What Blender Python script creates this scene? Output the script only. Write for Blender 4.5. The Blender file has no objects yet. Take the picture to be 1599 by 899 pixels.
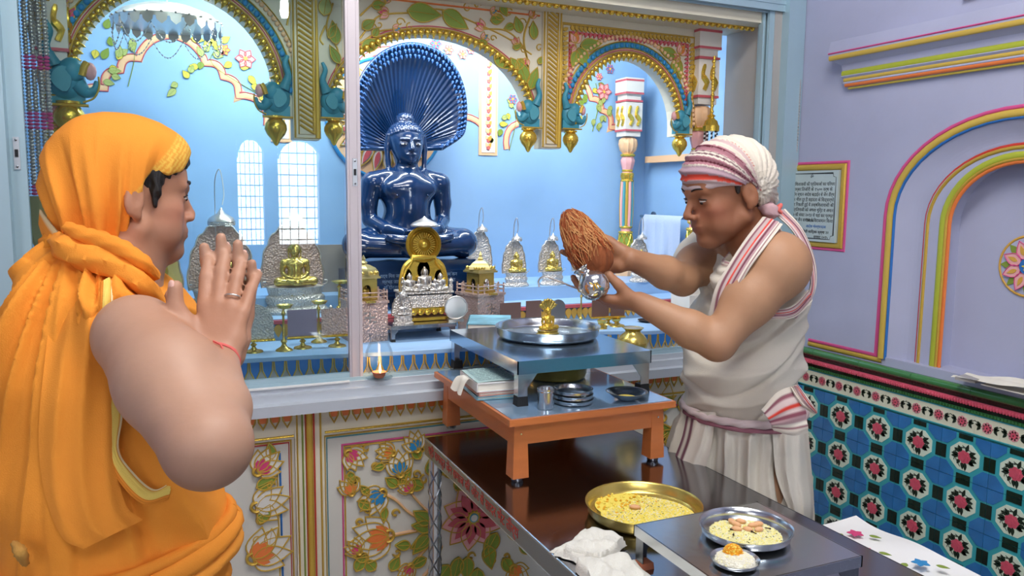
import bpy, bmesh, math, random
import numpy as np
from mathutils import Vector, Matrix, geometry
random.seed(7); rs = np.random.RandomState(7)
SC = bpy.context.scene
COL = SC.collection
PI = math.pi
def R(d): return math.radians(d)
# ------------------------------------------------------------ camera
FPX, YAW, PITCH, ROLL = 1240.0, R(24.2), R(6.8), R(0.6)
CAM = Vector((0, 0, 1.55))
cF = Vector((math.sin(YAW)*math.cos(PITCH), math.cos(YAW)*math.cos(PITCH), -math.sin(PITCH)))
cR0 = Vector((math.cos(YAW), -math.sin(YAW), 0)); cU0 = cR0.cross(cF)
cR = cR0*math.cos(ROLL) + cU0*math.sin(ROLL); cU = -cR0*math.sin(ROLL) + cU0*math.cos(ROLL)
cd = bpy.data.cameras.new('camera'); cam = bpy.data.objects.new('camera', cd); COL.objects.link(cam)
cd.sensor_width = 36; cd.lens = FPX/1599*36; cd.clip_start = 0.05
cam.matrix_world = Matrix(((cR.x, cU.x, -cF.x, CAM.x), (cR.y, cU.y, -cF.y, CAM.y), (cR.z, cU.z, -cF.z, CAM.z), (0, 0, 0, 1)))
SC.camera = cam
def ray(px, py): return cF + cR*((px-799.5)/FPX) - cU*((py-449.5)/FPX)
def V(px, py, d): return CAM + ray(px, py)*d              # a point seen at a pixel, at depth d in metres
def at(px, py, ax, val):
    r = ray(px, py); return CAM + r*((val-CAM[ax])/r[ax])
# ------------------------------------------------------------ view, world, lights
SC.view_settings.view_transform = 'Standard'; SC.view_settings.look = 'None'
SC.view_settings.gamma = 1; SC.view_settings.use_curve_mapping = False
SC.view_settings.exposure = 0.0
W = bpy.data.worlds.new('world'); SC.world = W; W.use_nodes = True
bg = W.node_tree.nodes['Background']; bg.inputs[0].default_value = (0.86, 0.93, 1.0, 1); bg.inputs[1].default_value = 20
def area(name, loc, target, sx, sy, power, col=(1, 1, 1)):
    l = bpy.data.lights.new(name, 'AREA'); l.shape = 'RECTANGLE'; l.size = sx; l.size_y = sy; l.energy = power; l.color = col
    o = bpy.data.objects.new(name, l); COL.objects.link(o); o.location = loc
    o.rotation_euler = (Vector(target)-Vector(loc)).to_track_quat('-Z', 'Y').to_euler(); return o
area('ceiling_lamp', (0.75, 0.9, 3.12), (0.75, 0.9, 0), 1.3, 0.5, 40, (1, 0.965, 0.92))
area('ceiling_lamp', (0.1, -0.6, 3.12), (0.4, 1.2, 0.6), 1.3, 0.5, 38, (1, 0.97, 0.93))
area('left_fill_lamp', (-1.62, -0.6, 1.75), (0.9, 1.7, 1.0), 1.2, 1.3, 17, (0.97, 0.98, 1.0))  # unseen fill lamp added inside the left wall, which has no window
area('shrine_tube_or_fill', (0.95, 2.66, 2.32), (0.95, 2.95, 1.4), 1.5, 0.05, 24, (0.86, 0.94, 1.0))
area('shrine_tube_or_fill', (0.08, 2.66, 2.30), (0.15, 2.85, 1.3), 0.7, 0.05, 3.0, (0.92, 0.96, 1.0))  # extra fill added to brighten the metal plates on the left
area('shrine_tube_or_fill', (0.3, 2.42, 2.29), (0.8, 2.62, 1.2), 1.1, 0.04, 2.5, (0.9, 0.96, 1.0))
# ------------------------------------------------------------ colours and materials
def lin(h):
    if isinstance(h, str):
        h = h.lstrip('#'); c = [int(h[i:i+2], 16)/255 for i in (0, 2, 4)]
    else: c = [x/255 for x in h]
    return tuple((x/12.92 if x <= 0.04045 else ((x+0.055)/1.055)**2.4) for x in c)
MATS = {}
def mat(name, col=None, rough=0.5, metal=0.0, var=0.0, vscale=8, bump=0.0, bscale=60, coat=0, vc=False, trans=0, ior=1.45, emit=None, estr=0, alpha=1, sss=0, bkind='noise', spec=0.5, stretch=None):
    if name in MATS: return MATS[name]
    m = bpy.data.materials.new(name); m.use_nodes = True; nt = m.node_tree; b = nt.nodes['Principled BSDF']
    c = lin(col) if col else (0.8, 0.8, 0.8)
    b.inputs['Base Color'].default_value = (*c, 1); b.inputs['Roughness'].default_value = rough; b.inputs['Metallic'].default_value = metal
    b.inputs['Coat Weight'].default_value = coat; b.inputs['Transmission Weight'].default_value = trans; b.inputs['IOR'].default_value = ior
    b.inputs['Specular IOR Level'].default_value = spec
    if sss: b.inputs['Subsurface Weight'].default_value = sss; b.inputs['Subsurface Radius'].default_value = (0.012, 0.005, 0.003); b.inputs['Subsurface Scale'].default_value = 1
    if emit: b.inputs['Emission Color'].default_value = (*lin(emit), 1); b.inputs['Emission Strength'].default_value = estr
    if alpha < 1: b.inputs['Alpha'].default_value = alpha
    src = None
    tc = nt.nodes.new('ShaderNodeTexCoord'); co = tc.outputs['Object']
    if stretch:
        mp = nt.nodes.new('ShaderNodeMapping'); mp.inputs['Scale'].default_value = stretch; nt.links.new(co, mp.inputs[0]); co = mp.outputs[0]
    if vc:
        a = nt.nodes.new('ShaderNodeAttribute'); a.attribute_name = 'Col'; src = a.outputs['Color']
    if var:
        n = nt.nodes.new('ShaderNodeTexNoise'); n.inputs['Scale'].default_value = vscale; n.inputs['Detail'].default_value = 5
        nt.links.new(co, n.inputs['Vector'])
        mr = nt.nodes.new('ShaderNodeMapRange'); mr.inputs['From Min'].default_value = 0.3; mr.inputs['From Max'].default_value = 0.7
        mr.inputs['To Min'].default_value = 1-var; mr.inputs['To Max'].default_value = 1+var*0.6; nt.links.new(n.outputs['Fac'], mr.inputs['Value'])
        mx = nt.nodes.new('ShaderNodeVectorMath'); mx.operation = 'SCALE'
        if src: nt.links.new(src, mx.inputs[0])
        else: mx.inputs[0].default_value = c
        nt.links.new(mr.outputs[0], mx.inputs['Scale']); src = mx.outputs[0]
    if src: nt.links.new(src, b.inputs['Base Color'])
    if bump:
        if bkind == 'voronoi': n = nt.nodes.new('ShaderNodeTexVoronoi'); out = n.outputs['Distance']
        elif bkind == 'weave': n = nt.nodes.new('ShaderNodeTexWave'); n.inputs['Distortion'].default_value = 1; out = n.outputs['Fac']
        else: n = nt.nodes.new('ShaderNodeTexNoise'); n.inputs['Detail'].default_value = 4; out = n.outputs['Fac']
        n.inputs['Scale'].default_value = bscale; nt.links.new(co, n.inputs['Vector'])
        bp = nt.nodes.new('ShaderNodeBump'); bp.inputs['Strength'].default_value = bump; bp.inputs['Distance'].default_value = 0.004
        nt.links.new(out, bp.inputs['Height']); nt.links.new(bp.outputs[0], b.inputs['Normal'])
    MATS[name] = m; return m
mat('lavender', '#adb0c9', .75, var=.10, vscale=2.5, bump=.25, bscale=25)
mat('marble', '#dcd6cc', .45, var=.06, vscale=5)
mat('marble_grey', '#a9a5a0', .4, var=.10, vscale=4)
mat('cream', '#d6cfb9', .5, var=.05, vscale=4)
mat('relief_ground', '#cdcbc2', .45, var=.05, vscale=4)
mat('gold', '#d2ac44', .32, .6, bump=.3, bscale=120)
mat('goldpaint', '#c9a544', .38, .35, bump=.3, bscale=150)
mat('goldbright', '#e2bd4e', .25, .75)
mat('brass', '#d3bb66', .27, .8, var=.06, vscale=30)
mat('brass_pale', '#d4c384', .3, .75)
mat('silver', '#cfcac4', .28, .85)
mat('silver_carved', '#d2ccc5', .36, .6, bump=1.0, bscale=170, bkind='voronoi')
mat('silver_rose', '#c7aca1', .38, .55, bump=1.0, bscale=150, bkind='voronoi')
mat('steel', '#ccd0d3', .22, 1, bump=.06, bscale=40)
mat('steel_brushed', '#8f9398', .27, 1, bump=.12, bscale=30)
mat('aluminium', '#c2c8cf', .42, .35)
mat('aluminium_blue', '#a9c4cf', .42, .3)
mat('aluminium_pink', '#c6bcbf', .42, .35)
mat('black', '#17181a', .45); mat('rubber', '#1b1b1c', .6)
mat('glass', '#ffffff', .0, trans=1, ior=1.45)
mat('blueidol', '#0f2d55', .17, 0, coat=.6, var=.05, vscale=10)
mat('orange_wood', '#c4713a', .42, var=.10, vscale=9, coat=.2, stretch=(1, 1, 5))
mat('skyblue', '#90b6de', .45, var=.09, vscale=3)
mat('sheetblue', '#94b6da', .35, var=.06, vscale=3)
mat('white', '#e6e6e4', .6); mat('paper', '#e9e4d6', .8, var=.05, vscale=30); mat('red', '#b5342a', .6); mat('pink', '#cf4f87', .6)
mat('royal', '#2a6cb4', .4); mat('teal', '#3aa3ad', .3, coat=.5); mat('dark_tile', '#12261d', .15, coat=.6, var=.6, vscale=9); mat('blue_tile', '#2f74b5', .12, coat=.7, var=.25, vscale=9)
mat('white_tile', '#d7e3cf', .15, coat=.6); mat('rose', '#d2566b', .2, coat=.5, var=.12, vscale=50); mat('green_tile', '#3f7d46', .15, coat=.6, var=.3, vscale=4)
mat('leaf_dark', '#1c2c22', .2, coat=.5); mat('cream_tile', '#dcdcc4', .18, coat=.6); mat('rosepale', '#d98d94', .2, coat=.5)
mat('vc', vc=True, rough=.5); mat('vc_glossy', vc=True, rough=.28, coat=.3)
mat('skin', vc=True, rough=.52, sss=.10, bump=.07, bscale=140, var=.03, vscale=40)
mat('cloth_vc', vc=True, rough=.85, bump=.25, bscale=500, spec=.2)
mat('hair', '#15110f', .45, bump=.8, bscale=200, stretch=(1, 1, .2))
for n, c in dict(m_green='#7f9438', m_leaf='#a9b06a', m_pinkdeep='#cc3f73', m_pink='#e2a7a6', m_orange='#e0793a', m_peach='#e6b98e', m_blue='#2d86bf', m_pale='#d5d3cb', m_teal='#4f98a6', m_red='#c23a2c', m_yellow='#d8c14a', m_violet='#a98fc0', m_rosy='#c55a62', m_ochre='#cf9f45', olive='#a9b136', line_gold='#c8a94a').items(): mat(n, c, .45)
# ------------------------------------------------------------ objects
def root_loc(o):
    v = Vector((0, 0, 0))
    while o is not None: v += o.location; o = o.parent
    return v
def tag(o, label=None, cat=None, group=None, kind=None):
    if label: o['label'] = label
    if cat: o['category'] = cat
    if group: o['group'] = group
    if kind: o['kind'] = kind
    return o
def thing(name, label, cat, loc=(0, 0, 0), rz=0, group=None, kind=None):
    o = bpy.data.objects.new(name, None); o.empty_display_size = .05; COL.objects.link(o); o.location = loc; o.rotation_euler = (0, 0, rz)
    return tag(o, label, cat, group, kind)
class G:
    """collects shapes into one mesh; frame maps (u,v,h) -> world"""
    def __init__(s): s.v = []; s.f = []; s.m = []; s.c = []; s.fr = None
    def add(s, vs, fs, m=0, col=None):
        n = len(s.v)
        if s.fr: vs = [s.fr(*p) for p in vs]
        s.v += [tuple(p) for p in vs]; s.f += [tuple(i+n for i in f) for f in fs]; s.m += [m]*len(fs)
        if col is None: col = (.8, .8, .8)
        if len(col) == 3 and not hasattr(col[0], '__len__'): s.c += [tuple(col)]*len(vs)
        else: s.c += [tuple(x) for x in col]
        return s
    def box(s, c, d, rz=0, m=0, col=None, taper=1, rx=0, ry=0):
        M = Matrix.Rotation(rz, 3, 'Z') @ Matrix.Rotation(ry, 3, 'Y') @ Matrix.Rotation(rx, 3, 'X'); c = Vector(c); vs = []
        for z in (-.5, .5):
            t = taper if z > 0 else 1
            for x, y in ((-.5, -.5), (.5, -.5), (.5, .5), (-.5, .5)): vs.append(c + M @ Vector((x*d[0]*t, y*d[1]*t, z*d[2])))
        return s.add(vs, [(3, 2, 1, 0), (4, 5, 6, 7), (0, 1, 5, 4), (1, 2, 6, 5), (2, 3, 7, 6), (3, 0, 4, 7)], m, col)
    def lathe(s, prof, c=(0, 0, 0), n=24, m=0, col=None, axis=None, sx=1, sy=1, lobes=0, lamp=0, lz=None):
        c = Vector(c); vs = []; fs = []; k = len(prof)
        Q = Vector(axis).to_track_quat('Z', 'Y').to_matrix() if axis is not None else None
        for r, z in prof:
            for i in range(n):
                a = 2*PI*i/n; rr = r*(1+lamp*math.cos(lobes*a)) if lobes else r
                p = Vector((rr*math.cos(a)*sx, rr*math.sin(a)*sy, z)); vs.append(c + (Q @ p if Q else p))
        for j in range(k-1):
            for i in range(n):
                a, b = j*n+i, j*n+(i+1) % n; fs.append((a, b, b+n, a+n))
        if prof[0][0] > 1e-6: fs.append(tuple(range(n))[::-1])
        if prof[-1][0] > 1e-6: fs.append(tuple((k-1)*n+i for i in range(n)))
        return s.add(vs, fs, m, col)
    def tube(s, pts, r, n=8, m=0, closed=False, col=None, flat=1, up=None):
        P = [Vector(p) for p in pts]; N = len(P)
        rr = r if hasattr(r, '__len__') else [r]*N
        vs = []; fs = []; prev = None
        for i in range(N):
            if closed: t = P[(i+1) % N]-P[i-1]
            else: t = P[min(i+1, N-1)]-P[max(i-1, 0)]
            t = t.normalized() if t.length > 1e-9 else Vector((0, 0, 1))
            if up is not None: a = Vector(up)
            elif prev is None: a = Vector((0, 0, 1)) if abs(t.z) < .9 else Vector((1, 0, 0))
            else: a = prev
            b = (a - t*a.dot(t))
            b = b.normalized() if b.length > 1e-6 else t.orthogonal().normalized()
            prev = b; c = t.cross(b)
            for k in range(n):
                q = 2*PI*k/n; vs.append(P[i] + b*(math.cos(q)*rr[i]*flat) + c*(math.sin(q)*rr[i]))
        for i in range(N if closed else N-1):
            for k in range(n):
                a, b = i*n+k, i*n+(k+1) % n; c, d = ((i+1) % N)*n+(k+1) % n, ((i+1) % N)*n+k
                fs.append((a, b, c, d))
        if not closed: fs += [tuple(range(n))[::-1], tuple((N-1)*n+k for k in range(n))]
        return s.add(vs, fs, m, col)
    def ell(s, c, r, nu=16, nv=10, m=0, rot=None, col=None, bottom=-90):
        c = Vector(c); vs = []; fs = []
        if not hasattr(r, '__len__'): r = (r, r, r)
        for j in range(nv+1):
            e = R(bottom)+(PI/2-R(bottom))*j/nv
            for i in range(nu):
                a = 2*PI*i/nu; p = Vector((r[0]*math.cos(e)*math.cos(a), r[1]*math.cos(e)*math.sin(a), r[2]*math.sin(e)))
                vs.append(c + (rot @ p if rot else p))
        for j in range(nv):
            for i in range(nu):
                a, b = j*nu+i, j*nu+(i+1) % nu; fs.append((a, b, b+nu, a+nu))
        return s.add(vs, fs, m, col)
    def prism(s, poly, h0, h1, m=0, col=None, side=True):
        """2D polygon in the frame plane, from depth h0 (back) to h1 (front)"""
        n = len(poly); tri = geometry.tessellate_polygon([[Vector((p[0], p[1], 0)) for p in poly]])
        vs = [(p[0], p[1], h1) for p in poly] + [(p[0], p[1], h0) for p in poly]
        fs = [tuple(t) for t in tri] + [tuple(i+n for i in t)[::-1] for t in tri]
        if side: fs += [(i, (i+1) % n, (i+1) % n+n, i+n) for i in range(n)]
        if col is not None and len(col) == n: col = list(col)*2
        return s.add(vs, fs, m, col)
    def sheet(s, rows, m=0, col=None, closed=False, thick=0):
        nr = len(rows); nc = len(rows[0]); vs = [Vector(p) for r in rows for p in r]; fs = []
        for i in range(nr-1):
            for j in range(nc if closed else nc-1):
                a, b = i*nc+j, i*nc+(j+1) % nc; fs.append((a, b, b+nc, a+nc))
        return s.add(vs, fs, m, col)
    def build(s, name, mats, parent=None, smooth=40, origin=None, world=False, kind=None, col=COL):
        me = bpy.data.meshes.new(name)
        off = Vector((0, 0, 0))
        if parent is not None and world: off = root_loc(parent)
        if origin is not None: off = Vector(origin)
        V_ = np.array(s.v, dtype=np.float32) - np.array(off[:], dtype=np.float32)
        me.from_pydata(V_.tolist(), [], s.f)
        if isinstance(mats, str): mats = [mats]
        for q in mats: me.materials.append(MATS[q])
        if len(mats) > 1: me.polygons.foreach_set('material_index', s.m)
        if any(MATS[q].node_tree.nodes.get('Attribute') for q in mats):
            ca = me.color_attributes.new('Col', 'FLOAT_COLOR', 'POINT')
            ca.data.foreach_set('color', np.array([(*c, 1) for c in s.c], dtype=np.float32).ravel())
        if smooth:
            me.polygons.foreach_set('use_smooth', [True]*len(me.polygons)); me.update()
            me.set_sharp_from_angle(angle=R(smooth))
        bm = bmesh.new(); bm.from_mesh(me); bmesh.ops.recalc_face_normals(bm, faces=bm.faces); bm.to_mesh(me); bm.free()
        o = bpy.data.objects.new(name, me); col.objects.link(o)
        if parent is not None: o.parent = parent
        if origin is not None: o.location = origin
        if kind: o['kind'] = kind
        return o
def dup(root, loc=None, rz=None, label=None, group=None, scale=None, name=None):
    r = root.copy(); COL.objects.link(r)
    if loc is not None: r.location = loc
    if rz is not None: r.rotation_euler = (0, 0, rz)
    if scale is not None: r.scale = (scale,)*3 if not hasattr(scale, '__len__') else scale
    if label: r['label'] = label
    if group: r['group'] = group
    for ch in list(root.children):
        c = ch.copy(); COL.objects.link(c); c.parent = r
        for g in ch.children:
            d = g.copy(); COL.objects.link(d); d.parent = c
    return r
def link_copy(o, loc=None, parent=None, rot=None, scale=None):
    c = o.copy(); COL.objects.link(c)
    if parent is not None: c.parent = parent
    if loc is not None: c.location = loc
    if rot is not None: c.rotation_euler = rot
    if scale is not None: c.scale = scale
    return c
def cat_rom(pts, n=6, closed=False):
    P = [Vector(p) for p in pts]; N = len(P); out = []
    for i in range(N if closed else N-1):
        p0 = P[(i-1) % N] if (closed or i > 0) else P[0]*2-P[1]
        p1 = P[i]; p2 = P[(i+1) % N]; p3 = P[(i+2) % N] if (closed or i+2 < N) else p2*2-p1
        for k in range(n):
            t = k/n; out.append(0.5*((2*p1)+(p2-p0)*t+(2*p0-5*p1+4*p2-p3)*t*t+(3*p1-p0-3*p2+p3)*t**3))
    if not closed: out.append(P[-1])
    return out
def facade(Y): return lambda u, v, h=0: Vector((u, Y-h, v))       # plane facing the camera
WX = 2.14
def rwall(u, v, h=0): return Vector((WX-h, -u, v))                 # right wall, u grows toward the camera
def fp(px, py, Y): p = at(px, py, 1, Y); return (p.x, p.z)
def wp(px, py): p = at(px, py, 0, WX); return (-p.y, p.z)
def text(body, size, frame, mats, name, parent=None, extrude=.0006, align='CENTER', world=True, squeeze=1):
    cu = bpy.data.curves.new(name, 'FONT'); cu.body = body; cu.size = size; cu.align_x = align; cu.extrude = extrude; cu.resolution_u = 2
    to = bpy.data.objects.new(name, cu); COL.objects.link(to)
    dg = bpy.context.evaluated_depsgraph_get(); me = bpy.data.meshes.new_from_object(to.evaluated_get(dg))
    bpy.data.objects.remove(to)
    off = root_loc(parent) if (parent is not None and world) else Vector((0, 0, 0))
    for v in me.vertices: v.co = frame(v.co.x*squeeze, v.co.y, v.co.z) - off
    me.materials.clear(); me.materials.append(MATS[mats])
    o = bpy.data.objects.new(name, me); COL.objects.link(o)
    if parent is not None: o.parent = parent
    return o
# ============================================================ THE ROOM
def struct(name, g, mats, parent=None, smooth=40): 
    o = g.build(name, mats, parent, smooth)
    if parent is None: o['kind'] = 'structure'
    return o
g = G(); g.box((.3, -.1, -.05), (4.4, 5.6, .1)); struct('floor', g, 'marble_grey')
g = G(); g.box((.3, -.1, 3.2), (4.4, 5.2, .1)); struct('ceiling', g, 'lavender')
g = G(); g.box((-1.85, -.1, 1.6), (.1, 5.2, 3.2)); struct('wall_left', g, 'lavender')
# rear wall with two tall windows (they mirror in the glass door)
g = G(); wins = [(.655, .87), (.99, 1.34)]; zb, zt = 1.08, 1.98; xs = [-1.9] + [q for w in wins for q in w] + [2.25]
for a, b in zip(xs[0::2], xs[1::2]): g.box(((a+b)/2, -2.65, 1.6), (b-a, .1, 3.2))
for a, b in wins:
    g.box(((a+b)/2, -2.65, zb/2), (b-a, .1, zb)); g.box(((a+b)/2, -2.65, (zt+3.2)/2), (b-a, .1, 3.2-zt))
    n = 12; c = (a+b)/2; w = (b-a)/2                       # spandrels give the windows arched tops
    for s in (-1, 1):
        g.fr = facade(-2.6)
        g.prism([(c+s*w, zt)] + [(c+s*w*math.cos(PI/2*i/n), zt-.16+.16*math.sin(PI/2*i/n)) for i in range(n+1)], -.09, -.002); g.fr = None
rear = struct('wall_rear', g, 'lavender', smooth=0)
for i, (a, b) in enumerate(wins):
    g = G(); c = (a+b)/2
    for x in np.linspace(a+.03, b-.03, 5): g.box((x, -2.66, (zb+zt)/2), (.006, .006, zt-zb))
    for z in np.linspace(zb+.04, zt-.1, 9): g.box((c, -2.66, z), (b-a, .01, .01))
    o = struct('window_%d' % (i+2), g, 'white', smooth=0)
# shrine wall: plain above and beside the opening
g = G(); g.box((.25, 2.42, 2.72), (4.4, .22, 1.0)); g.box((-1.07, 2.42, 1.1), (1.52, .22, 2.26))
struct('wall_back', g, 'lavender', smooth=0)
# ------------------------------------------------------------ right wall with its arched niche
NC, NZ = -1.42, 1.49                                          # niche centre (u) and spring height
def arch2d(rx, rz, z0, zs=NZ, n=24, uc=NC):
    return [(uc-rx, z0)] + [(uc-rx*math.cos(PI*i/n), zs+rz*math.sin(PI*i/n)) for i in range(n+1)] + [(uc+rx, z0)]
g = G(); g.fr = rwall; A = arch2d(.385, .275, 1.035)
out = [(NC-.385, 3.2)] + [(p[0], 3.2) for p in A[1:-1]] + [(NC+.385, 3.2)]
zd = 1.0
g.prism([(-2.55, 0), (-2.55, 3.2), (NC-.385, 3.2)] + A[:1] + [(NC-.385, 0)], -.12, 0)
g.prism([(NC+.385, 0), (NC+.385, 3.2), (2.65, 3.2), (2.65, 0)], -.12, 0)
g.prism([(NC-.385, 0), (NC-.385, 1.035), (NC+.385, 1.035), (NC+.385, 0)], -.12, 0)
for a, b in zip(A[1:-2], A[2:-1]): g.prism([a, (a[0], 3.2), (b[0], 3.2), b], -.12, 0)
wr = struct('wall_right', g, 'lavender', smooth=30)
# niche steps
def ring(g, o1, o2, h0, h1, m=0):
    for i in range(len(o1)-1): g.prism([o1[i], o1[i+1], o2[i+1], o2[i]], h0, h1, m)
g = G(); g.fr = rwall
B1 = arch2d(.295, .225, 1.035, 1.47); B2 = arch2d(.225, .19, 1.035, 1.47)
for i in range(8):                                           # concave cove from the wall face to the inner ring
    t0, t1 = i/8, (i+1)/8; L = lambda t: [((1-t)*a[0]+t*b[0], (1-t)*a[1]+t*b[1]) for a, b in zip(A, B1)]
    o1, o2 = L(t0), L(t1); d0, d1 = -.03*math.sin(t0*PI/2), -.03*math.sin(t1*PI/2)
    g.sheet([[(p[0], p[1], d0) for p in o1], [(p[0], p[1], d1) for p in o2]])
ring(g, B1, B2, -.12, -.022); g.build('niche_surround', 'lavender', wr, 50)
g = G(); g.fr = rwall; g.prism(B2, -.13, -.085); g.build('niche_back', 'lavender', wr, 30)
g = G(); g.fr = rwall; g.prism([(NC-.385, 1.0), (NC-.385, 1.0365), (NC+.385, 1.0365), (NC+.385, 1.0)], -.14, .004); g.build('niche_ledge', 'lavender', wr, 30)
def band(g, pts, w, h, m=0, n=6, lift=0, fr=rwall, closed=False):
    """raised painted fillet along a 2D line in a wall plane"""
    P = [Vector((p[0], p[1])) for p in pts]; N = len(P); rows = []
    for i in range(N):
        t = (P[(i+1) % N]-P[i-1]) if closed else (P[min(i+1, N-1)]-P[max(i-1, 0)])
        t = t.normalized() if t.length > 1e-9 else Vector((1, 0)); nn = Vector((-t.y, t.x)); r = []
        # mitre
        if 0 < i < N-1 or closed:
            a = (P[i]-P[i-1]).normalized(); n1 = Vector((-a.y, a.x)); k = max(.35, nn.dot(n1)); ww = w/k
        else: ww = w
        for k in range(n+1):
            q = PI*k/n; r.append(fr(P[i].x - nn.x*ww/2*math.cos(q), P[i].y - nn.y*ww/2*math.cos(q), lift+h*math.sin(q)))
        rows.append(r)
    if closed: rows.append(rows[0])
    s = g.fr; g.fr = None; g.sheet(rows, m); g.fr = s
def off(pts, d):
    P = [Vector((p[0], p[1])) for p in pts]; out = []
    for i in range(len(P)):
        t = (P[min(i+1, len(P)-1)]-P[max(i-1, 0)]).normalized(); out.append((P[i].x-t.y*d, P[i].y+t.x*d))
    return out
O = arch2d(.415, .300, 1.035)
# bands around the niche, each colour its own moulding
def line_part(name, pts, w, h, mt, parent=wr, lift=0, fr=rwall):
    g = G(); band(g, pts, w, h, fr=fr, lift=lift); return g.build(name, mt, parent, 50)
bot = [(-2.14, 1.036)]
line_part('painted_line', bot + [(NC-.425, 1.036)] + arch2d(.425, .307, 1.036)[1:], .011, .004, 'pink')
line_part('painted_line', [(-2.14, 1.022), (NC-.40, 1.022)], .016, .005, 'goldpaint')
line_part('painted_line', arch2d(.405, .290, 1.03), .024, .010, 'line_gold')
line_part('painted_line', arch2d(.389, .278, 1.03), .009, .006, 'royal')
line_part('painted_line', arch2d(.296, .228, 1.03, 1.47), .010, .004, 'm_red', lift=-.026)
line_part('painted_line', arch2d(.286, .220, 1.03, 1.47), .012, .007, 'goldpaint', lift=-.024)
line_part('painted_line', arch2d(.236, .199, 1.03, 1.47), .020, .006, 'olive', lift=-.022)
line_part('painted_line', arch2d(.223, .188, 1.03, 1.47), .010, .006, 'goldpaint', lift=-.022)
line_part('painted_line', arch2d(.214, .181, 1.03, 1.47), .012, .005, 'm_orange', lift=-.024)
# lotus medallion
MU, MZ = -1.425, 1.362
mr = .085
def circ(r, n=32, cu=MU, cz=MZ, ph=0): return [(cu+r*math.cos(2*PI*i/n+ph), cz+r*math.sin(2*PI*i/n+ph)) for i in range(n)]
h0 = -.085
md = G(); md.fr = rwall; md.prism(circ(mr-.004), h0, h0+.003); mo = md.build('medallion', 'lavender', wr)
g = G(); band(g, circ(mr), .008, .005, lift=h0, closed=True); g.build('medallion_rim', 'm_ochre', mo)
def leaf2(cu, cz, ang, L, w, n=8, tip=1.0):
    pts = []
    for s in (1, -1):
        for i in range(n+1):
            t = i/n if s == 1 else 1-i/n
            if s == -1 and i in (0, n): continue
            ww = w*math.sin(PI*t**.75)*s; pts.append((cu+math.cos(ang)*L*t-math.sin(ang)*ww, cz+math.sin(ang)*L*t+math.cos(ang)*ww))
    return pts
g1, g2, g3, g4 = G(), G(), G(), G()
for q in (g1, g2, g3, g4): q.fr = rwall
for i in range(8):
    a = 2*PI*i/8+PI/8
    g2.prism(leaf2(MU+.045*math.cos(a+PI/8), MZ+.045*math.sin(a+PI/8), a+PI/8, .036, .010), h0, h0+.006)
    g1.prism(leaf2(MU+.02*math.cos(a), MZ+.02*math.sin(a), a, .054, .017), h0, h0+.009)
    band(g3, leaf2(MU+.02*math.cos(a), MZ+.02*math.sin(a), a, .055, .0175), .0025, .002, lift=h0+.009, closed=True)
    g4.prism(leaf2(MU+.032*math.cos(a), MZ+.032*math.sin(a), a, .030, .006), h0, h0+.0105)
g1.build('petal', 'm_pink', mo); g2.build('leaf', 'm_green', mo); g3.build('petal_outline', 'pink', mo); g4.build('petal_heart', 'm_ochre', mo)
g = G(); g.fr = rwall; g.prism(circ(.022), h0, h0+.012); g.build('flower_centre', 'royal', mo)
g = G(); g.fr = rwall
for i in range(6): g.prism(leaf2(MU, MZ, 2*PI*i/6, .015, .003), h0, h0+.014)
g.build('star', 'm_yellow', mo)
# cornice above the niche
prof = [(.0, 2.062), (.055, 2.062), (.060, 2.024), (.060, 2.016), (.052, 2.000), (.030, 1.985), (.026, 1.965), (.030, 1.947), (.022, 1.938), (.024, 1.925), (.014, 1.912), (.0, 1.908)]
g = G(); u0, u1 = -2.065, .6
def rail(g, prof, u0, u1, fr=rwall, tap=None):
    r0 = [fr(u0 + (tap(h) if tap else 0), v, h) for h, v in prof]; r1 = [fr(u1, v, h) for h, v in prof]
    g.sheet([r0, r1]); n = len(g.v); k = len(prof); g.f += [tuple(range(n-2*k, n-k)), tuple(range(n-k, n))[::-1]]; g.m += [0, 0]
rail(g, prof, u0, u1, tap=lambda h: (.06-h)*1.0)
corn = struct('trim_1', g, 'lavender', smooth=30)
for z, h, w, m in ((2.023, .060, .006, 'pink'), (2.009, .058, .019, 'line_gold'), (1.956, .028, .020, 'olive'), (1.936, .023, .015, 'line_gold'), (1.920, .020, .015, 'm_orange'), (1.909, .012, .008, 'm_yellow')):
    g = G(); band(g, [(u0+.062-h, z), (u1, z)], w, .005, lift=h-.002); g.build('painted_line', m, corn)
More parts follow.
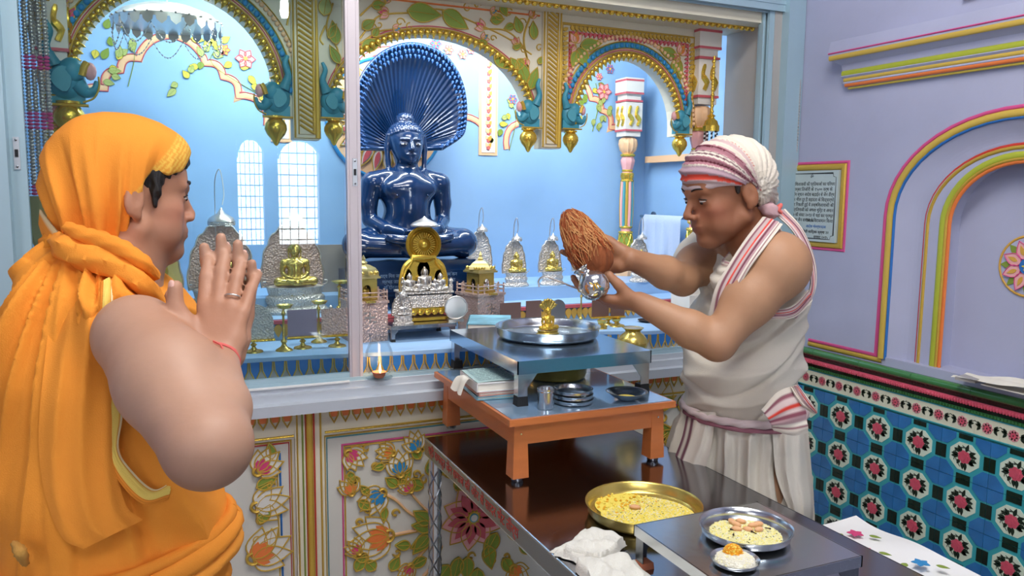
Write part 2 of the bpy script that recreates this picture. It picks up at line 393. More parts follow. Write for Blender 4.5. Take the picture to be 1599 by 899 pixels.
# ------------------------------------------------------------ tiled dado
TU, TZ = -1.96, .801                                         # a rose centre; tiles .153 x .135
TW, TH = .153, .135
dz0 = TZ+TH/2
g = G(); g.fr = rwall; g.prism([(-2.30, .0), (-2.30, 1.0), (2.65, 1.0), (2.65, 0)], -.001, .006); dado = g.build('tile_backing', 'teal', wr, 0)
def oct2(rx, rz, k=.42): return [(rx, rz*k), (rx*k, rz), (-rx*k, rz), (-rx, rz*k), (-rx, -rz*k), (-rx*k, -rz), (rx*k, -rz), (rx, -rz*k)]
def tile_mesh():
    g = G(); g.fr = lambda u, v, h=0: Vector((-h, -u, v)); a, b = TW/2-.0007, TH/2-.0007
    g.prism([(-a, -b), (a, -b), (a, b), (-a, b)], .0, .0080, 0)
    g.prism(oct2(.046, .041), .008, .0095, 1)
    for su in (-1, 1):
        for sv in (-1, 1):                                   # quarter octagons in the corners
            rx, rz, k = .045, .041, .42
            q = [(a*su, b*sv), ((a-rx)*su, b*sv), ((a-rx)*su, (b-rz*k)*sv), ((a-rx*k)*su, (b-rz)*sv), (a*su, (b-rz)*sv)]
            g.prism(q, .008, .0095, 2)
        g.prism([(su*a, -.020), (su*a, .020), (su*(a-.0165), .020), (su*(a-.0165), -.020)], .008, .0095, 3)
        g.prism([(-.022, su*b), (.022, su*b), (.022, su*(b-.0145)), (-.022, su*(b-.0145))], .008, .0095, 3)
    rr = random.Random(3)
    for i in range(13):                                       # twigs and leaves round the rose
        an = 2*PI*i/13+rr.uniform(-.2, .2); L = rr.uniform(.018, .026)
        g.prism(leaf2(.018*math.cos(an), .016*math.sin(an), an+rr.uniform(-.7, .7), L, .0055, n=4), .0095, .0103, 4)
    for i in range(8):
        an = rr.uniform(0, PI*2); p = Vector((.030*math.cos(an), .027*math.sin(an))); d = Vector((math.cos(an+1.4), math.sin(an+1.4)))*.016
        n_ = Vector((-d.y, d.x)).normalized()*.0009; g.prism([tuple(p-d-n_), tuple(p-d+n_), tuple(p+d+n_), tuple(p+d-n_)], .0095, .0102, 4)
    for ring_, (r, n, w, hh, m) in enumerate(((.0135, 7, .0085, .0112, 5), (.0075, 5, .007, .0124, 5), (.002, 4, .005, .0134, 5))):
        for i in range(n):
            an = 2*PI*i/n+ring_*.5; c = (r*math.cos(an), r*math.sin(an)*.95)
            g.prism([(c[0]+w*math.cos(q)*.95, c[1]+w*math.sin(q)*.9) for q in np.linspace(0, 2*PI, 7)[:-1]], .0095, hh-.0004*(i % 3), m)
    return g
tm = tile_mesh().build('tile', ['teal', 'white_tile', 'blue_tile', 'dark_tile', 'leaf_dark', 'rose'], wr, 0)
ku = 0
for i in range(-2, 12):
    for j in range(0, 6):
        u, z = TU+TW*i, TZ-TH*j
        if u < -2.27: continue
        o = tm if ku == 0 else link_copy(tm, parent=wr)
        o.location = (WX-.006, -u, z); ku += 1
# border tiles with a rose and leaves
bz, bh, bw = .9045, .060, .0765
def border_mesh():
    g = G(); g.fr = lambda u, v, h=0: Vector((-h, -u, v)); a, b = bw/2-.0002, bh/2
    g.prism([(-a, -b), (a, -b), (a, b), (-a, b)], 0, .010, 0)
    for s in (-1, 1): g.prism([(-a, s*b), (a, s*b), (a, s*(b-.0035)), (-a, s*(b-.0035))], .010, .0112, 1)
    for i in range(8): an = 2*PI*i/8; g.prism([(.010*math.cos(an)+.007*math.cos(q), .010*math.sin(an)+.007*math.sin(q)) for q in np.linspace(0, 2*PI, 7)[:-1]], .010, .0114, 2)
    for i in range(5): an = 2*PI*i/5; g.prism([(.005*math.cos(an)+.0045*math.cos(q), .005*math.sin(an)+.0045*math.sin(q)) for q in np.linspace(0, 2*PI, 7)[:-1]], .010, .0122, 3)
    g.prism([(.002*math.cos(q), .002*math.sin(q)) for q in np.linspace(0, 2*PI, 7)[:-1]], .010, .0128, 4)
    for s in (-1, 1):
        for an in (.9, -.9, .25): g.prism(leaf2(s*.020, .0, (an if s > 0 else PI-an), .017, .0045, n=4), .010, .0110, 4)
        g.prism([(s*.017, -.001), (s*a, .012), (s*a, .014), (s*.017, .001)], .010, .0108, 4)
    return g
bt = border_mesh().build('border_tile', ['cream_tile', 'teal', 'rosepale', 'rose', 'leaf_dark'], wr, 0)
for i in range(-3, 26):
    u = -2.051+bw*i
    if i == -3: o = bt
    else: o = link_copy(bt, parent=wr)
    o.location = (WX-.006, -u, bz)
# moulded capping tiles
cap = [('capping_tile', 'green_tile', [(0, 1.010), (.016, 1.010), (.022, 1.003), (.022, .994), (.014, .986), (0, .986)]),
       ('rail_tile', 'rose', [(0, .972), (.020, .972), (.026, .966), (.020, .960), (0, .960)]),
       ('rail_tile', 'dark_tile', [(0, .986), (.012, .986), (.008, .972), (.008, .960), (.014, .956), (.014, .948), (0, .948)]),
       ('dentil_tile', 'green_tile', [(0, .948), (.012, .946), (.012, .936), (0, .936)])]
for nm, m, pr in cap:
    for k in range(13):
        uu = -2.29+.20*k; g = G(); rail(g, [(h+.006, v) for h, v in pr], uu+.0006, uu+.1994)
        if nm == 'dentil_tile':
            for q in range(20): g.box((WX-.020, -(uu+.005+q*.01), .941), (.004, .006, .007))
        if m == 'rose':
            for q in range(22): g.tube([(WX-.030, -(uu+.0045+q*.009), .961), (WX-.032, -(uu+.0045+q*.009), .966), (WX-.030, -(uu+.0045+q*.009), .971)], .0034, 5)
        if k == 0: first = g.build(nm, m, wr, 50); first['ox'] = 0
        else: o = link_copy(first, parent=wr, loc=(0, -.20*k, 0))
# ------------------------------------------------------------ marble plaque with its painted border
pl = thing('marble_plaque', 'inscribed pale marble plaque on the lavender wall behind the striped turban', 'plaque', (WX, 2.14, 1.38))
g = G(); g.fr = rwall; x0, x1, z0, z1 = -2.275, -2.035, 1.392, 1.640
g.prism([(x0, z0), (x1, z0), (x1, z1), (x0, z1)], -.01, .012); g.build('slab', 'plaque' if 'plaque' in MATS else 'white', pl, 0, world=True)
mat('plaque_m', '#b7c5c4', .5, var=.06, vscale=10); pl.children[0].data.materials[0] = MATS['plaque_m']
g = G()
band(g, [(-2.27, 1.652), (-2.022, 1.652), (-2.022, 1.382), (-2.27, 1.382)], .022, .008); g.build('gold_border', 'goldpaint', pl, 40, world=True)
g = G(); band(g, [(-2.27, 1.667), (-2.005, 1.667), (-2.005, 1.367), (-2.27, 1.367)], .010, .004); g.build('pink_border', 'pink', pl, 40, world=True)
g = G(); c = .014; a0, a1, b0, b1 = x0+.010, x1-.010, z0+.010, z1-.010
band(g, [(a0+c, b0), (a1-c, b0), (a1-c*.8, b0+c*.8), (a1, b0+c), (a1, b1-c), (a1-c*.8, b1-c*.8), (a1-c, b1), (a0+c, b1), (a0+c*.8, b1-c*.8), (a0, b1-c), (a0, b0+c), (a0+c*.8, b0+c*.8)], .002, .0008, lift=.012, closed=True, n=2)
g.build('engraved_line', 'black', pl, 0, world=True)
rows = ['ॐ', 'तक्षशिलावासी की प्रतिमाओं का परिचय', '    दिगम्बर तिजोरी के १५०० वर्ष के', 'प्राचीन स्थान आदेश खड़ाईन से जैन तीर्थ', 'से २२ मील दूर है शहादरा के सिद्धार्थों', 'सहित निकली हुई ये तक्षशिलावासी की', 'एक प्रतिमाजी को अथवा मूर्ति व अमान', '१९५७ की संवत २०१४ से यहां कर प्राप्त', 'दिगम्बर जैन समाज ने विराजमान किया']
def resh(s):                                                  # draw the short i before its consonant
    out = []; 
    for ch in s:
        if ch == 'ि' and out:
            k = len(out)-1
            while k >= 2 and out[k-1] == '्': k -= 2
            out.insert(k, ch)
        else: out.append(ch)
    return ''.join(out)
for i, t in enumerate(rows):
    sz = .020 if i else .024; y = z1-.034-i*.0182 if i else z1-.026
    cx = (x0+x1)/2
    o = text(resh(t), sz*.80, lambda a, b, h, y=y: rwall(cx+a, y+b, .0122+h), 'black', 'inscription', pl, .0003)
    w = max(v.co.y for v in o.data.vertices)-min(v.co.y for v in o.data.vertices); lim = .212
    if i and w > 0:
        yc = sum((max(v.co.y for v in o.data.vertices), min(v.co.y for v in o.data.vertices)))/2
        for v in o.data.vertices: v.co.y = (v.co.y-yc)*min(1.0, lim/w) + (2.155-2.14)
for t, y, cx in (('निवेदक', 1.460, -2.155), ('आदेश गोवर्धनदास', 1.440, -2.125), ('मिती कार्तिक कृष्णा ३२', 1.421, -2.125), ('सम्वत २०१५', 1.404, -2.10)):
    text(resh(t), .0135, lambda a, b, h, y=y, cx=cx: rwall(cx+a, y+b, .0125+h), 'royal' if 'गो' in t else 'black', 'inscription', pl, .0003)
# chain loop hanging on its nail beside the frame
ch = thing('door_chain', 'thin metal chain looped on a nail above the plaque', 'chain', (WX-.01, 2.25, 1.98))
g = G(); pts = cat_rom([(WX-.012, 2.262, 1.955), (WX-.012, 2.250, 1.985), (WX-.012, 2.238, 1.955), (WX-.012, 2.236, 1.85), (WX-.012, 2.238, 1.72), (WX-.014, 2.252, 1.662), (WX-.014, 2.268, 1.70), (WX-.013, 2.262, 1.82)], 24, True)
for i in range(0, len(pts), 2):
    a, b = pts[i], pts[(i+2) % len(pts)]; g.ell((a+b)/2, (.0034, .0056, .0062), 6, 4)
g.build('chain_links', 'silver', ch, 60, world=True)
g = G(); g.lathe([(.002, 0), (.002, .018), (.006, .018), (.006, .021)], (WX-.001, 2.25, 1.982), 8, axis=(-1, 0, 0)); g.build('nail', 'steel_brushed', ch, 40, world=True)
# small switch conduit end on cornice
bl = G(); bl.fr = rwall; bl.prism([(-1.62, 2.112), (-1.62, 2.124), (-1.40, 2.124), (-1.40, 2.112)], -.002, .012)
tag(bl.build('wooden_batten', 'm_ochre', None, 0, origin=(WX, 1.5, 2.118)), 'short ochre batten fixed to the wall above the striped cornice', 'batten')
# thing lying on the niche ledge
lb = thing('paper_packet', 'off-white paper packet lying on the ledge under the lotus medallion', 'packet', (2.12, 1.42, 1.035))
g = G(); rowsP = []
for i in range(9):
    r = []
    for j in range(15):
        x = 2.085+.09*i/8-.02; y = 1.52-.30*j/14; z = 1.040+.016*math.exp(-((j-9)/5)**2)+.004*math.sin(i*1.3+j*.7)+.004*(i/8); r.append((x, y, z))
    rowsP.append(r)
g.sheet(rowsP); g.box((2.115, 1.36, 1.037), (.08, .15, .003)); g.build('sheet', 'paper', lb, 60, world=True)
g = G(); g.box((2.10, 1.485, 1.040), (.062, .055, .009), rz=.2); g.build('card_box', 'marble_grey', lb, 0, world=True)
# ============================================================ THE SHRINE RECESS
def thin_glass(name, tint, rough=.0, refl=1.0):
    m = bpy.data.materials.new(name); m.use_nodes = True; nt = m.node_tree; nt.nodes.clear()
    o = nt.nodes.new('ShaderNodeOutputMaterial'); t = nt.nodes.new('ShaderNodeBsdfTransparent'); g = nt.nodes.new('ShaderNodeBsdfGlossy'); mx = nt.nodes.new('ShaderNodeMixShader'); fr = nt.nodes.new('ShaderNodeFresnel')
    t.inputs[0].default_value = (*tint, 1); g.inputs['Roughness'].default_value = rough; fr.inputs[0].default_value = 1.5*refl
    mm = nt.nodes.new('ShaderNodeMath'); mm.operation = 'MINIMUM'; mm.inputs[1].default_value = .9 if refl == 1.0 else .30; nt.links.new(fr.outputs[0], mm.inputs[0]); nt.links.new(mm.outputs[0], mx.inputs[0]); nt.links.new(t.outputs[0], mx.inputs[1]); nt.links.new(g.outputs[0], mx.inputs[2]); nt.links.new(mx.outputs[0], o.inputs[0]); MATS[name] = m
thin_glass('door_glass', (.90, .965, .96)); thin_glass('lamp_glass', (.86, .89, .90), .03, .78)
YS, YB = 2.5, 3.1
# inner walls
g = G(); g.box((.85, YB+.03, 1.6), (2.6, .06, 1.5)); g.box((-.40, 2.80, 1.6), (.06, .66, 1.5)); g.box((2.075, 2.83, 1.6), (.05, .60, 1.5)); inner = struct('wall_inner', g, 'skyblue', smooth=0)
g = G(); g.box((2.06, 2.40, 1.6), (.06, .26, 1.25)); struct('wall_reveal', g, 'marble_grey', smooth=0)
g = G(); g.box((.85, 2.42, 2.185), (2.5, .24, .05)); g.box((.85, 2.84, 2.40), (2.6, .62, .05)); g.box((.85, 2.52, 2.28), (2.5, .02, .22)); soff = struct('trim_3', g, 'cream', smooth=0)
g = G()
for i in range(90): g.ell((-.3+i*.0262, 2.385, 2.157), (.011, .012, .009), 8, 5)
g.box((.85, 2.385, 2.160), (2.36, .03, .004)); g.build('bead_trim', 'goldbright', soff, 60)
# scalloped arches painted on the inner wall
def scallop(cx, rx, z0, rz, n=5, per=8, dip=.10):
    pts = []
    for s in (0, 1):
        seg = []
        for k in range(n):
            a0 = PI/2*k/n; a1 = PI/2*(k+1)/n
            for i in range(per+1):
                if i == per and k < n-1: continue
                t = i/per; a = a0+(a1-a0)*t; b = 1+dip*(math.sin(PI*t)**.8) - (dip*.2)
                seg.append((cx - rx*math.cos(a)*b, z0 + rz*math.sin(a)*b))
        seg[-1] = (cx, z0+rz*1.10)
        if s == 0: pts = seg
        else: pts += [(2*cx-p[0], p[1]) for p in seg[::-1][1:]]
    return pts
FB = facade(YB)
def wline(name, pts, w, h, mt, fr=FB, parent=inner, lift=0, closed=False):
    g = G(); band(g, pts, w, h, fr=fr, lift=lift, closed=closed); return g.build(name, mt, parent, 50)
CUSP = [(0, 0)]+[(fp(x, y, YB)[0]-fp(268, 55, YB)[0], fp(x, y, YB)[1]-fp(268, 55, YB)[1]) for x, y in ((321, 99), (348, 120), (371, 149), (417, 196))]
def cusped(cx, zt, sx, sz):
    half = []
    for (a, b), (c, d) in zip(CUSP[:-1], CUSP[1:]):
        p, q = Vector((a*sx, b*sz)), Vector((c*sx, d*sz)); m = q-p; n_ = Vector((-m.y, m.x)); n_ = n_ if n_.y > 0 else -n_
        for k in range(8): t = k/8; half.append(p+m*t+n_*(.30*math.sin(PI*t)**.8*(1 if a else .55)))
    half.append(Vector((CUSP[-1][0]*sx, CUSP[-1][1]*sz)))
    return [(cx-h.x, zt+h.y) for h in half[::-1]]+[(cx+h.x, zt+h.y) for h in half[1:]]
for cx, zt_a, sx, sz in ((fp(268, 55, YB)[0], fp(268, 55, YB)[1], 1.0, 1.0), (.86, 2.10, 1.30, 1.25), (1.66, 2.06, .95, 1.10)):
    S = cusped(cx, zt_a, sx, sz)
    wline('painted_arch', S, .022, .003, 'm_peach'); wline('painted_line', off(S, -.012), .004, .004, 'm_rosy'); wline('painted_line', off(S, .012), .004, .004, 'm_rosy')
# painted sprays on the inner wall: leaves, buds and flowers in low relief
class Spray:
    def __init__(s, fr): s.fr = fr; s.g = {}; s.out = G()
    def q(s, m):
        if m not in s.g: s.g[m] = G(); s.g[m].fr = s.fr
        return s.g[m]
    def leaf(s, u, v, a, L, w, m='m_green', h=.004, outline='goldpaint', base=0, ow=.003, mid=True):
        s.n = getattr(s, 'n', 0)+1; h = h+.00025*(s.n % 9); P = leaf2(u, v, a, L, w, 8); s.q(m).prism(P, base, base+h)
        if outline: band(s.q(outline), P, ow, ow*.7, lift=base+h, closed=True, n=3, fr=s.fr)
        if mid and outline: band(s.q(outline), [(u, v), (u+math.cos(a)*L*.8, v+math.sin(a)*L*.8)], ow*.6, ow*.5, lift=base+h, n=2, fr=s.fr)
    def stem(s, pts, w=.004, m='goldpaint', h=.004, base=0): band(s.q(m), cat_rom([(p[0], p[1], 0) for p in pts], 6), w, h, lift=base, n=3, fr=s.fr)
    def flower(s, u, v, r, n=5, m='m_pink', c='m_yellow', outline='goldpaint', base=0, ph=0, h=.004, c2=None):
        for i in range(n):
            a = 2*PI*i/n+ph; s.leaf(u+math.cos(a)*r*.15, v+math.sin(a)*r*.15, a, r*.9, r*.36, m, h, outline, base, ow=r*.07+.001, mid=False)
            if c2: s.q(c2).prism(leaf2(u+math.cos(a)*r*.2, v+math.sin(a)*r*.2, a, r*.5, r*.14), base+h, base+h*1.4)
        s.q(c).prism([(u+r*.24*math.cos(q), v+r*.24*math.sin(q)) for q in np.linspace(0, 2*PI, 11)[:-1]], base, base+h*1.7)
    def build(s, parent, names):
        for m, g in s.g.items():
            if g.v: g.build(names.get(m, 'painted_leaf'), m, parent, 40)
NM = dict(m_green='leaf', m_leaf='leaf', goldpaint='gold_outline', m_pink='petal', m_blue='blue_petal', m_yellow='flower_centre', m_orange='orange_petal', m_pinkdeep='bud', m_pale='pale_petal', m_teal='teal_leaf', m_rosy='rosy_petal', m_violet='violet_petal', m_ochre='ochre_leaf', royal='blue_flower', m_peach='peach_petal', m_red='red_petal')
sp = Spray(FB); rr = random.Random(5)
def spray_px(sp, Y, items):
    for it in items:
        k, px, py = it[0], it[1], it[2]; u, v = fp(px, py, Y)
        if k == 'L': sp.leaf(u, v, R(it[3]), it[4], it[5], it[6] if len(it) > 6 else 'm_leaf', outline='m_green', ow=.0015)
        if k == 'F': sp.flower(u, v, it[3], it[4], it[5], it[6], outline=it[7] if len(it) > 7 else 'm_rosy')
        if k == 'S': pass
for x0, y0, sx in ((205, 60, 1), (338, 72, -1), (930, 130, 1), (800, 160, 1)):
    n = 9
    for i in range(n):
        t = i/n; px = x0+sx*(-45*t if sx > 0 else -1*(-75*t)); py = y0+75*t
        u, v = fp(px+rr.uniform(-8, 8), py, YB)
        sp.leaf(u, v, rr.uniform(0, 6.28), rr.uniform(.026, .042), .011, rr.choice(['m_leaf', 'm_leaf', 'm_green', 'm_yellow']), outline='m_green', ow=.0014)
    u, v = fp(x0, y0, YB); sp.stem([(u, v), fp(x0+sx*5, y0+30, YB), fp(x0-5+(0 if sx > 0 else 70), y0+75, YB)], .003, 'm_green')
for px, py, r, m in ((383, 92, .034, 'm_pink'), (350, 78, .02, 'm_yellow'), (942, 143, .036, 'm_pink'), (952, 108, .02, 'm_blue'), (680, 68, .022, 'm_blue'), (700, 78, .02, 'm_peach'), (722, 85, .02, 'm_peach'), (735, 78, .018, 'm_pink'), (935, 120, .016, 'm_pink'), (800, 155, .02, 'm_blue')):
    u, v = fp(px, py, YB); sp.flower(u, v, r, 6, m, 'm_yellow', 'm_rosy')
for i in range(12):
    u, v = fp(rr.uniform(925, 955), rr.uniform(150, 195), YB); sp.leaf(u, v, rr.uniform(-2.2, -1), .03, .010, 'm_leaf', outline='m_green', ow=.0014)
for px, py in ((165, 45), (175, 72), (160, 92), (200, 52), (150, 78), (205, 35), (185, 90), (298, 60), (318, 70), (332, 84), (352, 84), (362, 98), (374, 104), (388, 118), (392, 134), (345, 66), (404, 150), (330, 60)):
    u, v = fp(px, py, YB); sp.leaf(u, v, rr.uniform(0, 6.28), rr.uniform(.030, .045), .012, rr.choice(['m_leaf', 'm_yellow', 'm_yellow', 'm_green']), outline='m_green', ow=.0014)
sp.build(inner, NM)
# framed painted strips
for x0, y0, x1, y1 in ((748, 60, 776, 243), (419, 60, 456, 222)):
    a, b = fp(x0, y0, YB), fp(x1, y1, YB); g = G(); g.fr = FB; g.prism([(a[0], b[1]), (b[0], b[1]), (b[0], a[1]), (a[0], a[1])], 0, .004); st = g.build('painted_strip', 'm_peach', inner, 0)
    g = G(); g.fr = FB; e = .012; g.prism([(a[0]+e, b[1]+e), (b[0]-e, b[1]+e), (b[0]-e, a[1]), (a[0]+e, a[1])], .004, .006); g.build('strip_ground', 'white', st, 0)
    s2 = Spray(FB); z = b[1]+.03
    while z < a[1]: 
        s2.leaf((a[0]+b[0])/2, z, R(60), .026, .008, 'm_ochre', outline=None, base=.006, h=.001); s2.leaf((a[0]+b[0])/2, z, R(120), .026, .008, 'm_peach', outline=None, base=.006, h=.001); s2.flower((a[0]+b[0])/2, z, .010, 5, 'm_rosy', 'm_yellow', None, base=.006, h=.001); z += .03
    s2.build(st, NM)
# ------------------------------------------------------------ the carved arch screen
scr = G(); scr.fr = facade(YS); ZT = 2.165
def ell_arch(cx, rx, z0, rz, n=24): return [(cx-rx*math.cos(PI*i/n), z0+rz*math.sin(PI*i/n)) for i in range(n+1)]
ARCH = [(.08, .262, 1.835, .275), (.848, .335, 1.80, .25), (1.575, .215, 1.80, .235)]
SPANS = [(-.27, .392), (.470, 1.224), (1.297, 1.862)]
for (cx, rx, z0, rz), (xa, xb) in zip(ARCH, SPANS):
    A_ = ell_arch(cx, rx, z0, rz); zlow = 1.768
    for a, b in zip(A_[:-1], A_[1:]): scr.prism([a, (a[0], ZT), (b[0], ZT), b], -.06, 0)
    scr.prism([(xa, zlow), (xa, ZT), (cx-rx, ZT), (cx-rx, zlow)], -.06, 0); scr.prism([(cx+rx, zlow), (cx+rx, ZT), (xb, ZT), (xb, zlow)], -.06, 0)
screen = struct('trim_2', scr, 'cream', smooth=0)
FS = facade(YS)
def sline(name, pts, w, h, mt, lift=0, closed=False): return wline(name, pts, w, h, mt, FS, screen, lift, closed)
def beads(name, pts, r, mt, step, lift=0, squash=1, tip=0):
    P = [Vector((p[0], p[1])) for p in pts]; g = G(); acc = 0
    for a, b in zip(P[:-1], P[1:]):
        L = (b-a).length; d = (b-a)/max(L, 1e-9)
        while acc < L:
            p = a+d*acc; w = FS(p.x, p.y, lift); g.ell(w, (r, r*.8, r*squash), 8, 6)
            if tip:
                n_ = Vector((d.y, -d.x))*tip; q = FS(p.x+n_.x, p.y+n_.y, lift*.6); g.tube([w, (w+q)/2, q], [r*.8, r*.55, r*.1], 6)
            acc += step
        acc -= L
    return g.build(name, mt, screen, 60)
for i, (cx, rx, z0, rz) in enumerate(ARCH):
    E_ = lambda d, n=40: ell_arch(cx, rx+d, z0, rz+d, n)
    beads('gold_leaf_trim', E_(.008, 60), .0105, 'goldbright', .021, .012, tip=.020)
    sline('gold_line', E_(.021), .007, .006, 'goldpaint'); sline('red_line', E_(.028), .004, .003, 'm_rosy')
    if i != 1:
        sline('blue_ground', E_(.044), .022, .004, 'm_teal'); beads('blue_cabochon', E_(.044, 60), .0085, 'm_blue', .0215, .006, 1.1)
        sline('gold_line', E_(.057), .005, .005, 'goldpaint'); sline('gold_line', E_(.034), .004, .005, 'goldpaint')
        beads('pink_bead', E_(.074, 60), .0075, 'm_peach', .0165, .004); sline('gold_line', E_(.084), .004, .005, 'goldpaint')
# borders of the right panel
xa, xb = SPANS[2]
for d, m, w in ((.006, 'goldpaint', .006), (.034, 'm_red', .005)): sline('border_line', [(xa+d, 1.80), (xa+d, ZT-.028-d), (xb-d, ZT-.028-d), (xb-d, 1.80)], w, .005, m)
gA, gB = G(), G(); gA.fr = gB.fr = FS
def row_leaves(gq, p0, p1, n, nx, ny, L=.022, w=.007, lean=.5):
    for k in range(n):
        t = (k+.5)/n; u = p0[0]+(p1[0]-p0[0])*t; v = p0[1]+(p1[1]-p0[1])*t; a = math.atan2(ny, nx)+lean
        gq.prism(leaf2(u, v, a, L, w, 5), 0, .006)
row_leaves(gA, (xa+.03, ZT-.038), (xb-.03, ZT-.038), 30, 0, -1); row_leaves(gA, (xa+.008, 1.86), (xa+.008, ZT-.05), 16, 1, 0); row_leaves(gA, (xb-.008, 1.86), (xb-.008, ZT-.05), 16, -1, 0)
gA.build('border_leaf', 'goldpaint', screen, 40)
row_leaves(gB, (xa+.04, ZT-.056), (xb-.04, ZT-.056), 28, 0, -1, .020, .006, -.3); row_leaves(gB, (xa+.030, 1.90), (xa+.030, ZT-.06), 14, 1, 0, .02, .005, -.3); row_leaves(gB, (xb-.030, 1.90), (xb-.030, ZT-.06), 14, -1, 0, .02, .005, .3)
gB.build('border_petal', 'm_rosy', screen, 40)
# vines on the middle panel and spandrels, placed along the photograph's stems
sp = Spray(FS)
def LP(px, py, ang, L, w, m='m_green', ow=.0034): u, v = fp(px, py, YS); sp.leaf(u, v, R(ang), L, w, m, .006, 'goldpaint', 0, ow)
def ST(pts, w=.006): sp.stem([fp(*p, YS) for p in pts], w)
def BUD(px, py, ang, s=.024, m='m_pinkdeep'):
    u, v = fp(px, py, YS)
    for d in (-35, 0, 35): sp.leaf(u, v, R(ang+d), s, s*.28, m if d == 0 else 'm_pink', .006, 'goldpaint', 0, .0025, mid=False)
def CURL(px, py, r, a0=0, turn=1.5, s=1, w=.0045):
    u, v = fp(px, py, YS); pts = []
    for i in range(14):
        t = i/13; a = R(a0)+s*turn*2*PI*t*.6; q = r*(1-.75*t); pts.append((u+q*math.cos(a), v+q*math.sin(a)))
    sp.stem(pts, w)
ST([(562, 60), (585, 30), (605, 22), (640, 20)]); ST([(640, 18), (690, 15), (740, 35), (790, 58), (830, 85)]); ST([(562, 25), (580, 8), (600, -5)])
ST([(562, 68), (590, 50), (612, 46)]); ST([(755, 45), (790, 48), (815, 70), (825, 100)]); ST([(830, 20), (818, 60), (825, 105), (822, 150)], .008)
for a in [(635, 17, -2, .115, .030), (690, 18, -28, .10, .028), (580, 10, 15, .045, .014), (565, 45, 35, .05, .016), (563, 75, 20, .07, .020), (582, 58, 60, .035, .012), (760, 70, 160, .035, .010), (770, 88, -30, .075, .020), (765, 32, 10, .05, .016), (782, 8, -60, .04, .014), (802, 40, 200, .04, .012), (812, 52, 110, .055, .017), (833, 62, 95, .06, .016), (815, 92, 240, .05, .015), (822, 130, 115, .085, .022), (826, 140, 70, .08, .019), (808, 108, 130, .045, .014), (800, 75, 20, .035, .011), (840, 100, 60, .03, .01), (784, 30, 160, .035, .010)]:
    LP(*a)
for a in [(606, 21, 180, .034, 'm_pinkdeep'), (755, 45, 150, .034, 'm_pinkdeep'), (613, 46, 10, .026, 'm_blue'), (752, 62, 40, .026, 'm_blue'), (765, 20, 20, .026, 'm_blue'), (822, 92, 250, .024, 'm_pinkdeep'), (806, 70, 110, .026, 'm_pinkdeep'), (828, 28, 60, .026, 'm_orange'), (600, 3, 45, .02, 'm_blue')]: BUD(*a)
for a in [(625, 35, .016, 0), (640, 42, .013, 90), (592, 38, .013, 180), (795, 20, .015, 40), (815, 35, .016, 0), (832, 42, .014, 180), (842, 75, .013, 60), (745, 8, .014, 0), (730, 12, .014, 120), (770, 60, .012, 0), (818, 78, .012, 90), (600, 62, .011, 0)]: CURL(*a)
# right-hand spandrels
for sx, (px, py) in ((1, (898, 68)), (-1, (1060, 85))):
    BUD(px, py, 90 if sx > 0 else 60, .04, 'm_orange'); BUD(px, py+4, 200, .03, 'm_pinkdeep')
LP(902, 75, -60, .075, .024); LP(905, 72, 10, .085, .022); LP(900, 80, -110, .06, .018); LP(1057, 92, 250, .06, .018); LP(1055, 88, 165, .08, .020); LP(1058, 92, -80, .075, .014)
# left panel stems seen through the glass
for pts in ([(100, 0), (112, 35), (100, 75), (108, 110)], [(520, 5), (510, 45), (528, 80), (522, 120)], [(508, 40), (500, 60), (505, 70)], [(455, 0), (448, 40)]): ST(pts, .006)
for a in [(103, 8, 100, .05, .014, 'm_pink'), (100, 40, 60, .06, .012, 'm_pinkdeep'), (525, 70, 100, .07, .018), (512, 60, 60, .05, .012), (530, 100, 120, .06, .014), (505, 25, 80, .06, .02, 'm_leaf')]: LP(*a)
sp.build(screen, NM)
sline('top_line', [(.48, ZT-.018), (1.215, ZT-.018)], .006, .005, 'm_orange'); sline('top_line', [(-.26, ZT-.018), (.385, ZT-.018)], .006, .005, 'goldpaint')
# elephants at the springings, and the gold drops under them
mat('elephant', '#3f8fa3', .4, var=.25, vscale=18)
eb = G(); eb.ell((0, 0, .005), (.036, .020, .042), 16, 10); eb.ell((.012, -.008, .022), (.024, .018, .026), 12, 8); eb.tube(cat_rom([(-.018, -.006, .03), (-.030, -.010, .065), (-.022, -.012, .095), (-.030, -.010, .118)], 5), [.016, .015, .013, .012, .011, .010, .009, .009, .008, .008, .008, .007, .007, .006, .006, .005][:16], 8)
eb.tube(cat_rom([(.022, -.008, -.005), (.038, -.010, -.020), (.052, -.010, -.012), (.056, -.010, .004)], 5), [.016, .015, .014, .013, .012, .011, .010, .010, .009, .008, .007, .007, .006, .006, .005, .004][:16], 8)
eb.box((.0, .004, -.030), (.068, .022, .030))
el0 = eb.build('elephant_head', 'elephant', screen, 60)
ear = G(); ear.fr = lambda u, v, h=0: Vector((u, -h, v)); ear.prism([(-.006+.018*math.cos(a), .004+.024*math.sin(a)+.004*math.sin(2*a)) for a in np.linspace(0, 2*PI, 14)[:-1]], .0, .024); e2 = ear.build('ear', 'm_teal', el0, 60)
eye = G(); eye.ell((.017, -.023, .022), (.003, .002, .002), 8, 5); eye.build('eye', 'black', el0, 60)
gl = G(); band(gl, [(-.040, -.046), (.040, -.046)], .006, .006, fr=lambda u, v, h=0: Vector((u, -.014-h, v))); band(gl, [tuple(p[:2]) for p in cat_rom([(.030, -.040, 0), (.050, -.030, 0), (.060, -.008, 0), (.060, .012, 0)], 5)], .004, .004, fr=lambda u, v, h=0: Vector((u, -.016-h, v))); gl.tube(cat_rom([(.03, -.02, .012), (.036, -.02, .03), (.040, -.018, .038)], 4), [.007]*9, 6); gl.build('gold_fitting', 'goldpaint', el0, 60)
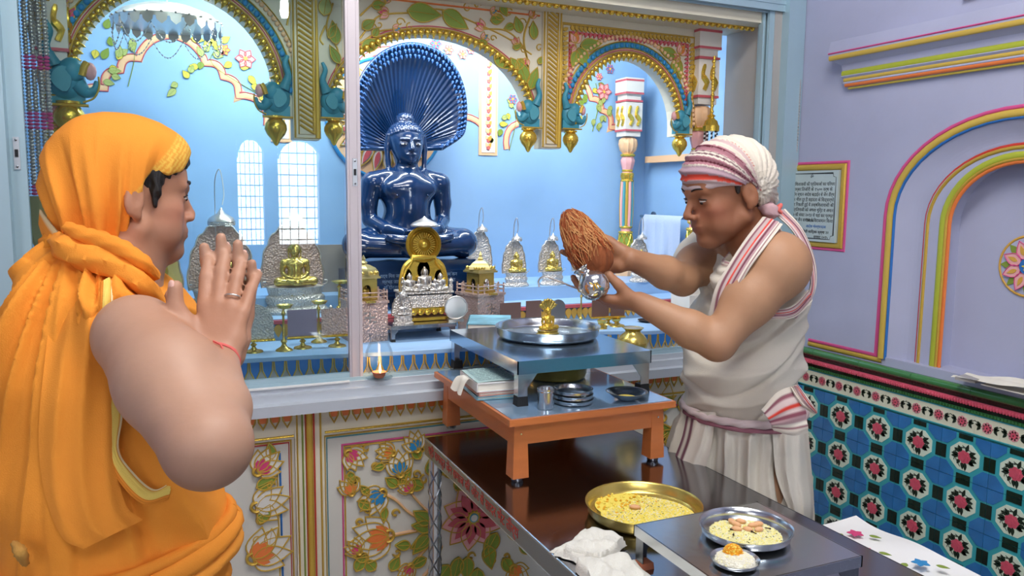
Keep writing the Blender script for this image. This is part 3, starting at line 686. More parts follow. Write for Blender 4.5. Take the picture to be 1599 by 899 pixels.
pk = G(); pk.ell((.045, -.012, .022), (.012, .01, .018), 10, 6); pk.build('tongue', 'm_pink', el0, 60)
db = G(); db.lathe([(.002, -.062), (.006, -.058), (.012, -.046), (.024, -.032), (.030, -.018), (.029, -.006), (.022, .006), (.017, .010), (.024, .013), (.024, .018)], n=20); d0 = db.build('gold_drop', 'goldbright', screen, 60)
ek = 0
for px, pz, s in ((-.205, 1, 1.35), (.345, -1, 1.1), (.510, 1, 1.0), (1.180, -1, 1.0), (1.336, 1, .95), (1.806, -1, .95)):
    if ek == 0: e = el0; dr = d0
    else:
        e = link_copy(el0, parent=screen); dr = link_copy(d0, parent=screen)
        for c in el0.children: link_copy(c, parent=e)
    e.location = (px, YS-.008, 1.818 if s < 1.3 else 1.835); e.scale = (s*pz, s, s); dr.location = (px+.004*pz, YS-.005, 1.752 if s < 1.3 else 1.760); dr.scale = (s,)*3; ek += 1
# pilasters with slanting gold flutes
for xa, xb in ((.392, .470), (1.224, 1.297)):
    g = G(); g.fr = FS; g.prism([(xa, 1.705), (xb, 1.705), (xb, ZT), (xa, ZT)], -.05, .012); pil = g.build('pilaster', 'cream', screen, 0)
    g = G(); e = .005
    for q, w in ((e, .006), (.016, .004)): band(g, [(xa+q, ZT), (xa+q, 1.705+q), (xb-q, 1.705+q), (xb-q, ZT)], w, .005, lift=.012, fr=FS)
    g.build('gold_line', 'goldpaint', pil, 40)
    g = G(); z = 1.725
    while z < ZT:
        band(g, [(xa+.019, z+.024), (xb-.019, z)], .0085, .006, lift=.012, n=4, fr=FS); z += .0155
    g.build('gold_flute', 'goldpaint', pil, 40)
# ------------------------------------------------------------ columns
def column(parent, x, y, zb, zt, r, nm='column'):
    H = zt-zb; P = lambda t: zb+H*t
    root = bpy.data.objects.new(nm, None); COL.objects.link(root); root.parent = parent; root.location = (x, y, zb)
    def part(name, fn, m):
        g = G(); fn(g); g.v = [(v[0]-x, v[1]-y, v[2]-zb) for v in g.v]; return g.build(name, m, root, 40)
    part('shaft_block', lambda g: (g.box((x, y, P(.965)), (r*2.5, r*2.5, H*.07)), g.box((x, y, P(.915)), (r*2.05, r*2.05, H*.04)), g.box((x, y, P(.835)), (r*2.35, r*2.35, H*.12)), g.box((x, y, P(.762)), (r*2.1, r*2.1, H*.025))), 'marble')
    part('painted_band', lambda g: [g.box((x, y, P(t)), (r*w, r*w, H*.008)) for t, w in ((.935, 2.54), (.902, 2.4), (.775, 2.4), (.99, 2.54))], 'm_rosy')
    def flames(g):
        for s in range(4):
            for k in (-1, 1):
                a = s*PI/2; ux = Vector((math.cos(a), math.sin(a), 0)); uy = Vector((-ux.y, ux.x, 0)); c = Vector((x, y, P(.835)))+ux*r*1.18+uy*k*r*.5
                g.tube(cat_rom([c+Vector((0, 0, -H*.04)), c+uy*.25*r+Vector((0, 0, -H*.015)), c-uy*.2*r+Vector((0, 0, H*.01)), c+Vector((0, 0, H*.045))], 4), [.22*r]*4+[.3*r]*4+[.2*r]*4+[.12*r], 6)
    part('gold_flame', flames, 'goldbright')
    part('lotus_capital', lambda g: g.lathe([(r*.75, P(.745)), (r*1.05, P(.735)), (r*1.1, P(.715)), (r*.95, P(.69)), (r*.6, P(.675))][::-1], (x, y, 0), 24, lobes=12, lamp=.06), 'm_peach')
    part('gold_ring', lambda g: [g.lathe([(r*(w-.12), P(t)-H*.006), (r*w, P(t)), (r*(w-.12), P(t)+H*.006)], (x, y, 0), 20) for t, w in ((.668, .95), (.60, .72), (.585, .85), (.555, .85), (.35, .85), (.325, .95), (.225, 1.0), (.215, 1.1))], 'goldbright')
    part('core', lambda g: g.lathe([(r*.62, P(.2)), (r*.62, P(.74))], (x, y, 0), 16), 'm_pink')
    part('baluster', lambda g: g.lathe([(r*.62, P(.605)), (r*.8, P(.63)), (r*.86, P(.645)), (r*.6, P(.668))], (x, y, 0), 24, lobes=8, lamp=.05), 'm_pink')
    part('gold_collar', lambda g: g.lathe([(r*.6, P(.555)), (r*.78, P(.57)), (r*.8, P(.585))], (x, y, 0), 24, lobes=10, lamp=.08), 'goldbright')
    n = 12
    for k in range(3):
        def strip(g, k=k):
            for i in range(k, n, 3):
                a = 2*PI*i/n; rr_ = lambda t: r*(.62+.10*math.sin(PI*t))
                g.tube([(x+rr_(t)*math.cos(a), y+rr_(t)*math.sin(a), P(.35+.205*t)) for t in np.linspace(0, 1, 6)], r*.19, 6)
        part('flute', strip, ['m_pink', 'm_teal', 'goldpaint'][k])
    part('leaf_vase', lambda g: g.lathe([(r*.62, P(.225)), (r*.95, P(.24)), (r*1.0, P(.26)), (r*.78, P(.31)), (r*.7, P(.325))], (x, y, 0), 24, lobes=8, lamp=.08), 'm_green')
    def latt(g):
        for s in (-1, 1):
            for i in range(8):
                a0 = 2*PI*i/8; g.tube([(x+r*q*math.cos(a0+s*t*1.2), y+r*q*math.sin(a0+s*t*1.2), P(.232+.09*t)) for t, q in ((0, .92), (.25, 1.03), (.5, .96), (.75, .86), (1, .76))], r*.07, 5)
    part('gold_lattice', latt, 'goldbright')
    part('lotus_base', lambda g: g.lathe([(r*1.15, P(.13)), (r*1.25, P(.15)), (r*1.2, P(.18)), (r*1.0, P(.205)), (r*.9, P(.215))], (x, y, 0), 24, lobes=10, lamp=.07), 'm_peach')
    part('plinth', lambda g: (g.box((x, y, P(.115)), (r*2.4, r*2.4, H*.03)), g.box((x, y, P(.05)), (r*3.0, r*3.0, H*.10))), 'marble')
    return root
column(screen, 1.905, 2.515, 1.06, ZT, .040); column(screen, -.235, 2.515, 1.06, ZT, .036)
column(inner, 1.915, 3.03, 1.06, 2.05, .036)
# ------------------------------------------------------------ stepped platform
def stage_front(x):
    if x < 1.33: return 2.375-.075*math.exp(-((x-.86)/.42)**2)
    return 2.42-.075*math.exp(-((x-1.62)/.15)**2)
xs = list(np.linspace(-.36, 2.03, 70)); zt_, zb_ = 1.068, .985
g = G()
g.sheet([[(x, 3.1, zt_) for x in xs], [(x, stage_front(x), zt_) for x in xs], [(x, stage_front(x)-.002, zt_-.004) for x in xs], [(x, stage_front(x), zb_) for x in xs]])
plat = struct('floor_platform', g, 'marble_grey', smooth=30)
g = G(); g.sheet([[(x, 3.1, zt_+.004) for x in xs], [(x, stage_front(x)+.004, zt_+.004) for x in xs], [(x, stage_front(x)-.004, zt_) for x in xs], [(x, stage_front(x)-.004, zt_-.012) for x in xs]]); g.build('blue_sheet', 'sheetblue', plat, 30)
gp, gg = G(), G(); x = -.33
while x < 2.0:
    w = .0150; y = stage_front(x)-.003
    def q(u, v, h=0): return Vector((x+u, y-h, zt_-.012+v))
    gp.fr = q; P5 = [(-w, 0), (w, 0), (w*.9, -.026), (0, -.056), (-w*.9, -.026)]; gp.prism(P5, 0, .004); band(gg, P5[1:]+P5[:1], .004, .003, lift=.004, n=3, fr=q); gp.fr = None; x += .034
gp.build('blue_petal', 'royal', plat, 40); gg.build('gold_petal_outline', 'goldpaint', plat, 40)
# upper steps
g = G(); g.box((.85, 2.85, 1.098), (2.38, .48, .084)); st2 = struct('floor_step', g, 'sheetblue', smooth=0)
g = G(); g.box((.85, 2.605, 1.131), (2.38, .012, .012)); g.build('pink_line', 'm_rosy', st2, 0)
g = G(); x = -.3
while x < 2.0: g.fr = facade(2.608); g.prism(leaf2(x, 1.126, -PI/2, .045, .012, 6), 0, .005); x += .024
g.fr = None; g.build('yellow_petal', 'm_ochre', st2, 40)
g = G(); g.box((.85, 2.93, 1.165), (2.38, .34, .05)); struct('floor_step', g, 'sheetblue', smooth=0)
# ------------------------------------------------------------ aluminium window frame and the sliding door
wf = bpy.data.objects.new('window_1', None); COL.objects.link(wf); wf['kind'] = 'structure'
def fpart(name, boxes, m, smooth=0):
    g = G()
    for b in boxes: g.box(*b)
    return g.build(name, m, wf, smooth)
fpart('sill', [((.85, 2.265, .945), (2.50, .110, .030)), ((.85, 2.285, .970), (2.50, .085, .024)), ((.85, 2.30, .990), (2.50, .072, .018))], 'aluminium')
fpart('track', [((.85, y, 1.003), (2.40, .005, .012)) for y in (2.275, 2.297, 2.318)], 'aluminium_blue')
fpart('track_shadow_gap', [((.85, y, 1.0005), (2.40, .012, .003)) for y in (2.286, 2.3075)], 'black')
fpart('head_rail', [((.85, 2.30, 2.245), (2.55, .09, .05)), ((.85, 2.262, 2.212), (2.50, .008, .03)), ((.85, 2.285, 2.208), (2.50, .008, .03)), ((.85, 2.308, 2.205), (2.50, .008, .03)), ((.85, 2.332, 2.205), (2.50, .008, .03))], 'aluminium_blue')
fpart('head_gap', [((.85, 2.297, 2.216), (2.48, .066, .006))], 'black')
fpart('jamb', [((2.10, 2.29, 1.60), (.075, .11, 1.34)), ((2.035, 2.278, 1.60), (.055, .012, 1.24)), ((2.035, 2.302, 1.60), (.05, .008, 1.24)), ((2.035, 2.325, 1.60), (.055, .012, 1.24)), ((2.00, 2.30, 1.60), (.010, .020, 1.22))], 'aluminium_blue')
fpart('jamb_gap', [((2.045, 2.29, 1.60), (.03, .012, 1.22)), ((2.045, 2.313, 1.60), (.03, .010, 1.22))], 'black')
fpart('jamb', [((-.345, 2.29, 1.60), (.06, .11, 1.34))], 'aluminium_blue')
fpart('door_stile', [((-.301, 2.288, 1.60), (.040, .022, 1.19))], 'aluminium_blue')
fpart('door_stile', [((.5245, 2.288, 1.60), (.039, .022, 1.20)), ((.513, 2.276, 1.60), (.003, .003, 1.19)), ((.536, 2.276, 1.60), (.003, .003, 1.19))], 'aluminium_pink')
fpart('door_rail', [((.11, 2.288, 1.014), (.80, .018, .016)), ((.11, 2.288, 2.185), (.80, .018, .02))], 'aluminium_blue')
fpart('rail_trim', [((.11, 2.262, 1.0005), (.78, .012, .004))], 'white')
for lx, lz in ((.5265, 1.605), (-.300, 1.634)):
    lk = fpart('latch_plate', [((lx, 2.275, lz), (.013, .004, .078))], 'aluminium'); g = G(); g.box((lx, 2.2725, lz), (.007, .003, .018)); g.build('latch_slot', 'black', lk, 0)
    g = G(); [g.lathe([(.0028, 0), (.0028, .003), (.001, .004)], (lx, 2.2735, lz+d), 8, axis=(0, -1, 0)) for d in (-.032, .032)]; g.build('screw', 'steel_brushed', lk, 40)
g = G(); g.box((.107, 2.290, 1.60), (.784, .004, 1.17)); g.build('glass_pane', 'door_glass', wf, 0)
# ------------------------------------------------------------ painted wall below the opening
YF = 2.30; FF = facade(YF)
g = G(); g.fr = FF; g.prism([(-.6, 0), (2.14, 0), (2.14, .93), (-.6, .93)], -.18, 0); low = struct('wall_lower', g, 'relief_ground', smooth=0)
g = G(); g.fr = FF; g.prism([(-.6, .840), (2.13, .840), (2.13, .932), (-.6, .932)], 0, .012); g.prism([(.345, .0), (.428, .0), (.428, .93), (.345, .93)], 0, .014); bandp = g.build('frieze', 'cream', low, 0)
def fline(name, pts, w, h, m, lift=0, closed=False): return wline(name, pts, w, h, m, FF, low, lift, closed)
g1, g2 = G(), G()
for x in np.arange(-.58, 2.13, .0335):
    if .335 < x < .435: continue
    P5 = [(x-.0145, .930), (x+.0145, .930), (x+.012, .897), (x, .876), (x-.012, .897)]
    g1.fr = FF; g1.prism([(x-.0165, .930), (x+.0165, .930), (x+.008, .893), (x-.008, .893)], .012, .014); band(g2, P5[1:]+P5[:1], .0045, .004, lift=.013, n=4, fr=FF)
g1.build('orange_petal', 'm_orange', low, 40); g2.build('gold_petal_outline', 'goldpaint', low, 40)
fline('gold_line', [(.43, .848), (2.13, .848)], .007, .006, 'goldbright', .012); fline('gold_line', [(-.58, .848), (.342, .848)], .007, .006, 'goldbright', .012)
for x, w, m in ((.351, .005, 'goldpaint'), (.366, .005, 'm_green'), (.386, .020, 'goldpaint'), (.399, .005, 'm_red'), (.375, .003, 'm_red'), (.418, .006, 'goldpaint')): fline('upright_line', [(x, .05), (x, .925)], w, .005, m, .014)
def frame_lines(x0, x1, z1, cols):
    for d, w, m in cols: fline('frame_line', [(x0+d, .05), (x0+d, z1-d), (x1-d, z1-d), (x1-d, .05)], w, .005, m)
frame_lines(.432, 1.35, .832, ((0, .004, 'goldpaint'), (.006, .003, 'm_teal')))
frame_lines(.483, 1.30, .800, ((0, .005, 'pink'), (.007, .005, 'goldpaint')))
frame_lines(-.5, .335, .832, ((0, .005, 'goldpaint'), (.006, .003, 'm_red')))
frame_lines(-.45, .303, .795, ((0, .006, 'royal'), (.008, .004, 'goldpaint')))
frame_lines(1.40, 2.10, .80, ((0, .005, 'pink'), (.007, .005, 'goldpaint')))
sp = Spray(FF)
def LQ(px, py, ang, L, w, m='m_green', tip='m_pale', ow=.0042):
    u, v = fp(px, py, YF); sp.leaf(u, v, R(ang), L, w, m, .007, 'goldpaint', 0, ow)
def TULIP(px, py, ang, s, m, m2='m_pale'):
    """cup flower of overlapping petals opening along ang, gold rimmed"""
    u, v = fp(px, py, YF)
    for d, L, mm in ((-48, .85, m2), (48, .85, m2), (-24, 1.0, m2), (24, 1.0, m2), (0, 1.06, m2)):
        sp.leaf(u, v, R(ang+d), s*L, s*.27, mm, .006+.001*(abs(d) < 30), 'goldpaint', 0, .0045, mid=False)
        sp.q(m).prism(leaf2(u, v, R(ang+d), s*.55*L, s*.15, 6), .0075, .0100+.0003*(d//24))
    band(sp.q('goldpaint'), [(u+s*.16*math.cos(R(ang)+a), v+s*.16*math.sin(R(ang)+a)) for a in np.linspace(1.2, 5.0, 9)], .009, .009, lift=.006, fr=FF)
def CU(px, py, r, a0=0, s=1):
    u, v = fp(px, py, YF); pts = []
    for i in range(14):
        t = i/13; a = R(a0)+s*PI*1.8*t; q = r*(1-.72*t); pts.append((u+q*math.cos(a), v+q*math.sin(a)))
    sp.stem(pts, .007, h=.009)
def SQ(pts, w=.008, m='m_peach'):
    sp.stem([fp(*p, YF) for p in pts], w, m, .008); sp.stem([fp(p[0], p[1]+2, YF) for p in pts], .003, 'goldpaint', .010)
# big rosy flower
cu_, cv_ = fp(738, 806, YF)
for i in range(10):
    a = 2*PI*i/10+.15; sp.leaf(cu_+.02*math.cos(a), cv_+.02*math.sin(a), a, .092, .034, 'm_pink', .006, 'goldpaint', 0, .004, mid=False)
    sp.q('m_rosy').prism(leaf2(cu_+.02*math.cos(a), cv_+.02*math.sin(a), a, .070, .019, 6), .0088, .0098)
sp.q('goldpaint').prism([(cu_+.021*math.cos(q), cv_+.021*math.sin(q)) for q in np.linspace(0, 2*PI, 17)[:-1]], 0, .012); sp.q('m_teal').prism([(cu_+.015*math.cos(q), cv_+.015*math.sin(q)) for q in np.linspace(0, 2*PI, 17)[:-1]], .012, .014); sp.q('m_pale').prism([(cu_+.011*math.cos(q), cv_+.011*math.sin(q)) for q in np.linspace(0, 2*PI, 17)[:-1]], .014, .016)
TULIP(605, 835, 182, .118, 'm_orange'); TULIP(596, 768, 215, .078, 'm_blue'); TULIP(624, 738, 95, .072, 'm_blue'); TULIP(543, 706, -45, .062, 'm_pinkdeep'); TULIP(612, 706, 165, .052, 'm_orange'); TULIP(548, 768, 105, .055, 'm_orange'); TULIP(640, 764, 125, .048, 'm_pinkdeep'); TULIP(640, 882, 235, .050, 'm_pinkdeep')
SQ([(605, 836), (640, 829), (675, 822)]); SQ([(642, 770), (660, 790), (676, 803)]); SQ([(645, 880), (660, 860), (675, 845)])
for a in [(672, 815, 140, .075, .022), (674, 822, 165, .07, .020), (672, 830, 225, .085, .024), (670, 836, 205, .07, .018), (620, 758, 140, .05, .016), (632, 760, 110, .055, .012), (627, 755, 60, .060, .013), (560, 780, -45, .05, .015), (600, 790, 265, .05, .012), (575, 770, 130, .04, .012), (600, 725, 190, .04, .012), (545, 735, -80, .04, .012), (700, 745, 100, .06, .016), (712, 765, 70, .05, .016), (668, 740, 85, .05, .012)]: LQ(*a)
for a in [(775, 830, 240, .09, .026), (760, 850, 280, .085, .024), (728, 868, 270, .08, .024), (795, 815, 290, .075, .022), (785, 870, 300, .07, .02), (716, 868, 255, .08, .022), (610, 890, 60, .05, .018), (585, 888, 130, .05, .018), (810, 850, 330, .07, .02)]: LQ(*a)
for a in [(662, 748, .016, 90), (617, 801, .014, 0), (620, 862, .014, 180), (585, 728, .013, 0), (572, 700, .014, 60), (658, 700, .016, 90), (806, 822, .014, 0), (735, 868, .015, 0), (770, 873, .015, 90), (575, 795, .013, 120), (560, 815, .012, 0), (790, 868, .018, 200), (650, 740, .013, 0)]: CU(*a)
for a in [(660, 760, 150, .06, .02), (690, 740, 60, .08, .026), (715, 745, 110, .07, .022), (760, 765, 60, .07, .022), (700, 880, 230, .09, .028), (745, 885, 260, .10, .03), (665, 870, 200, .06, .018), (640, 850, 170, .05, .016), (560, 745, 200, .04, .013), (590, 700, -30, .04, .012), (655, 715, 120, .05, .016), (575, 870, 160, .05, .016), (555, 890, 60, .06, .018)]: LQ(*a)
TULIP(650, 700, 110, .060, 'm_blue'); TULIP(560, 860, 130, .050, 'm_pinkdeep'); TULIP(800, 885, -60, .07, 'm_orange')
SQ([(690, 850), (676, 880), (660, 899)]); SQ([(600, 770), (618, 780), (640, 800), (672, 815)])
# left panel (partly behind the man) and the strip right of the table
TULIP(402, 735, 40, .075, 'm_pinkdeep'); TULIP(400, 790, 10, .09, 'm_pale'); TULIP(395, 870, 25, .11, 'm_orange')
for a in [(400, 760, 20, .06, .018), (425, 715, 100, .05, .014), (405, 815, 60, .06, .018), (420, 850, 80, .05, .016)]: LQ(*a)
for a in [(422, 757, .014, 0), (408, 812, .016, 90), (400, 842, .014, 0)]: CU(*a)
for a in [(1035, 640, 80, .10, .03), (1045, 690, 120, .09, .028), (1030, 665, 200, .07, .022), (1060, 640, 60, .08, .024), (1050, 620, 100, .06, .02), (1020, 690, 30, .08, .022)]: LQ(*a, ow=.007)
for a in [(1035, 650, .030, 90), (1052, 672, .026, 0), (1040, 695, .022, 180), (1065, 655, .024, 200)]: CU(*a)
TULIP(1025, 705, 60, .06, 'm_pinkdeep')
sp.build(low, NM)
# ============================================================ SCULPTING: smooth blends of tapered limbs -> one mesh
class Sculpt:
    def __init__(s, M=None): s.p = []; s.M = M or Matrix.Identity(4); s.sc = s.M.to_scale()[0]
    def _pt(s, p): return np.array((s.M @ Vector(p))[:], dtype=np.float32)
    def cone(s, a, b, ra, rb=None, k=.012, op=1):
        rb = ra if rb is None else rb; a, b = s._pt(a), s._pt(b); ra *= s.sc; rb *= s.sc; k *= s.sc
        s.p.append(('c', a, b, ra, rb, k, op, (a+b)/2, float(np.linalg.norm(b-a))/2+max(ra, rb))); return s
    def chain(s, pts, rads, k=.012, op=1):
        for i in range(len(pts)-1): s.cone(pts[i], pts[i+1], rads[i], rads[i+1], k, op)
        return s
    def ell(s, c, r, rot=None, k=.012, op=1):
        if not hasattr(r, '__len__'): r = (r, r, r)
        Q = s.M.to_3x3().normalized()
        if rot is not None: Q = Q @ (rot if isinstance(rot, Matrix) else Matrix.Rotation(rot[2], 3, 'Z') @ Matrix.Rotation(rot[1], 3, 'Y') @ Matrix.Rotation(rot[0], 3, 'X'))
        r = np.array(r, dtype=np.float32)*s.sc
        s.p.append(('e', s._pt(c), np.array([list(q) for q in Q], dtype=np.float32), r, None, k*s.sc, op, s._pt(c), float(max(r)))); return s
    def sph(s, c, r, k=.012, op=1): return s.cone(c, c, r, r, k, op)
    def half(s, c, n, k=.004):
        """cut everything on the side n points to"""
        s.p.append(('h', s._pt(c), np.array((s.M.to_3x3().normalized() @ Vector(n).normalized())[:], dtype=np.float32), 0, 0, k*s.sc, -1, s._pt(c), 1e3)); return s
    @staticmethod
    def dist(q, P):
        t = q[0]
        if t == 'c':
            _, a, b, ra, rb = q[:5]; pa = P-a; ba = b-a; L2 = float(ba@ba)
            if L2 < 1e-12: return np.sqrt((pa*pa).sum(-1))-ra
            h = np.clip((pa@ba)/L2, 0, 1); d = pa-h[..., None]*ba; return np.sqrt((d*d).sum(-1))-(ra+(rb-ra)*h)
        if t == 'e':
            _, c, Q, r = q[:4]; l = (P-c)@Q; a = l/r; k0 = np.sqrt((a*a).sum(-1)); a = l/(r*r); k1 = np.sqrt((a*a).sum(-1))+1e-9
            return k0*(k0-1)/k1
        if t == 'h': return -((P-q[1])@q[2])
    def field(s, P, cen=None, h=0):
        """P (nb,m,3) blocks; cen (nb,3) block centres, h half diagonal for culling"""
        D = np.full(P.shape[:-1], 9.0, dtype=np.float32)
        for q in s.p:
            k = max(q[5], 1e-5)
            if cen is not None:
                m = np.sqrt(((cen-q[7])**2).sum(-1)) < q[8]+h+k+.004
                if not m.any(): continue
                d = s.dist(q, P[m]); D0 = D[m]
            else: d = s.dist(q, P); D0 = D; m = None
            if q[6] > 0: e = np.maximum(k-np.abs(D0-d), 0)/k; r = np.minimum(D0, d)-e*e*k*.25
            else: e = np.maximum(k-np.abs(D0+d), 0)/k; r = np.maximum(D0, -d)+e*e*k*.25
            if m is None: D = r
            else: D[m] = r
        return D
    def mesh(s, vox=.004, lo=None, hi=None, smooth=1):
        add = [q for q in s.p if q[6] > 0]
        lo_ = np.min([q[7]-q[8] for q in add], 0)-vox*3; hi_ = np.max([q[7]+q[8] for q in add], 0)+vox*3
        if lo is not None: lo_ = np.maximum(lo_, lo)
        if hi is not None: hi_ = np.minimum(hi_, hi)
        n = 8; B = vox*n; nb = np.ceil((hi_-lo_)/B).astype(int)+1
        gx = np.stack(np.meshgrid(*[np.arange(k) for k in nb], indexing='ij'), -1).reshape(-1, 3)
        cen = (lo_+(gx+.5)*B).astype(np.float32); hd = B*.8661; keep = []
        for i in range(0, len(cen), 60000):
            c = cen[i:i+60000]; d = s.field(c[:, None, :], c, hd)[:, 0]; keep.append(np.abs(d) < hd*1.25+.002)
        kp = np.concatenate(keep); gx = gx[kp]; cen = cen[kp]
        loc = np.stack(np.meshgrid(*[np.arange(n+1)]*3, indexing='ij'), -1).reshape(-1, 3)
        VV, KK, QQ = [], [], []
        NB = (nb*n+2).astype(np.int64)
        def key(c): return (c[..., 0]*NB[1]+c[..., 1])*NB[2]+c[..., 2]
        corners = np.array([[a, b, c] for a in (0, 1) for b in (0, 1) for c in (0, 1)])
        edges = [(i, j) for i in range(8) for j in range(i+1, 8) if abs(corners[i]-corners[j]).sum() == 1]
        for i in range(0, len(gx), 3000):
            g_ = gx[i:i+3000]; base = g_*n
            P = (lo_ + (base[:, None, :]+loc[None])*vox).astype(np.float32)
            D = s.field(P, cen[i:i+3000], hd).reshape(-1, n+1, n+1, n+1)
            S = D < 0
            C = np.stack([D[:, a:a+n, b:b+n, c:c+n] for a, b, c in corners], -1)
            sg = (C < 0).sum(-1); act = (sg > 0) & (sg < 8); ai = np.argwhere(act)
            if not len(ai): continue
            Cv = C[act]; num = np.zeros((len(ai), 3)); cnt = np.zeros(len(ai))
            for a, b in edges:
                da, db_ = Cv[:, a], Cv[:, b]; m = (da < 0) != (db_ < 0); t = np.where(m, da/np.where(m, da-db_, 1), 0)
                num += np.where(m[:, None], corners[a]+t[:, None]*(corners[b]-corners[a]), 0); cnt += m
            cell = base[ai[:, 0]]+ai[:, 1:]
            VV.append(lo_+(cell+num/cnt[:, None])*vox); KK.append(key(cell.astype(np.int64)))
            for ax in range(3):                                  # edges leaving each sample along ax
                sl1 = [slice(None)]+[slice(0, n)]*3; sl2 = list(sl1); sl2[ax+1] = slice(1, n+1)
                s1, s2 = S[tuple(sl1)], S[tuple(sl2)]; m = s1 != s2; ei = np.argwhere(m)
                if not len(ei): continue
                c = (base[ei[:, 0]]+ei[:, 1:]).astype(np.int64); fl = s1[m]; u, v = (ax+1) % 3, (ax+2) % 3
                eu = np.zeros(3, int); eu[u] = 1; ev = np.zeros(3, int); ev[v] = 1
                q = np.stack([key(c-eu-ev), key(c-ev), key(c), key(c-eu)], -1); q[~fl] = q[~fl][:, ::-1]; QQ.append(q)
        Vt = np.concatenate(VV); K = np.concatenate(KK); Q = np.concatenate(QQ)
        o = np.argsort(K); K = K[o]; Vt = Vt[o]; ix = np.searchsorted(K, Q); ix[ix >= len(K)] = 0
        ok = (K[ix] == Q).all(1); F = ix[ok]
        for _ in range(smooth):
            acc = np.zeros_like(Vt); c = np.zeros(len(Vt))
            for j in range(4):
                a, b = F[:, j], F[:, (j+1) % 4]
                for ax in range(3): acc[:, ax] += np.bincount(a, Vt[b, ax], len(Vt))+np.bincount(b, Vt[a, ax], len(Vt))
                c += np.bincount(a, minlength=len(Vt))+np.bincount(b, minlength=len(Vt))
            Vt = Vt*.5+.5*acc/np.maximum(c, 1)[:, None]
        return Vt.astype(np.float32), F
def normals(Vt, F):
    a = Vt[F[:, 2]]-Vt[F[:, 0]]; b = Vt[F[:, 3]]-Vt[F[:, 1]]; n = np.cross(a, b); N = np.zeros_like(Vt)
    for j in range(4):
        for ax in range(3): N[:, ax] += np.bincount(F[:, j], n[:, ax], len(Vt))
    return N/(np.linalg.norm(N, axis=1, keepdims=True)+1e-9)
def mesh_obj(name, Vt, F, mats, parent=None, col=None, origin=None, world=True, flip=False):
    off = np.array(root_loc(parent)[:]) if (parent is not None and world) else np.zeros(3)
    if origin is not None: off = np.array(origin)
    me = bpy.data.meshes.new(name); me.vertices.add(len(Vt)); me.vertices.foreach_set('co', (Vt-off).astype(np.float32).ravel())
    nf = len(F); me.loops.add(nf*4); me.loops.foreach_set('vertex_index', F.ravel().astype(np.int32))
    me.polygons.add(nf); me.polygons.foreach_set('loop_start', np.arange(0, nf*4, 4, dtype=np.int32)); me.polygons.foreach_set('loop_total', np.full(nf, 4, dtype=np.int32))
    me.update(calc_edges=True); me.polygons.foreach_set('use_smooth', np.ones(nf, bool))
    me.materials.append(MATS[mats])
    if col is not None:
        ca = me.color_attributes.new('Col', 'FLOAT_COLOR', 'POINT'); ca.data.foreach_set('color', np.concatenate([col, np.ones((len(col), 1))], 1).astype(np.float32).ravel())
    o = bpy.data.objects.new(name, me); COL.objects.link(o)
    if parent is not None: o.parent = parent
    if origin is not None: o.location = origin
    return o
def surf(S, px, py, bias=.004, d0=.7, d1=2.6, vis=True):
    """depth of a sculpted surface seen along a ray; returns a point just proud of it"""
    ds = np.linspace(d0, d1, 900); r = np.array(ray(px, py)[:]); P = (np.array(CAM[:])[None]+ds[:, None]*r[None]).astype(np.float32)
    f = S.field(P[:, None, :])[:, 0]; i = np.argmax(f < bias); i = i if f[i] < bias else int(np.argmin(f)); return V(px, py, float(ds[i]))
def ringsurf(S, c, z, n, bias=.0, tilt=None, rmax=.45):
    out = []
    for k in range(n):
        a = 2*PI*k/n; d = np.array([math.cos(a), math.sin(a), 0]); zz = z+(tilt(a) if tilt else 0); rs_ = np.linspace(rmax, .02, 400); P = (np.array([c[0], c[1], zz])[None]+rs_[:, None]*d[None]).astype(np.float32)
        f = S.field(P[:, None, :])[:, 0]; i = int(np.argmax(f < bias)); out.append(Vector(P[i].tolist()))
    return out
def ridge(x, p=1.0): return (1-np.abs(np.sin(x*.5)))**1.0*2-1
def crease(x): return -np.exp(-(np.sin(x*.5)/.30)**2)
def mixc(base, c, w): return base*(1-w[:, None])+np.array(c)[None]*w[:, None]
def gauss(P, c, r): return np.exp(-(((P-np.array(c[:]))/np.array(r))**2).sum(-1))
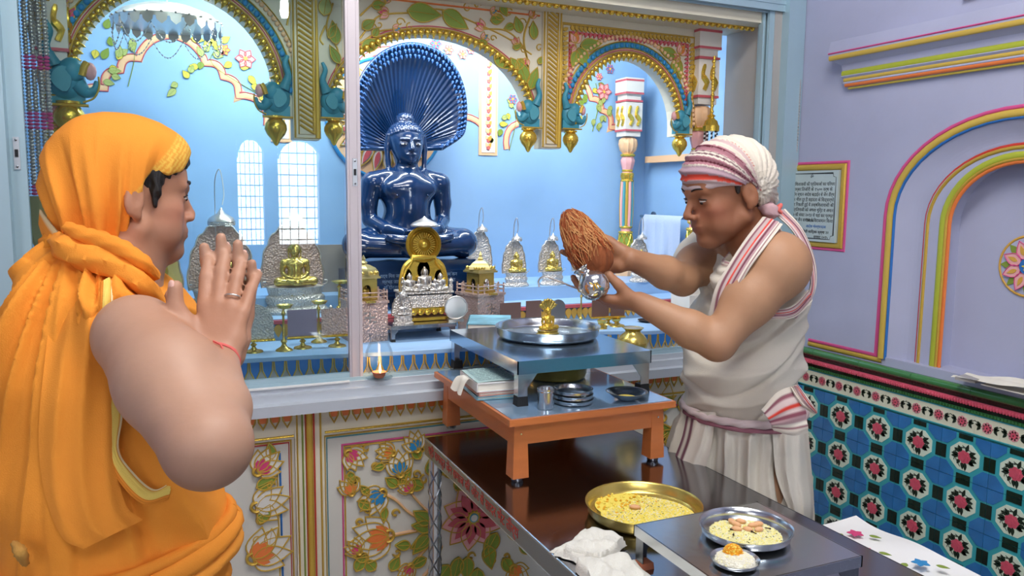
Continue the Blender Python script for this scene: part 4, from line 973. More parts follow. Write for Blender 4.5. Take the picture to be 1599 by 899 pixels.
# ------------------------------------------------------------ the seated meditating figure
def jina(hair=True, vox=.004):
    s = Sculpt()
    for x in (-1, 1):
        s.cone((x*.07, .02, .075), (x*.205, -.06, .062), .062, .050, .02)
        s.cone((x*.205, -.06, .060), (-x*.03, -.150, .050), .046, .034, .012)
        s.ell((x*.20, -.055, .06), (.042, .05, .052), k=.02)
        s.ell((x*.075, -.165, .082), (.055, .026, .018), (0, -x*.12, x*.15), k=.008)     # upturned foot
        for t in range(4): s.cone((x*(.028-.0), -.178, .088), (x*.118, -.168+.006*t, .098-.008*t), .010, .007, .003)
    s.ell((0, .0, .10), (.115, .085, .085), k=.03)
    s.chain([(0, 0, .12), (0, -.005, .19), (0, 0, .26)], [.074, .078, .088], .03)
    s.ell((0, .0, .255), (.112, .066, .062), k=.03)
    for x in (-1, 1):
        s.ell((x*.048, -.040, .262), (.056, .040, .042), k=.012)
        s.cone((x*.07, .0, .305), (x*.124, .0, .285), .032, .040, .02)
        s.chain([(x*.130, .0, .280), (x*.143, .005, .21), (x*.140, .0, .150)], [.040, .032, .027], .01)
        s.chain([(x*.140, .0, .148), (x*.095, -.075, .115), (x*.035, -.125, .102)], [.028, .024, .018], .008)
        s.ell((x*.01, -.138, .104), (.040, .022, .013), (0, 0, -x*.15), k=.006)
    for t in range(4): s.cone((.03, -.140+.008*t-.01, .114), (-.045, -.150+.009*t-.01, .112), .0075, .006, .002)
    s.cone((0, .005, .31), (0, .0, .37), .043, .040, .02)
    s.ell((0, -.004, .425), (.060, .064, .072), k=.02); s.ell((0, .012, .450), (.066, .066, .056), k=.015); s.ell((0, .015, .512), (.030, .030, .026), k=.012)
    s.ell((0, -.032, .385), (.040, .034, .032), k=.02); s.sph((0, -.058, .366), .014, .012)
    s.cone((0, -.066, .432), (0, -.080, .405), .006, .0095, .006); s.ell((0, -.076, .402), (.014, .008, .006), k=.005)
    s.ell((0, -.067, .386), (.021, .008, .0042), k=.003); s.ell((0, -.064, .379), (.016, .008, .0045), k=.003)
    for x in (-1, 1):
        s.sph((x*.026, -.070, .424), .013, .010, -1); s.ell((x*.026, -.053, .423), (.017, .012, .009), k=.002)
        s.cone((x*.010, -.067, .440), (x*.040, -.058, .440), .004, .003, .004)
        s.chain([(x*.067, .004, .450), (x*.072, .006, .41), (x*.070, .004, .365), (x*.066, .0, .330)], [.011, .011, .009, .010], .004)
    Vt, F = s.mesh(vox, smooth=1)
    if hair:
        N = normals(Vt, F); z = Vt[:, 2]; m = np.clip((z-.452-np.maximum(0, -Vt[:, 1]-.02)*.45)/.006, 0, 1)*(np.abs(Vt[:, 0]) < .075)
        q = np.sin(Vt[:, 0]*420)*np.sin(Vt[:, 2]*420+1)*np.sin(Vt[:, 1]*420+.5); Vt = Vt+N*(m*(.004+.0035*q))[:, None]
    return Vt, F
JV, JF = jina(vox=.0034); JS, JSF = jina(hair=False, vox=.0075)
# ============================================================ THE DARK BLUE STATUE
IX, IY, IZ = .842, 2.82, 1.305; K = .98
main = thing('seated_statue', 'large glossy dark blue seated meditating statue under a serpent hood', 'statue', (IX, IY, 1.19))
mesh_obj('figure', JV*K+np.array([IX, IY, IZ], dtype=np.float32), JF, 'blueidol', main)
def IP(x, y, z): return Vector((IX+x*K, IY+y*K, IZ+z*K))
for x in (-1, 1):
    g = G(); g.ell(IP(x*.026, -.0590, .4225), (.0120, .006, .0042), 12, 8); ey = g.build('eye', 'white', main, 60, world=True)
    g = G(); g.ell(IP(x*.025, -.0646, .4220), (.0035, .0015, .0035), 8, 6); g.build('pupil', 'black', ey, 60, world=True)
mat('blueidol_light', '#2b5690', .3)
g = G(); c = IP(0, -.083, .235)
for i in range(4):
    a = PI/4+i*PI/2; g.lathe([(.0075, -.002), (.009, .0), (.0075, .002)], c+Vector((.010*math.cos(a), 0, .012*math.sin(a))), 12, axis=(0, -1, 0))
g.ell(c, (.010, .005, .010), 12, 8); g.build('chest_emblem', 'blueidol_light', main, 50, world=True)
for x in (-1, 1): g = G(); g.ell(IP(x*.058, -.078, .238), (.004, .003, .004), 8, 5); g.build('nipple', 'blueidol', main, 60, world=True)
# pedestal: cushion block, inscribed block, base
g = G(); g.box((IX, IY+.0, IZ-.012), (.44, .26, .035)); g.box((IX, IY-.005, IZ-.065), (.49, .29, .072)); g.box((IX, IY-.005, IZ-.108), (.47, .27, .02)); g.box((IX, IY+.005, IZ-.14), (.44, .24, .06))
ped = g.build('pedestal', 'blueidol', main, 0, world=True)
mat('inscr', '#6f8fb4', .5)
YP = IY-.151; rr = random.Random(11); lets = 'नमोअरिहंताणसिद्धवयरकजलपतदमभ'
def hind(n): 
    s = ''
    while len(s) < n: s += ''.join(rr.choice(lets) for _ in range(rr.randint(2, 5)))+' '
    return s[:n]
for i in range(3): text(hind(40), .017, lambda a, b, h, i=i: Vector((IX+a, YP-h, IZ-.050-.020*i+b)), 'inscr', 'inscription', main, .0006, squeeze=.9)
g = G()
for i in range(-3, 4): g.tube([(IX+i*.065-.03, IY-.121, IZ-.165), (IX+i*.065, IY-.121, IZ-.122), (IX+i*.065+.03, IY-.121, IZ-.165)], .004, 6)
g.build('carved_zigzag', 'blueidol_light', ped, 40, world=True)
# the hood of serpents
HB = 2.93
cu, cv = fp(632, 232, HB); out = [fp(x, y, HB) for x, y in [(560, 232), (551, 200), (549, 170), (556, 138), (568, 112), (588, 90), (612, 77), (638, 72), (664, 77), (688, 90), (706, 112), (717, 140), (721, 170), (719, 200), (712, 214), (685, 232)]]
OUT = [Vector((p[0], p[1], 0)) for p in cat_rom([(p[0], p[1], 0) for p in out], 12)]; NO = len(OUT)
def hoodp(i, t, back=0):
    o = OUT[i]; x = cu+(o.x-cu)*t; z = cv+(o.y-cv)*t
    rib = math.sin(i/NO*PI*2*44)*.0026*min(1, t*2.5)*(t < .86)
    y = HB+.02-.10*max(0, t-.25)**1.7 - rib + back
    return Vector((x, y, z))
g = G(); ts = [0.05+.85*k/16 for k in range(17)]
rows = [[hoodp(i, t) for i in range(NO)] for t in ts]+[[hoodp(i, t)+Vector((0, -.0, 0)) for i in range(NO)] for t in (.93, 1.0)]+[[hoodp(i, t, .022) for i in range(NO)] for t in (1.0, .5, .05)]
g.sheet(rows); hood = g.build('serpent_hood', 'blueidol', main, 70, world=True)
g = G()
for r_, (t, n, sz) in enumerate(((.995, 58, .0062), (.945, 54, .0060), (.895, 50, .0058))):
    for k in range(n):
        i = int((k+.5*(r_ % 2)+.25)/n*(NO-1)) % NO; p = hoodp(i, t)+Vector((0, -.006-.004*r_, 0)); o = OUT[i]; d = Vector((cu-o.x, 0, cv-o.y)).normalized()
        g.ell(p, (sz, sz*.9, sz), 8, 6); g.tube([p+Vector((0, -.003, 0)), p+d*.011+Vector((0, -.006, 0))], [sz*.62, sz*.2], 6)
g.build('serpent_head', 'blueidol_light', hood, 70, world=True)
g = G(); 
for side in (0, NO-1):
    pts = [hoodp(side, t)+Vector((0, -.004, 0)) for t in np.linspace(.15, 1, 8)]; g.tube(pts, .009, 8)
g.tube([hoodp(i, 1.0)+Vector((0, .004, 0)) for i in range(0, NO, 2)], .009, 8)
g.build('hood_rim', 'blueidol', hood, 70, world=True)
# painted halo disc fixed to the wall behind
hx, hz = fp(604, 186, 3.085); hr = .232
halo = thing('halo_disc', 'round painted halo with pink and gold petals behind the blue statue', 'halo', (hx, 3.09, hz))
g = G(); g.fr = facade(3.096); g.prism([(hx+hr*math.cos(a), hz+hr*math.sin(a)) for a in np.linspace(0, 2*PI, 49)[:-1]], 0, .010); g.build('disc', 'm_peach', halo, 40, world=True)
g = G(); band(g, [(hx+hr*math.cos(a), hz+hr*math.sin(a)) for a in np.linspace(0, 2*PI, 49)[:-1]], .016, .014, closed=True, fr=facade(3.094)); g.build('blue_rim', 'm_blue', halo, 40, world=True)
sp = Spray(facade(3.086))
for i in range(24):
    a = 2*PI*i/24; c, s_ = math.cos(a), math.sin(a)
    sp.leaf(hx+c*.115, hz+s_*.115, a, .098, .020, 'm_pale', .004, 'goldpaint', 0, .004, mid=False); sp.q('m_rosy').prism(leaf2(hx+c*.13, hz+s_*.13, a, .07, .010), .007, .010)
    sp.leaf(hx+c*.04, hz+s_*.04, a+.13, .09, .011, 'm_orange', .009, 'goldpaint', .002, .004, mid=False)
class _H: pass
for m, gg_ in sp.g.items(): gg_.build(NM.get(m, 'petal'), m, halo, 40, world=True)
# ============================================================ SMALL METAL IMAGES
JSo = JS.copy()
def small_jina(name, m, parent, scale, loc=(0, 0, 0), V=None, F=None):
    V = JSo if V is None else V; F = JSF if F is None else F
    return mesh_obj(name, V*scale+np.array(loc, dtype=np.float32), F, m, parent, world=False)
def lobed(w, h, n=40, lob=9, amp=.05):
    pts = []
    for i in range(n+1):
        a = PI*i/n; r = 1+amp*abs(math.sin(a*lob)); pts.append((-w*math.cos(a)*r, h*math.sin(a)**.85*r))
    return pts
def throne(name, label, w, h, jm, jsc, plate='silver_carved', jbase=.30, parasol=True, group=None, base='silver_carved', jd=0, vw=None):
    """cast back plate, oval drum, parasol on a wire and a seated figure in front"""
    t = thing(name, label, 'idol', group=group)
    zb = h*.27
    g = G(); g.fr = lambda u, v, hh=0: Vector((u, .03*w/.1-hh*1, v))
    L = [(p[0]*w*.5, zb*.9+p[1]*(h-zb)*.86) for p in [(q[0], q[1]) for q in lobed(1, 1)]]
    g.prism(L, 0, .006); g.build('back_plate', plate, t, 40)
    g = G(); band(g, L, w*.03, .005, fr=lambda u, v, hh=0: Vector((u, .03*w/.1-.006-hh, v))); g.build('plate_rim', 'silver', t, 50)
    g = G(); g.lathe([(.50, 0), (.52, .10), (.47, .22), (.42, .30), (.46, .50), (.455, .62), (.41, .70), (.43, .90), (.45, 1.0)], (0, 0, 0), 32); g.v = [(v[0]*w*1.05, v[1]*w*.62, v[2]*zb) for v in g.v]; g.build('drum', base, t, 40)
    g = G(); g.box((0, -w*.20, zb*.62), (w*.20, w*.10, zb*.34)); g.build('gold_block', jm, t, 0)
    small_jina('figure', jm, t, jsc, (jd, -w*.02, zb))
    for s in (-1, 1): g = G(); g.tube(cat_rom([(s*w*.42, 0, zb), (s*w*.50, -.01, zb+h*.02), (s*w*.52, -.01, zb+h*.05), (s*w*.47, -.01, zb+h*.055)], 5), w*.012, 6); g.build('side_curl', 'silver', t, 50)
    if parasol:
        g = G(); pz = h*.90; g.lathe([(w*.19, 0), (w*.21, .004*w/.1), (w*.18, .010*w/.1), (w*.06, .017*w/.1), (.001, .026*w/.1)], (0, -w*.02, pz), 24); par = g.build('parasol', 'silver', t, 40)
        g = G(); g.lathe([(w*.20, -.004), (w*.205, .002), (w*.20, .006)], (0, -w*.02, pz), 28, lobes=14, lamp=.03); g.build('parasol_fringe', 'silver_carved', par, 40)
        g = G(); g.tube(cat_rom([(w*.02, -w*.02, pz+.03*w/.1), (w*.05, -w*.02, pz+.05*w/.1), (.0, -w*.02, pz+.085*w/.1), (-w*.07, w*.05, pz+.07*w/.1), (-w*.08, w*.12, pz+.03*w/.1), (-w*.08, w*.2, h*.6)], 6), .0016, 6); g.build('hanging_wire', 'silver', t, 50)
    return t
def put(t, px, py, Y, rz=0):
    p = at(px, py, 1, Y); t.location = (p.x, Y, p.z); t.rotation_euler = (0, 0, rz); return t
def putz(t, px, Y, z, rz=0, py=450):
    p = at(px, py, 1, Y); t.location = (p.x, Y, z); t.rotation_euler = (0, 0, rz); return t
ZU, ZM, ZL = 1.1905, 1.140, 1.072
GR = 'silver thrones with small brass figures right of the statue'
a = throne('throne_idol', 'silver throne idol', .098, .20, 'brass', .150, group=GR); putz(a, 806, 2.80, ZU)
a['label'] = 'silver throne idol directly left of the one nearest the coconut'
b = dup(a, label='silver throne idol nearest the coconut on its left side', group=GR); putz(b, 862, 2.80, ZU)
b = dup(a, label='silver throne idol mostly hidden behind the held coconut', group=GR); putz(b, 914, 2.80, ZU)
b = dup(a, label='silver throne idol partly hidden behind the forearms, below the white towel', group=GR); putz(b, 1000, 2.78, ZU)
c = throne('throne_idol', 'silver throne plate with parasol at the right knee of the blue statue', .105, .235, 'silver', .01, group=GR); putz(c, 752, 2.92, ZU)
d = throne('throne_idol', 'large silver throne idol with brass figure behind the glass, beside the door post', .205, .335, 'brass', .285, 'silver_rose', group='large silver thrones behind the glass', vw=1); putz(d, 461, 2.74, ZM)
e = dup(d, label='large silver throne idol behind the praying hands', group='large silver thrones behind the glass'); putz(e, 349, 2.74, ZM)
f_ = throne('throne_idol', 'large brass idol with carved plate beside the chin of the praying man', .20, .30, 'brass', .34, 'brass_pale', parasol=False, group='large silver thrones behind the glass', base='silver_carved'); putz(f_, 232, 2.74, ZM)
# gilt wheel throne with crowded silver figures
w = thing('wheel_throne', 'gilt wheel shaped throne crowded with silver figures in front of the blue statue', 'throne')
g = G()
for i in range(26):
    a = 2*PI*i/26; g.ell((.0545*math.cos(a), 0, .252+.0545*math.sin(a)), (.006, .004, .006), 8, 5)
wb = G(); wb.lathe([(.0, -.004), (.060, -.004), (.062, 0), (.060, .004), (.052, .004), (.050, .001), (.047, .004), (.043, .006), (.040, .002), (.020, .002), (.014, .006), (0, .008)], (0, 0, .252), 40, axis=(0, -1, 0))
mat('gold_dark', '#9c7a22', .4, .7); disc = wb.build('wheel_disc', 'gold_dark', w, 40); g0 = G(); g0.lathe([(.040, .0), (.044, .008), (.048, .0)], (0, 0, .252), 40, axis=(0, -1, 0)); g0.lathe([(.013, .004), (.008, .011), (.001, .013)], (0, 0, .252), 20, axis=(0, -1, 0)); g0.build('raised_ring', 'goldbright', disc, 40); g.build('rim_bead', 'goldbright', disc, 60)
g = G()
for i in range(28): a = 2*PI*i/28; g.box((.030*math.cos(a), -.006, .252+.030*math.sin(a)), (.018, .004, .0035), ry=-a)
g.build('ray', 'goldbright', disc, 40)
g = G(); g.lathe([(.046, 0), (.047, .005), (.040, .012), (.028, .018), (.010, .026), (.001, .034)], (0, -.01, .312), 24); g.build('parasol', 'silver', w, 40)
g = G(); P = [(-.058, .13), (-.074, .135), (-.070, .15), (-.062, .17), (-.045, .19), (-.040, .21), (.040, .21), (.045, .19), (.062, .17), (.070, .15), (.074, .135), (.058, .13)]
g.fr = lambda u, v, h=0: Vector((u, .006-h, v)); g.prism(P, 0, .006); band(g, P, .012, .008, lift=.006, fr=g.fr); g.fr = None
for s in (-1, 1): g.tube(cat_rom([(s*.045, 0, .200), (s*.066, 0, .18), (s*.076, 0, .15), (s*.080, 0, .12), (s*.078, 0, .06)], 5), .007, 8)
g.build('gilt_back', 'goldbright', w, 40)
g = G(); g.box((0, 0, .080), (.172, .09, .014)); g.box((0, 0, .095), (.18, .10, .006)); g.box((0, 0, .060), (.165, .085, .03))
for s in (-1, 1): g.lathe([(.006, 0), (.007, .02), (.004, .024), (.008, .034), (.001, .044)], (s*.082, -.042, .098), 10)
g.build('silver_tier', 'silver_carved', w, 0)
g = G(); g.box((0, 0, .036), (.17, .09, .016)); g.box((0, 0, .006), (.15, .08, .010))
for i in range(7): g.ell((-.072+.024*i, -.046, .030), (.011, .004, .010), 8, 5)
for s in (-1, 1): g.tube(cat_rom([(s*.085, -.03, .04), (s*.095, -.04, .02), (s*.080, -.045, .0)], 5), .008, 8)
g.build('gilt_base', 'goldbright', w, 30)
for x, y, sc_, z in ((-.055, -.02, .115, .098), (0, -.01, .15, .098), (.052, -.02, .11, .098), (-.028, -.035, .08, .098), (.028, -.035, .08, .098)): small_jina('small_figure', 'silver', w, sc_, (x, y, z))
g = G()
for x, z, r in ((-.058, .145, .018), (0, .165, .022), (.055, .14, .017)): g.fr = lambda u, v, h=0: Vector((u, .004-h, v)); g.prism([(x+r*math.cos(a), z+r*1.5*math.sin(a)) for a in np.linspace(0, 2*PI, 17)[:-1]], 0, .004)
g.fr = None; g.build('small_back_plate', 'silver_carved', w, 40)
putz(w, 656, 2.58, 1.095)
# brass shrine models on silver tiered boxes
def shrine_model(label, group):
    t = thing('shrine_model', label, 'model shrine', group=group)
    g = G(); g.box((0, 0, .05), (.12, .12, .10)); g.box((0, 0, .103), (.128, .128, .008)); b = g.build('silver_box', 'silver_rose', t, 0)
    g = G(); g.box((0, -.061, .055), (.035, .003, .005)); g.box((0, -.061, .055), (.005, .003, .035)); [g.box((sx*.015, -.061, .055+sz*.015), (.005 if sx*sz > 0 else .012, .003, .012 if sx*sz > 0 else .005)) for sx, sz in ((-1, 1), (1, -1))]; g.build('relief_emblem', 'silver', b, 0)
    g = G(); k = .058
    for s in range(4):
        a = s*PI/2; M_ = Matrix.Rotation(a, 3, 'Z')
        for z in (.120, .133): g.tube([M_@Vector((-k, -k, z)), M_@Vector((k, -k, z))], .0022, 6)
        for u in (-k, -.03, .03, k): g.tube([M_@Vector((u, -k, .107)), M_@Vector((u, -k, .142))], .0032, 6)
    g.build('railing', 'silver_rose', t, 40)
    g = G()
    for s in range(4):
        a = s*PI/2; M_ = Matrix.Rotation(a, 3, 'Z'); g.fr = lambda u, v, h=0, M_=M_: M_@Vector((u, -.034-h, v))
        arc = [(-.014, .108)]+[(.014*math.cos(q), .140+.016*math.sin(q)) for q in np.linspace(PI, 0, 9)]+[(.014, .108)]
        g.prism([(-.034, .108), (-.034, .178), (-.014, .178), (-.014, .108)], -.004, 0); g.prism([(.034, .108), (.034, .178), (.014, .178), (.014, .108)], -.004, 0)
        for p, q in zip(arc[1:-2], arc[2:-1]): g.prism([p, (p[0], .178), (q[0], .178), q], -.004, 0)
    g.fr = None; g.box((0, 0, .110), (.076, .076, .008)); g.build('kiosk', 'brass', t, 0)
    g = G(); g.box((0, 0, .180), (.086, .086, .006)); g.box((0, 0, .186), (.078, .078, .006)); g.lathe([(.052, .188), (.050, .196), (.040, .208), (.022, .217), (.010, .221), (.014, .225), (.006, .232), (.008, .237), (.001, .250)], n=4, sx=1, sy=1); g.build('roof', 'brass_pale', t, 30)
    g = G(); 
    for s in range(4):
        for u in (-.03, -.015, 0, .015, .03): g.ell(Matrix.Rotation(s*PI/2, 3, 'Z')@Vector((u, -.036, .194)), .006, 8, 5)
    g.build('roof_lobe', 'brass', t, 60)
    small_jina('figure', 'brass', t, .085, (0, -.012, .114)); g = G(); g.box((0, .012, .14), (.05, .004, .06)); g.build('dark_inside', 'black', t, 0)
    g = G(); g.box((0, -.062, .106), (.03, .03, .006)); g.build('step', 'brass', t, 0)
    return t
GM = 'brass shrine models on silver boxes'
s1 = shrine_model('brass domed shrine model on a silver box right of the gilt wheel', GM); putz(s1, 750, 2.58, 1.057+.05, R(18))
s2 = dup(s1, label='brass domed shrine model on a silver box just right of the door post', group=GM); putz(s2, 568, 2.53, 1.057+.05, R(4))
for q in (s1, s2): q.location.z = 1.097
# plinth blocks below them
for q, lab in ((s1, 'low carved silver block under the right shrine model'), (s2, 'low rosy silver block under the shrine model by the door post')):
    g = G(); g.box((0, 0, -.0125), (.12, .12, .025)); o = tag(g.build('metal_block', 'silver_rose', None, 0), lab, 'block'); o.location = q.location; o.rotation_euler = q.rotation_euler
# small steel bench in the recess
def steel_stool(name, label, x0, x1, y0, y1, zt, zb, mt='steel', leg='steel_brushed', foot='rubber', fh=.018, group=None, lip=.022, lw=.022):
    t = thing(name, label, 'stool', ((x0+x1)/2, (y0+y1)/2, zb)); cx, cy = (x0+x1)/2, (y0+y1)/2; w, d = x1-x0, y1-y0
    g = G(); g.box((cx, cy, zt-.0015), (w, d, .003)); g.build('top_plate', mt, t, 0, world=True)
    g = G(); 
    for s in (-1, 1): g.box((cx, cy+s*d/2, zt-lip/2), (w+.003, .003, lip)); g.box((cx+s*w/2, cy, zt-lip/2), (.003, d+.003, lip))
    g.build('rim', mt, t, 0, world=True)
    for sx in (-1, 1):
        for sy in (-1, 1):
            px, py = cx+sx*(w/2-lw/2-.002), cy+sy*(d/2-lw/2-.002); g = G()
            g.box((px+sx*lw*.45, py, (zt+zb+fh)/2-.002), (.002, lw, zt-zb-fh-.006)); g.box((px, py+sy*lw*.45, (zt+zb+fh)/2-.002), (lw, .002, zt-zb-fh-.006))
            g.fr = lambda u, v, h=0, sx=sx, sy=sy, px=px, py=py: Vector((px+sx*lw*.45-sx*u, py+sy*lw*.5+sy*h, zt-lip-v)); g.prism([(lw*.8, 0), (lw*2.0, 0), (lw*.8, lw*1.6)], -.002, 0); g.fr = None
            l = g.build('leg', leg, t, 0, world=True)
            g = G(); g.box((px, py, zb+fh/2), (lw*1.15, lw*1.15, fh), taper=.9); g.build('foot', foot, l, 0, world=True)
    if group: t['group'] = group
    return t
steel_stool('steel_stool', 'low mirror steel stool under the gilt wheel throne inside the shrine', .675, .895, 2.44, 2.60, 1.124, 1.072, fh=.008, lip=.012, lw=.012)
w.location.z = 1.1255
for q in (w,): q.location.y = 2.54
# silver round plaque, small silver parasol idol on the stool
t = throne('throne_idol', 'tiny silver idol under a domed parasol on the left of the inner steel stool', .066, .105, 'silver', .085, parasol=True); putz(t, 629, 2.475, 1.124)
g = G(); g.fr = lambda u, v, h=0: Vector((u, -h, v)); R_ = [((.036+.002*abs(math.sin(6*a)))*math.cos(a), .045+.036*math.sin(a)*(1.0 if math.sin(a) < 0 else 1.08)) for a in np.linspace(0, 2*PI, 49)[:-1]]
g.prism(R_, -.004, .004); g.fr = None; g.box((0, .006, .004), (.05, .03, .008)); t = thing('silver_plaque', 'bright round silver plaque standing right of the gilt wheel', 'plaque'); g.build('plate', 'silver', t, 40); g = G(); band(g, R_, .005, .003, lift=.004, closed=True, fr=lambda u, v, h=0: Vector((u, -h, v))); g.build('rim', 'silver', t, 40); putz(t, 712, 2.465, 1.124, R(-10))
# books stacked inside
def book(label, w, d, h, cover, group=None, cat='book', top=None, page='paper'):
    t = thing('book', label, cat, group=group)
    g = G(); g.box((0, 0, h/2), (w-.008, d-.006, h-.005)); pg = g.build('page_block', page, t, 0)
    g = G(); g.box((0, 0, h-.0015), (w, d, .003)); g.box((0, 0, .0015), (w, d, .003)); g.box((-w/2+.001, 0, h/2), (.003, d, h)); g.build('cover', cover, t, 0)
    return t
mat('cover_pink', '#c9988c', .6, var=.2, vscale=20); mat('cover_aqua', '#7fb6c8', .4, var=.45, vscale=14); mat('cover_yellow', '#cdbd66', .5)
GB = 'books stacked on the shrine platform'
b1 = book('thick pink-edged book at the bottom of the pair inside the shrine', .145, .20, .034, 'cover_pink', GB); putz(b1, 706, 2.415, 1.072, R(-20)); b1.location = (.985, 2.375, 1.072)
b2 = book('book with a pale aqua cover on top of the pair inside the shrine', .14, .19, .032, 'cover_aqua', GB); b2.location = (.990, 2.380, 1.1065); b2.rotation_euler = (0, 0, R(-24)); b1.location = (.985, 2.375, 1.072)
# metal plates, easels and little lamps along the platform
def easel(label, w, h, plate, group, arch=False, stand=True):
    t = thing('metal_plate', label, 'plate', group=group)
    zb = .034 if stand else .0; g = G(); g.fr = lambda u, v, hh=0: Vector((u, -hh, v))
    if arch: g.prism([(-w/2, zb)]+[(w/2*math.cos(a), zb+h-w/2+w/2*math.sin(a)) for a in np.linspace(PI, 0, 15)]+[(w/2, zb)], -.002, .002)
    else: g.prism([(-w/2, zb), (-w/2, zb+h), (w/2, zb+h), (w/2, zb)], -.002, .002)
    g.build('sheet', plate, t, 0)
    if stand:
        g = G(); g.box((0, 0, zb), (w*1.05, .012, .007)); [g.ell((x, -.006, zb), .0035, 6, 4) for x in np.linspace(-w*.48, w*.48, 12)]; g.build('gold_bar', 'goldbright', t, 30)
        g = G(); g.lathe([(.028, 0), (.026, .004), (.010, .008), (.005, .016), (.010, .022), (.004, .028), (.006, zb)], n=20); g.build('foot', 'brass', t, 40)
    return t
GE = 'engraved metal plates standing in front of the shrine'
for px, Y, z, w_, h_, m, ar, st_, lab in (
    (472, 2.45, ZL, .088, .085, 'plate_dim', False, True, 'dim purplish metal plate on a brass foot behind the glass'),
    (526, 2.44, ZL, .095, .085, 'silver_rose', False, True, 'rosy embossed metal plate on a brass foot left of the door post'),
    (395, 2.44, ZL, .118, .110, 'silver_carved', True, True, 'round-topped silver plate on a brass foot by the praying wrist'),
    (681, 2.50, ZL, .0, .0, None, False, False, ''),
    (797, 2.50, ZL, .078, .10, 'plate_brown', False, False, 'plain brown metal plate right of the shrine model box'),
    (833, 2.52, ZL, .06, .10, 'plate_brown', False, False, 'narrow brown metal plate behind the small gilt idol'),
    (871, 2.52, ZL, .058, .10, 'plate_grey', True, False, 'grey round-topped plate in front of the pink band'),
    (937, 2.47, ZL, .070, .078, 'plate_brown', False, True, 'brown plate on a gold bar below the silver pot'),
    (964, 2.46, ZL, .058, .074, 'plate_brown', False, True, 'brown plate on a gold bar under the lower hand'),
    (762, 2.40, ZL, .052, .060, 'brass', False, False, 'small plain brass plate left of the big steel tray')):
    if m is None: continue
    if m == 'plate_dim': mat(m, '#8d7f92', .4, .7)
    if m == 'plate_brown': mat(m, '#86685e', .45, .5)
    if m == 'plate_grey': mat(m, '#85878c', .35, .7)
    putz(easel(lab, w_, h_, m, GE, ar, st_), px, Y, z, py=500)
def stick_lamp(label, h=.10, spoon=True, group='slender brass lamps on the platform'):
    t = thing('brass_lamp', label, 'lamp', group=group)
    g = G(); g.lathe([(.026, 0), (.024, .004), (.010, .012), (.006, .02), (.010, .028), (.004, .036), (.0035, h-.02), (.007, h-.012), (.003, h-.004), (.003, h)], n=18); g.build('stem', 'brass', t, 40)
    if spoon: g = G(); g.lathe([(.001, 0), (.014, .004), (.020, .014), (.018, .015), (.010, .008), (.001, .006)], (.004, 0, h), 16, sx=1.3); g.build('bowl', 'brass', t, 40)
    return t
l1 = stick_lamp('brass stick lamp behind the glass beside the round-topped plate', .125); putz(l1, 443, 2.43, ZL, py=520)
l2 = dup(l1, label='brass stick lamp behind the glass between the two plates'); putz(l2, 498, 2.53, ZL, py=520); l2.scale = (1, 1, .95)
l3 = dup(l1, label='brass stick lamp right of the grey round-topped plate'); putz(l3, 907, 2.52, ZL, py=500); l3.scale = (.8, .8, .95)
l4 = dup(l1, label='brass stick lamp on the steps beside the door post'); putz(l4, 530, 2.66, 1.14, py=450); l4.scale = (1.3, 1.3, .8)
def little_lamp(label): 
    t = thing('oil_lamp', label, 'lamp', group='little brass oil lamps behind the brass pot')
    g = G(); g.lathe([(.020, 0), (.018, .003), (.006, .008), (.005, .014), (.015, .022), (.018, .030), (.014, .028), (.001, .022)], n=16); g.build('bowl', 'brass', t, 40); return t
a = little_lamp('little brass oil lamp left of the brass pot'); putz(a, 940, 2.43, ZL, py=500)
b = dup(a, label='little brass oil lamp just behind the brass pot'); putz(b, 962, 2.45, ZL, py=500); b = dup(a, label='third little brass oil lamp, in front of the gold bars'); putz(b, 950, 2.50, ZL, py=500)
# black pan and dishes on the right of the platform
t = thing('black_pan', 'small black dish on the platform behind the brass pot', 'dish'); g = G(); g.lathe([(.001, 0), (.03, .001), (.040, .008), (.038, .008), (.028, .003), (.001, .002)], n=24); g.build('dish', 'black', t, 40); putz(t, 1012, 2.50, 1.072, py=500)
# rectangular grey board behind the glass by the post
g = G(); g.box((0, 0, .075), (.115, .008, .17)); mat('board', '#8d857f', .7); tag(putz(g.build('grey_board', 'board', None, 0), 522, 2.86, ZU+.01), 'plain grey board standing by the wall left of the door post', 'board')
# silver star ornament on the platform, dark carved block at the far left
def bell_fig(label):
    t = thing('crystal_idol', label, 'idol'); g = G(); g.lathe([(.022, 0), (.020, .03), (.016, .04)], n=16); g.build('base', 'silver', t, 40); small_jina('figure', 'silver', t, .085, (0, 0, .04)); return t
putz(bell_fig('little silver figure on a round base behind the glass beside the post'), 516, 2.56, 1.1)
# big steel tray etc. come with the tables; lotus lamps
# glass chimney lamp with a burning wick on the sill
t = thing('glass_lamp', 'clear glass chimney lamp with a burning clay diya on the sill', 'lamp'); p = at(597, 590, 2, 1.010)
t.location = (p.x, 2.262, 1.0)
g = G(); prf = [(.026, .012), (.034, .022), (.037, .04), (.035, .062), (.028, .078), (.024, .084), (.0245, .096), (.0262, .104)]
g.lathe([(r*1.15, z*1.3) for r, z in prf], n=36); g.f = g.f[:-2]; g.build('chimney', 'lamp_glass', t, 60)
g = G(); g.lathe([(.001, .001), (.036, .001), (.040, .006), (.038, .007), (.034, .004), (.001, .003)], n=32); g.build('saucer', 'lamp_glass', t, 50)
mat('clay', '#b46a4d', .6); g = G(); g.lathe([(.012, .004), (.017, .010), (.021, .022), (.019, .022), (.015, .014), (.001, .012)], n=24, lobes=8, lamp=.03); g.build('clay_diya', 'clay', t, 40)
mat('flame', '#ffd9a0', .5, emit='#ffdba6', estr=22); g = G(); g.lathe([(.001, .018), (.0028, .024), (.0024, .032), (.0004, .044)], (.002, -.002, 0), 10); g.build('flame', 'flame', t, 60)
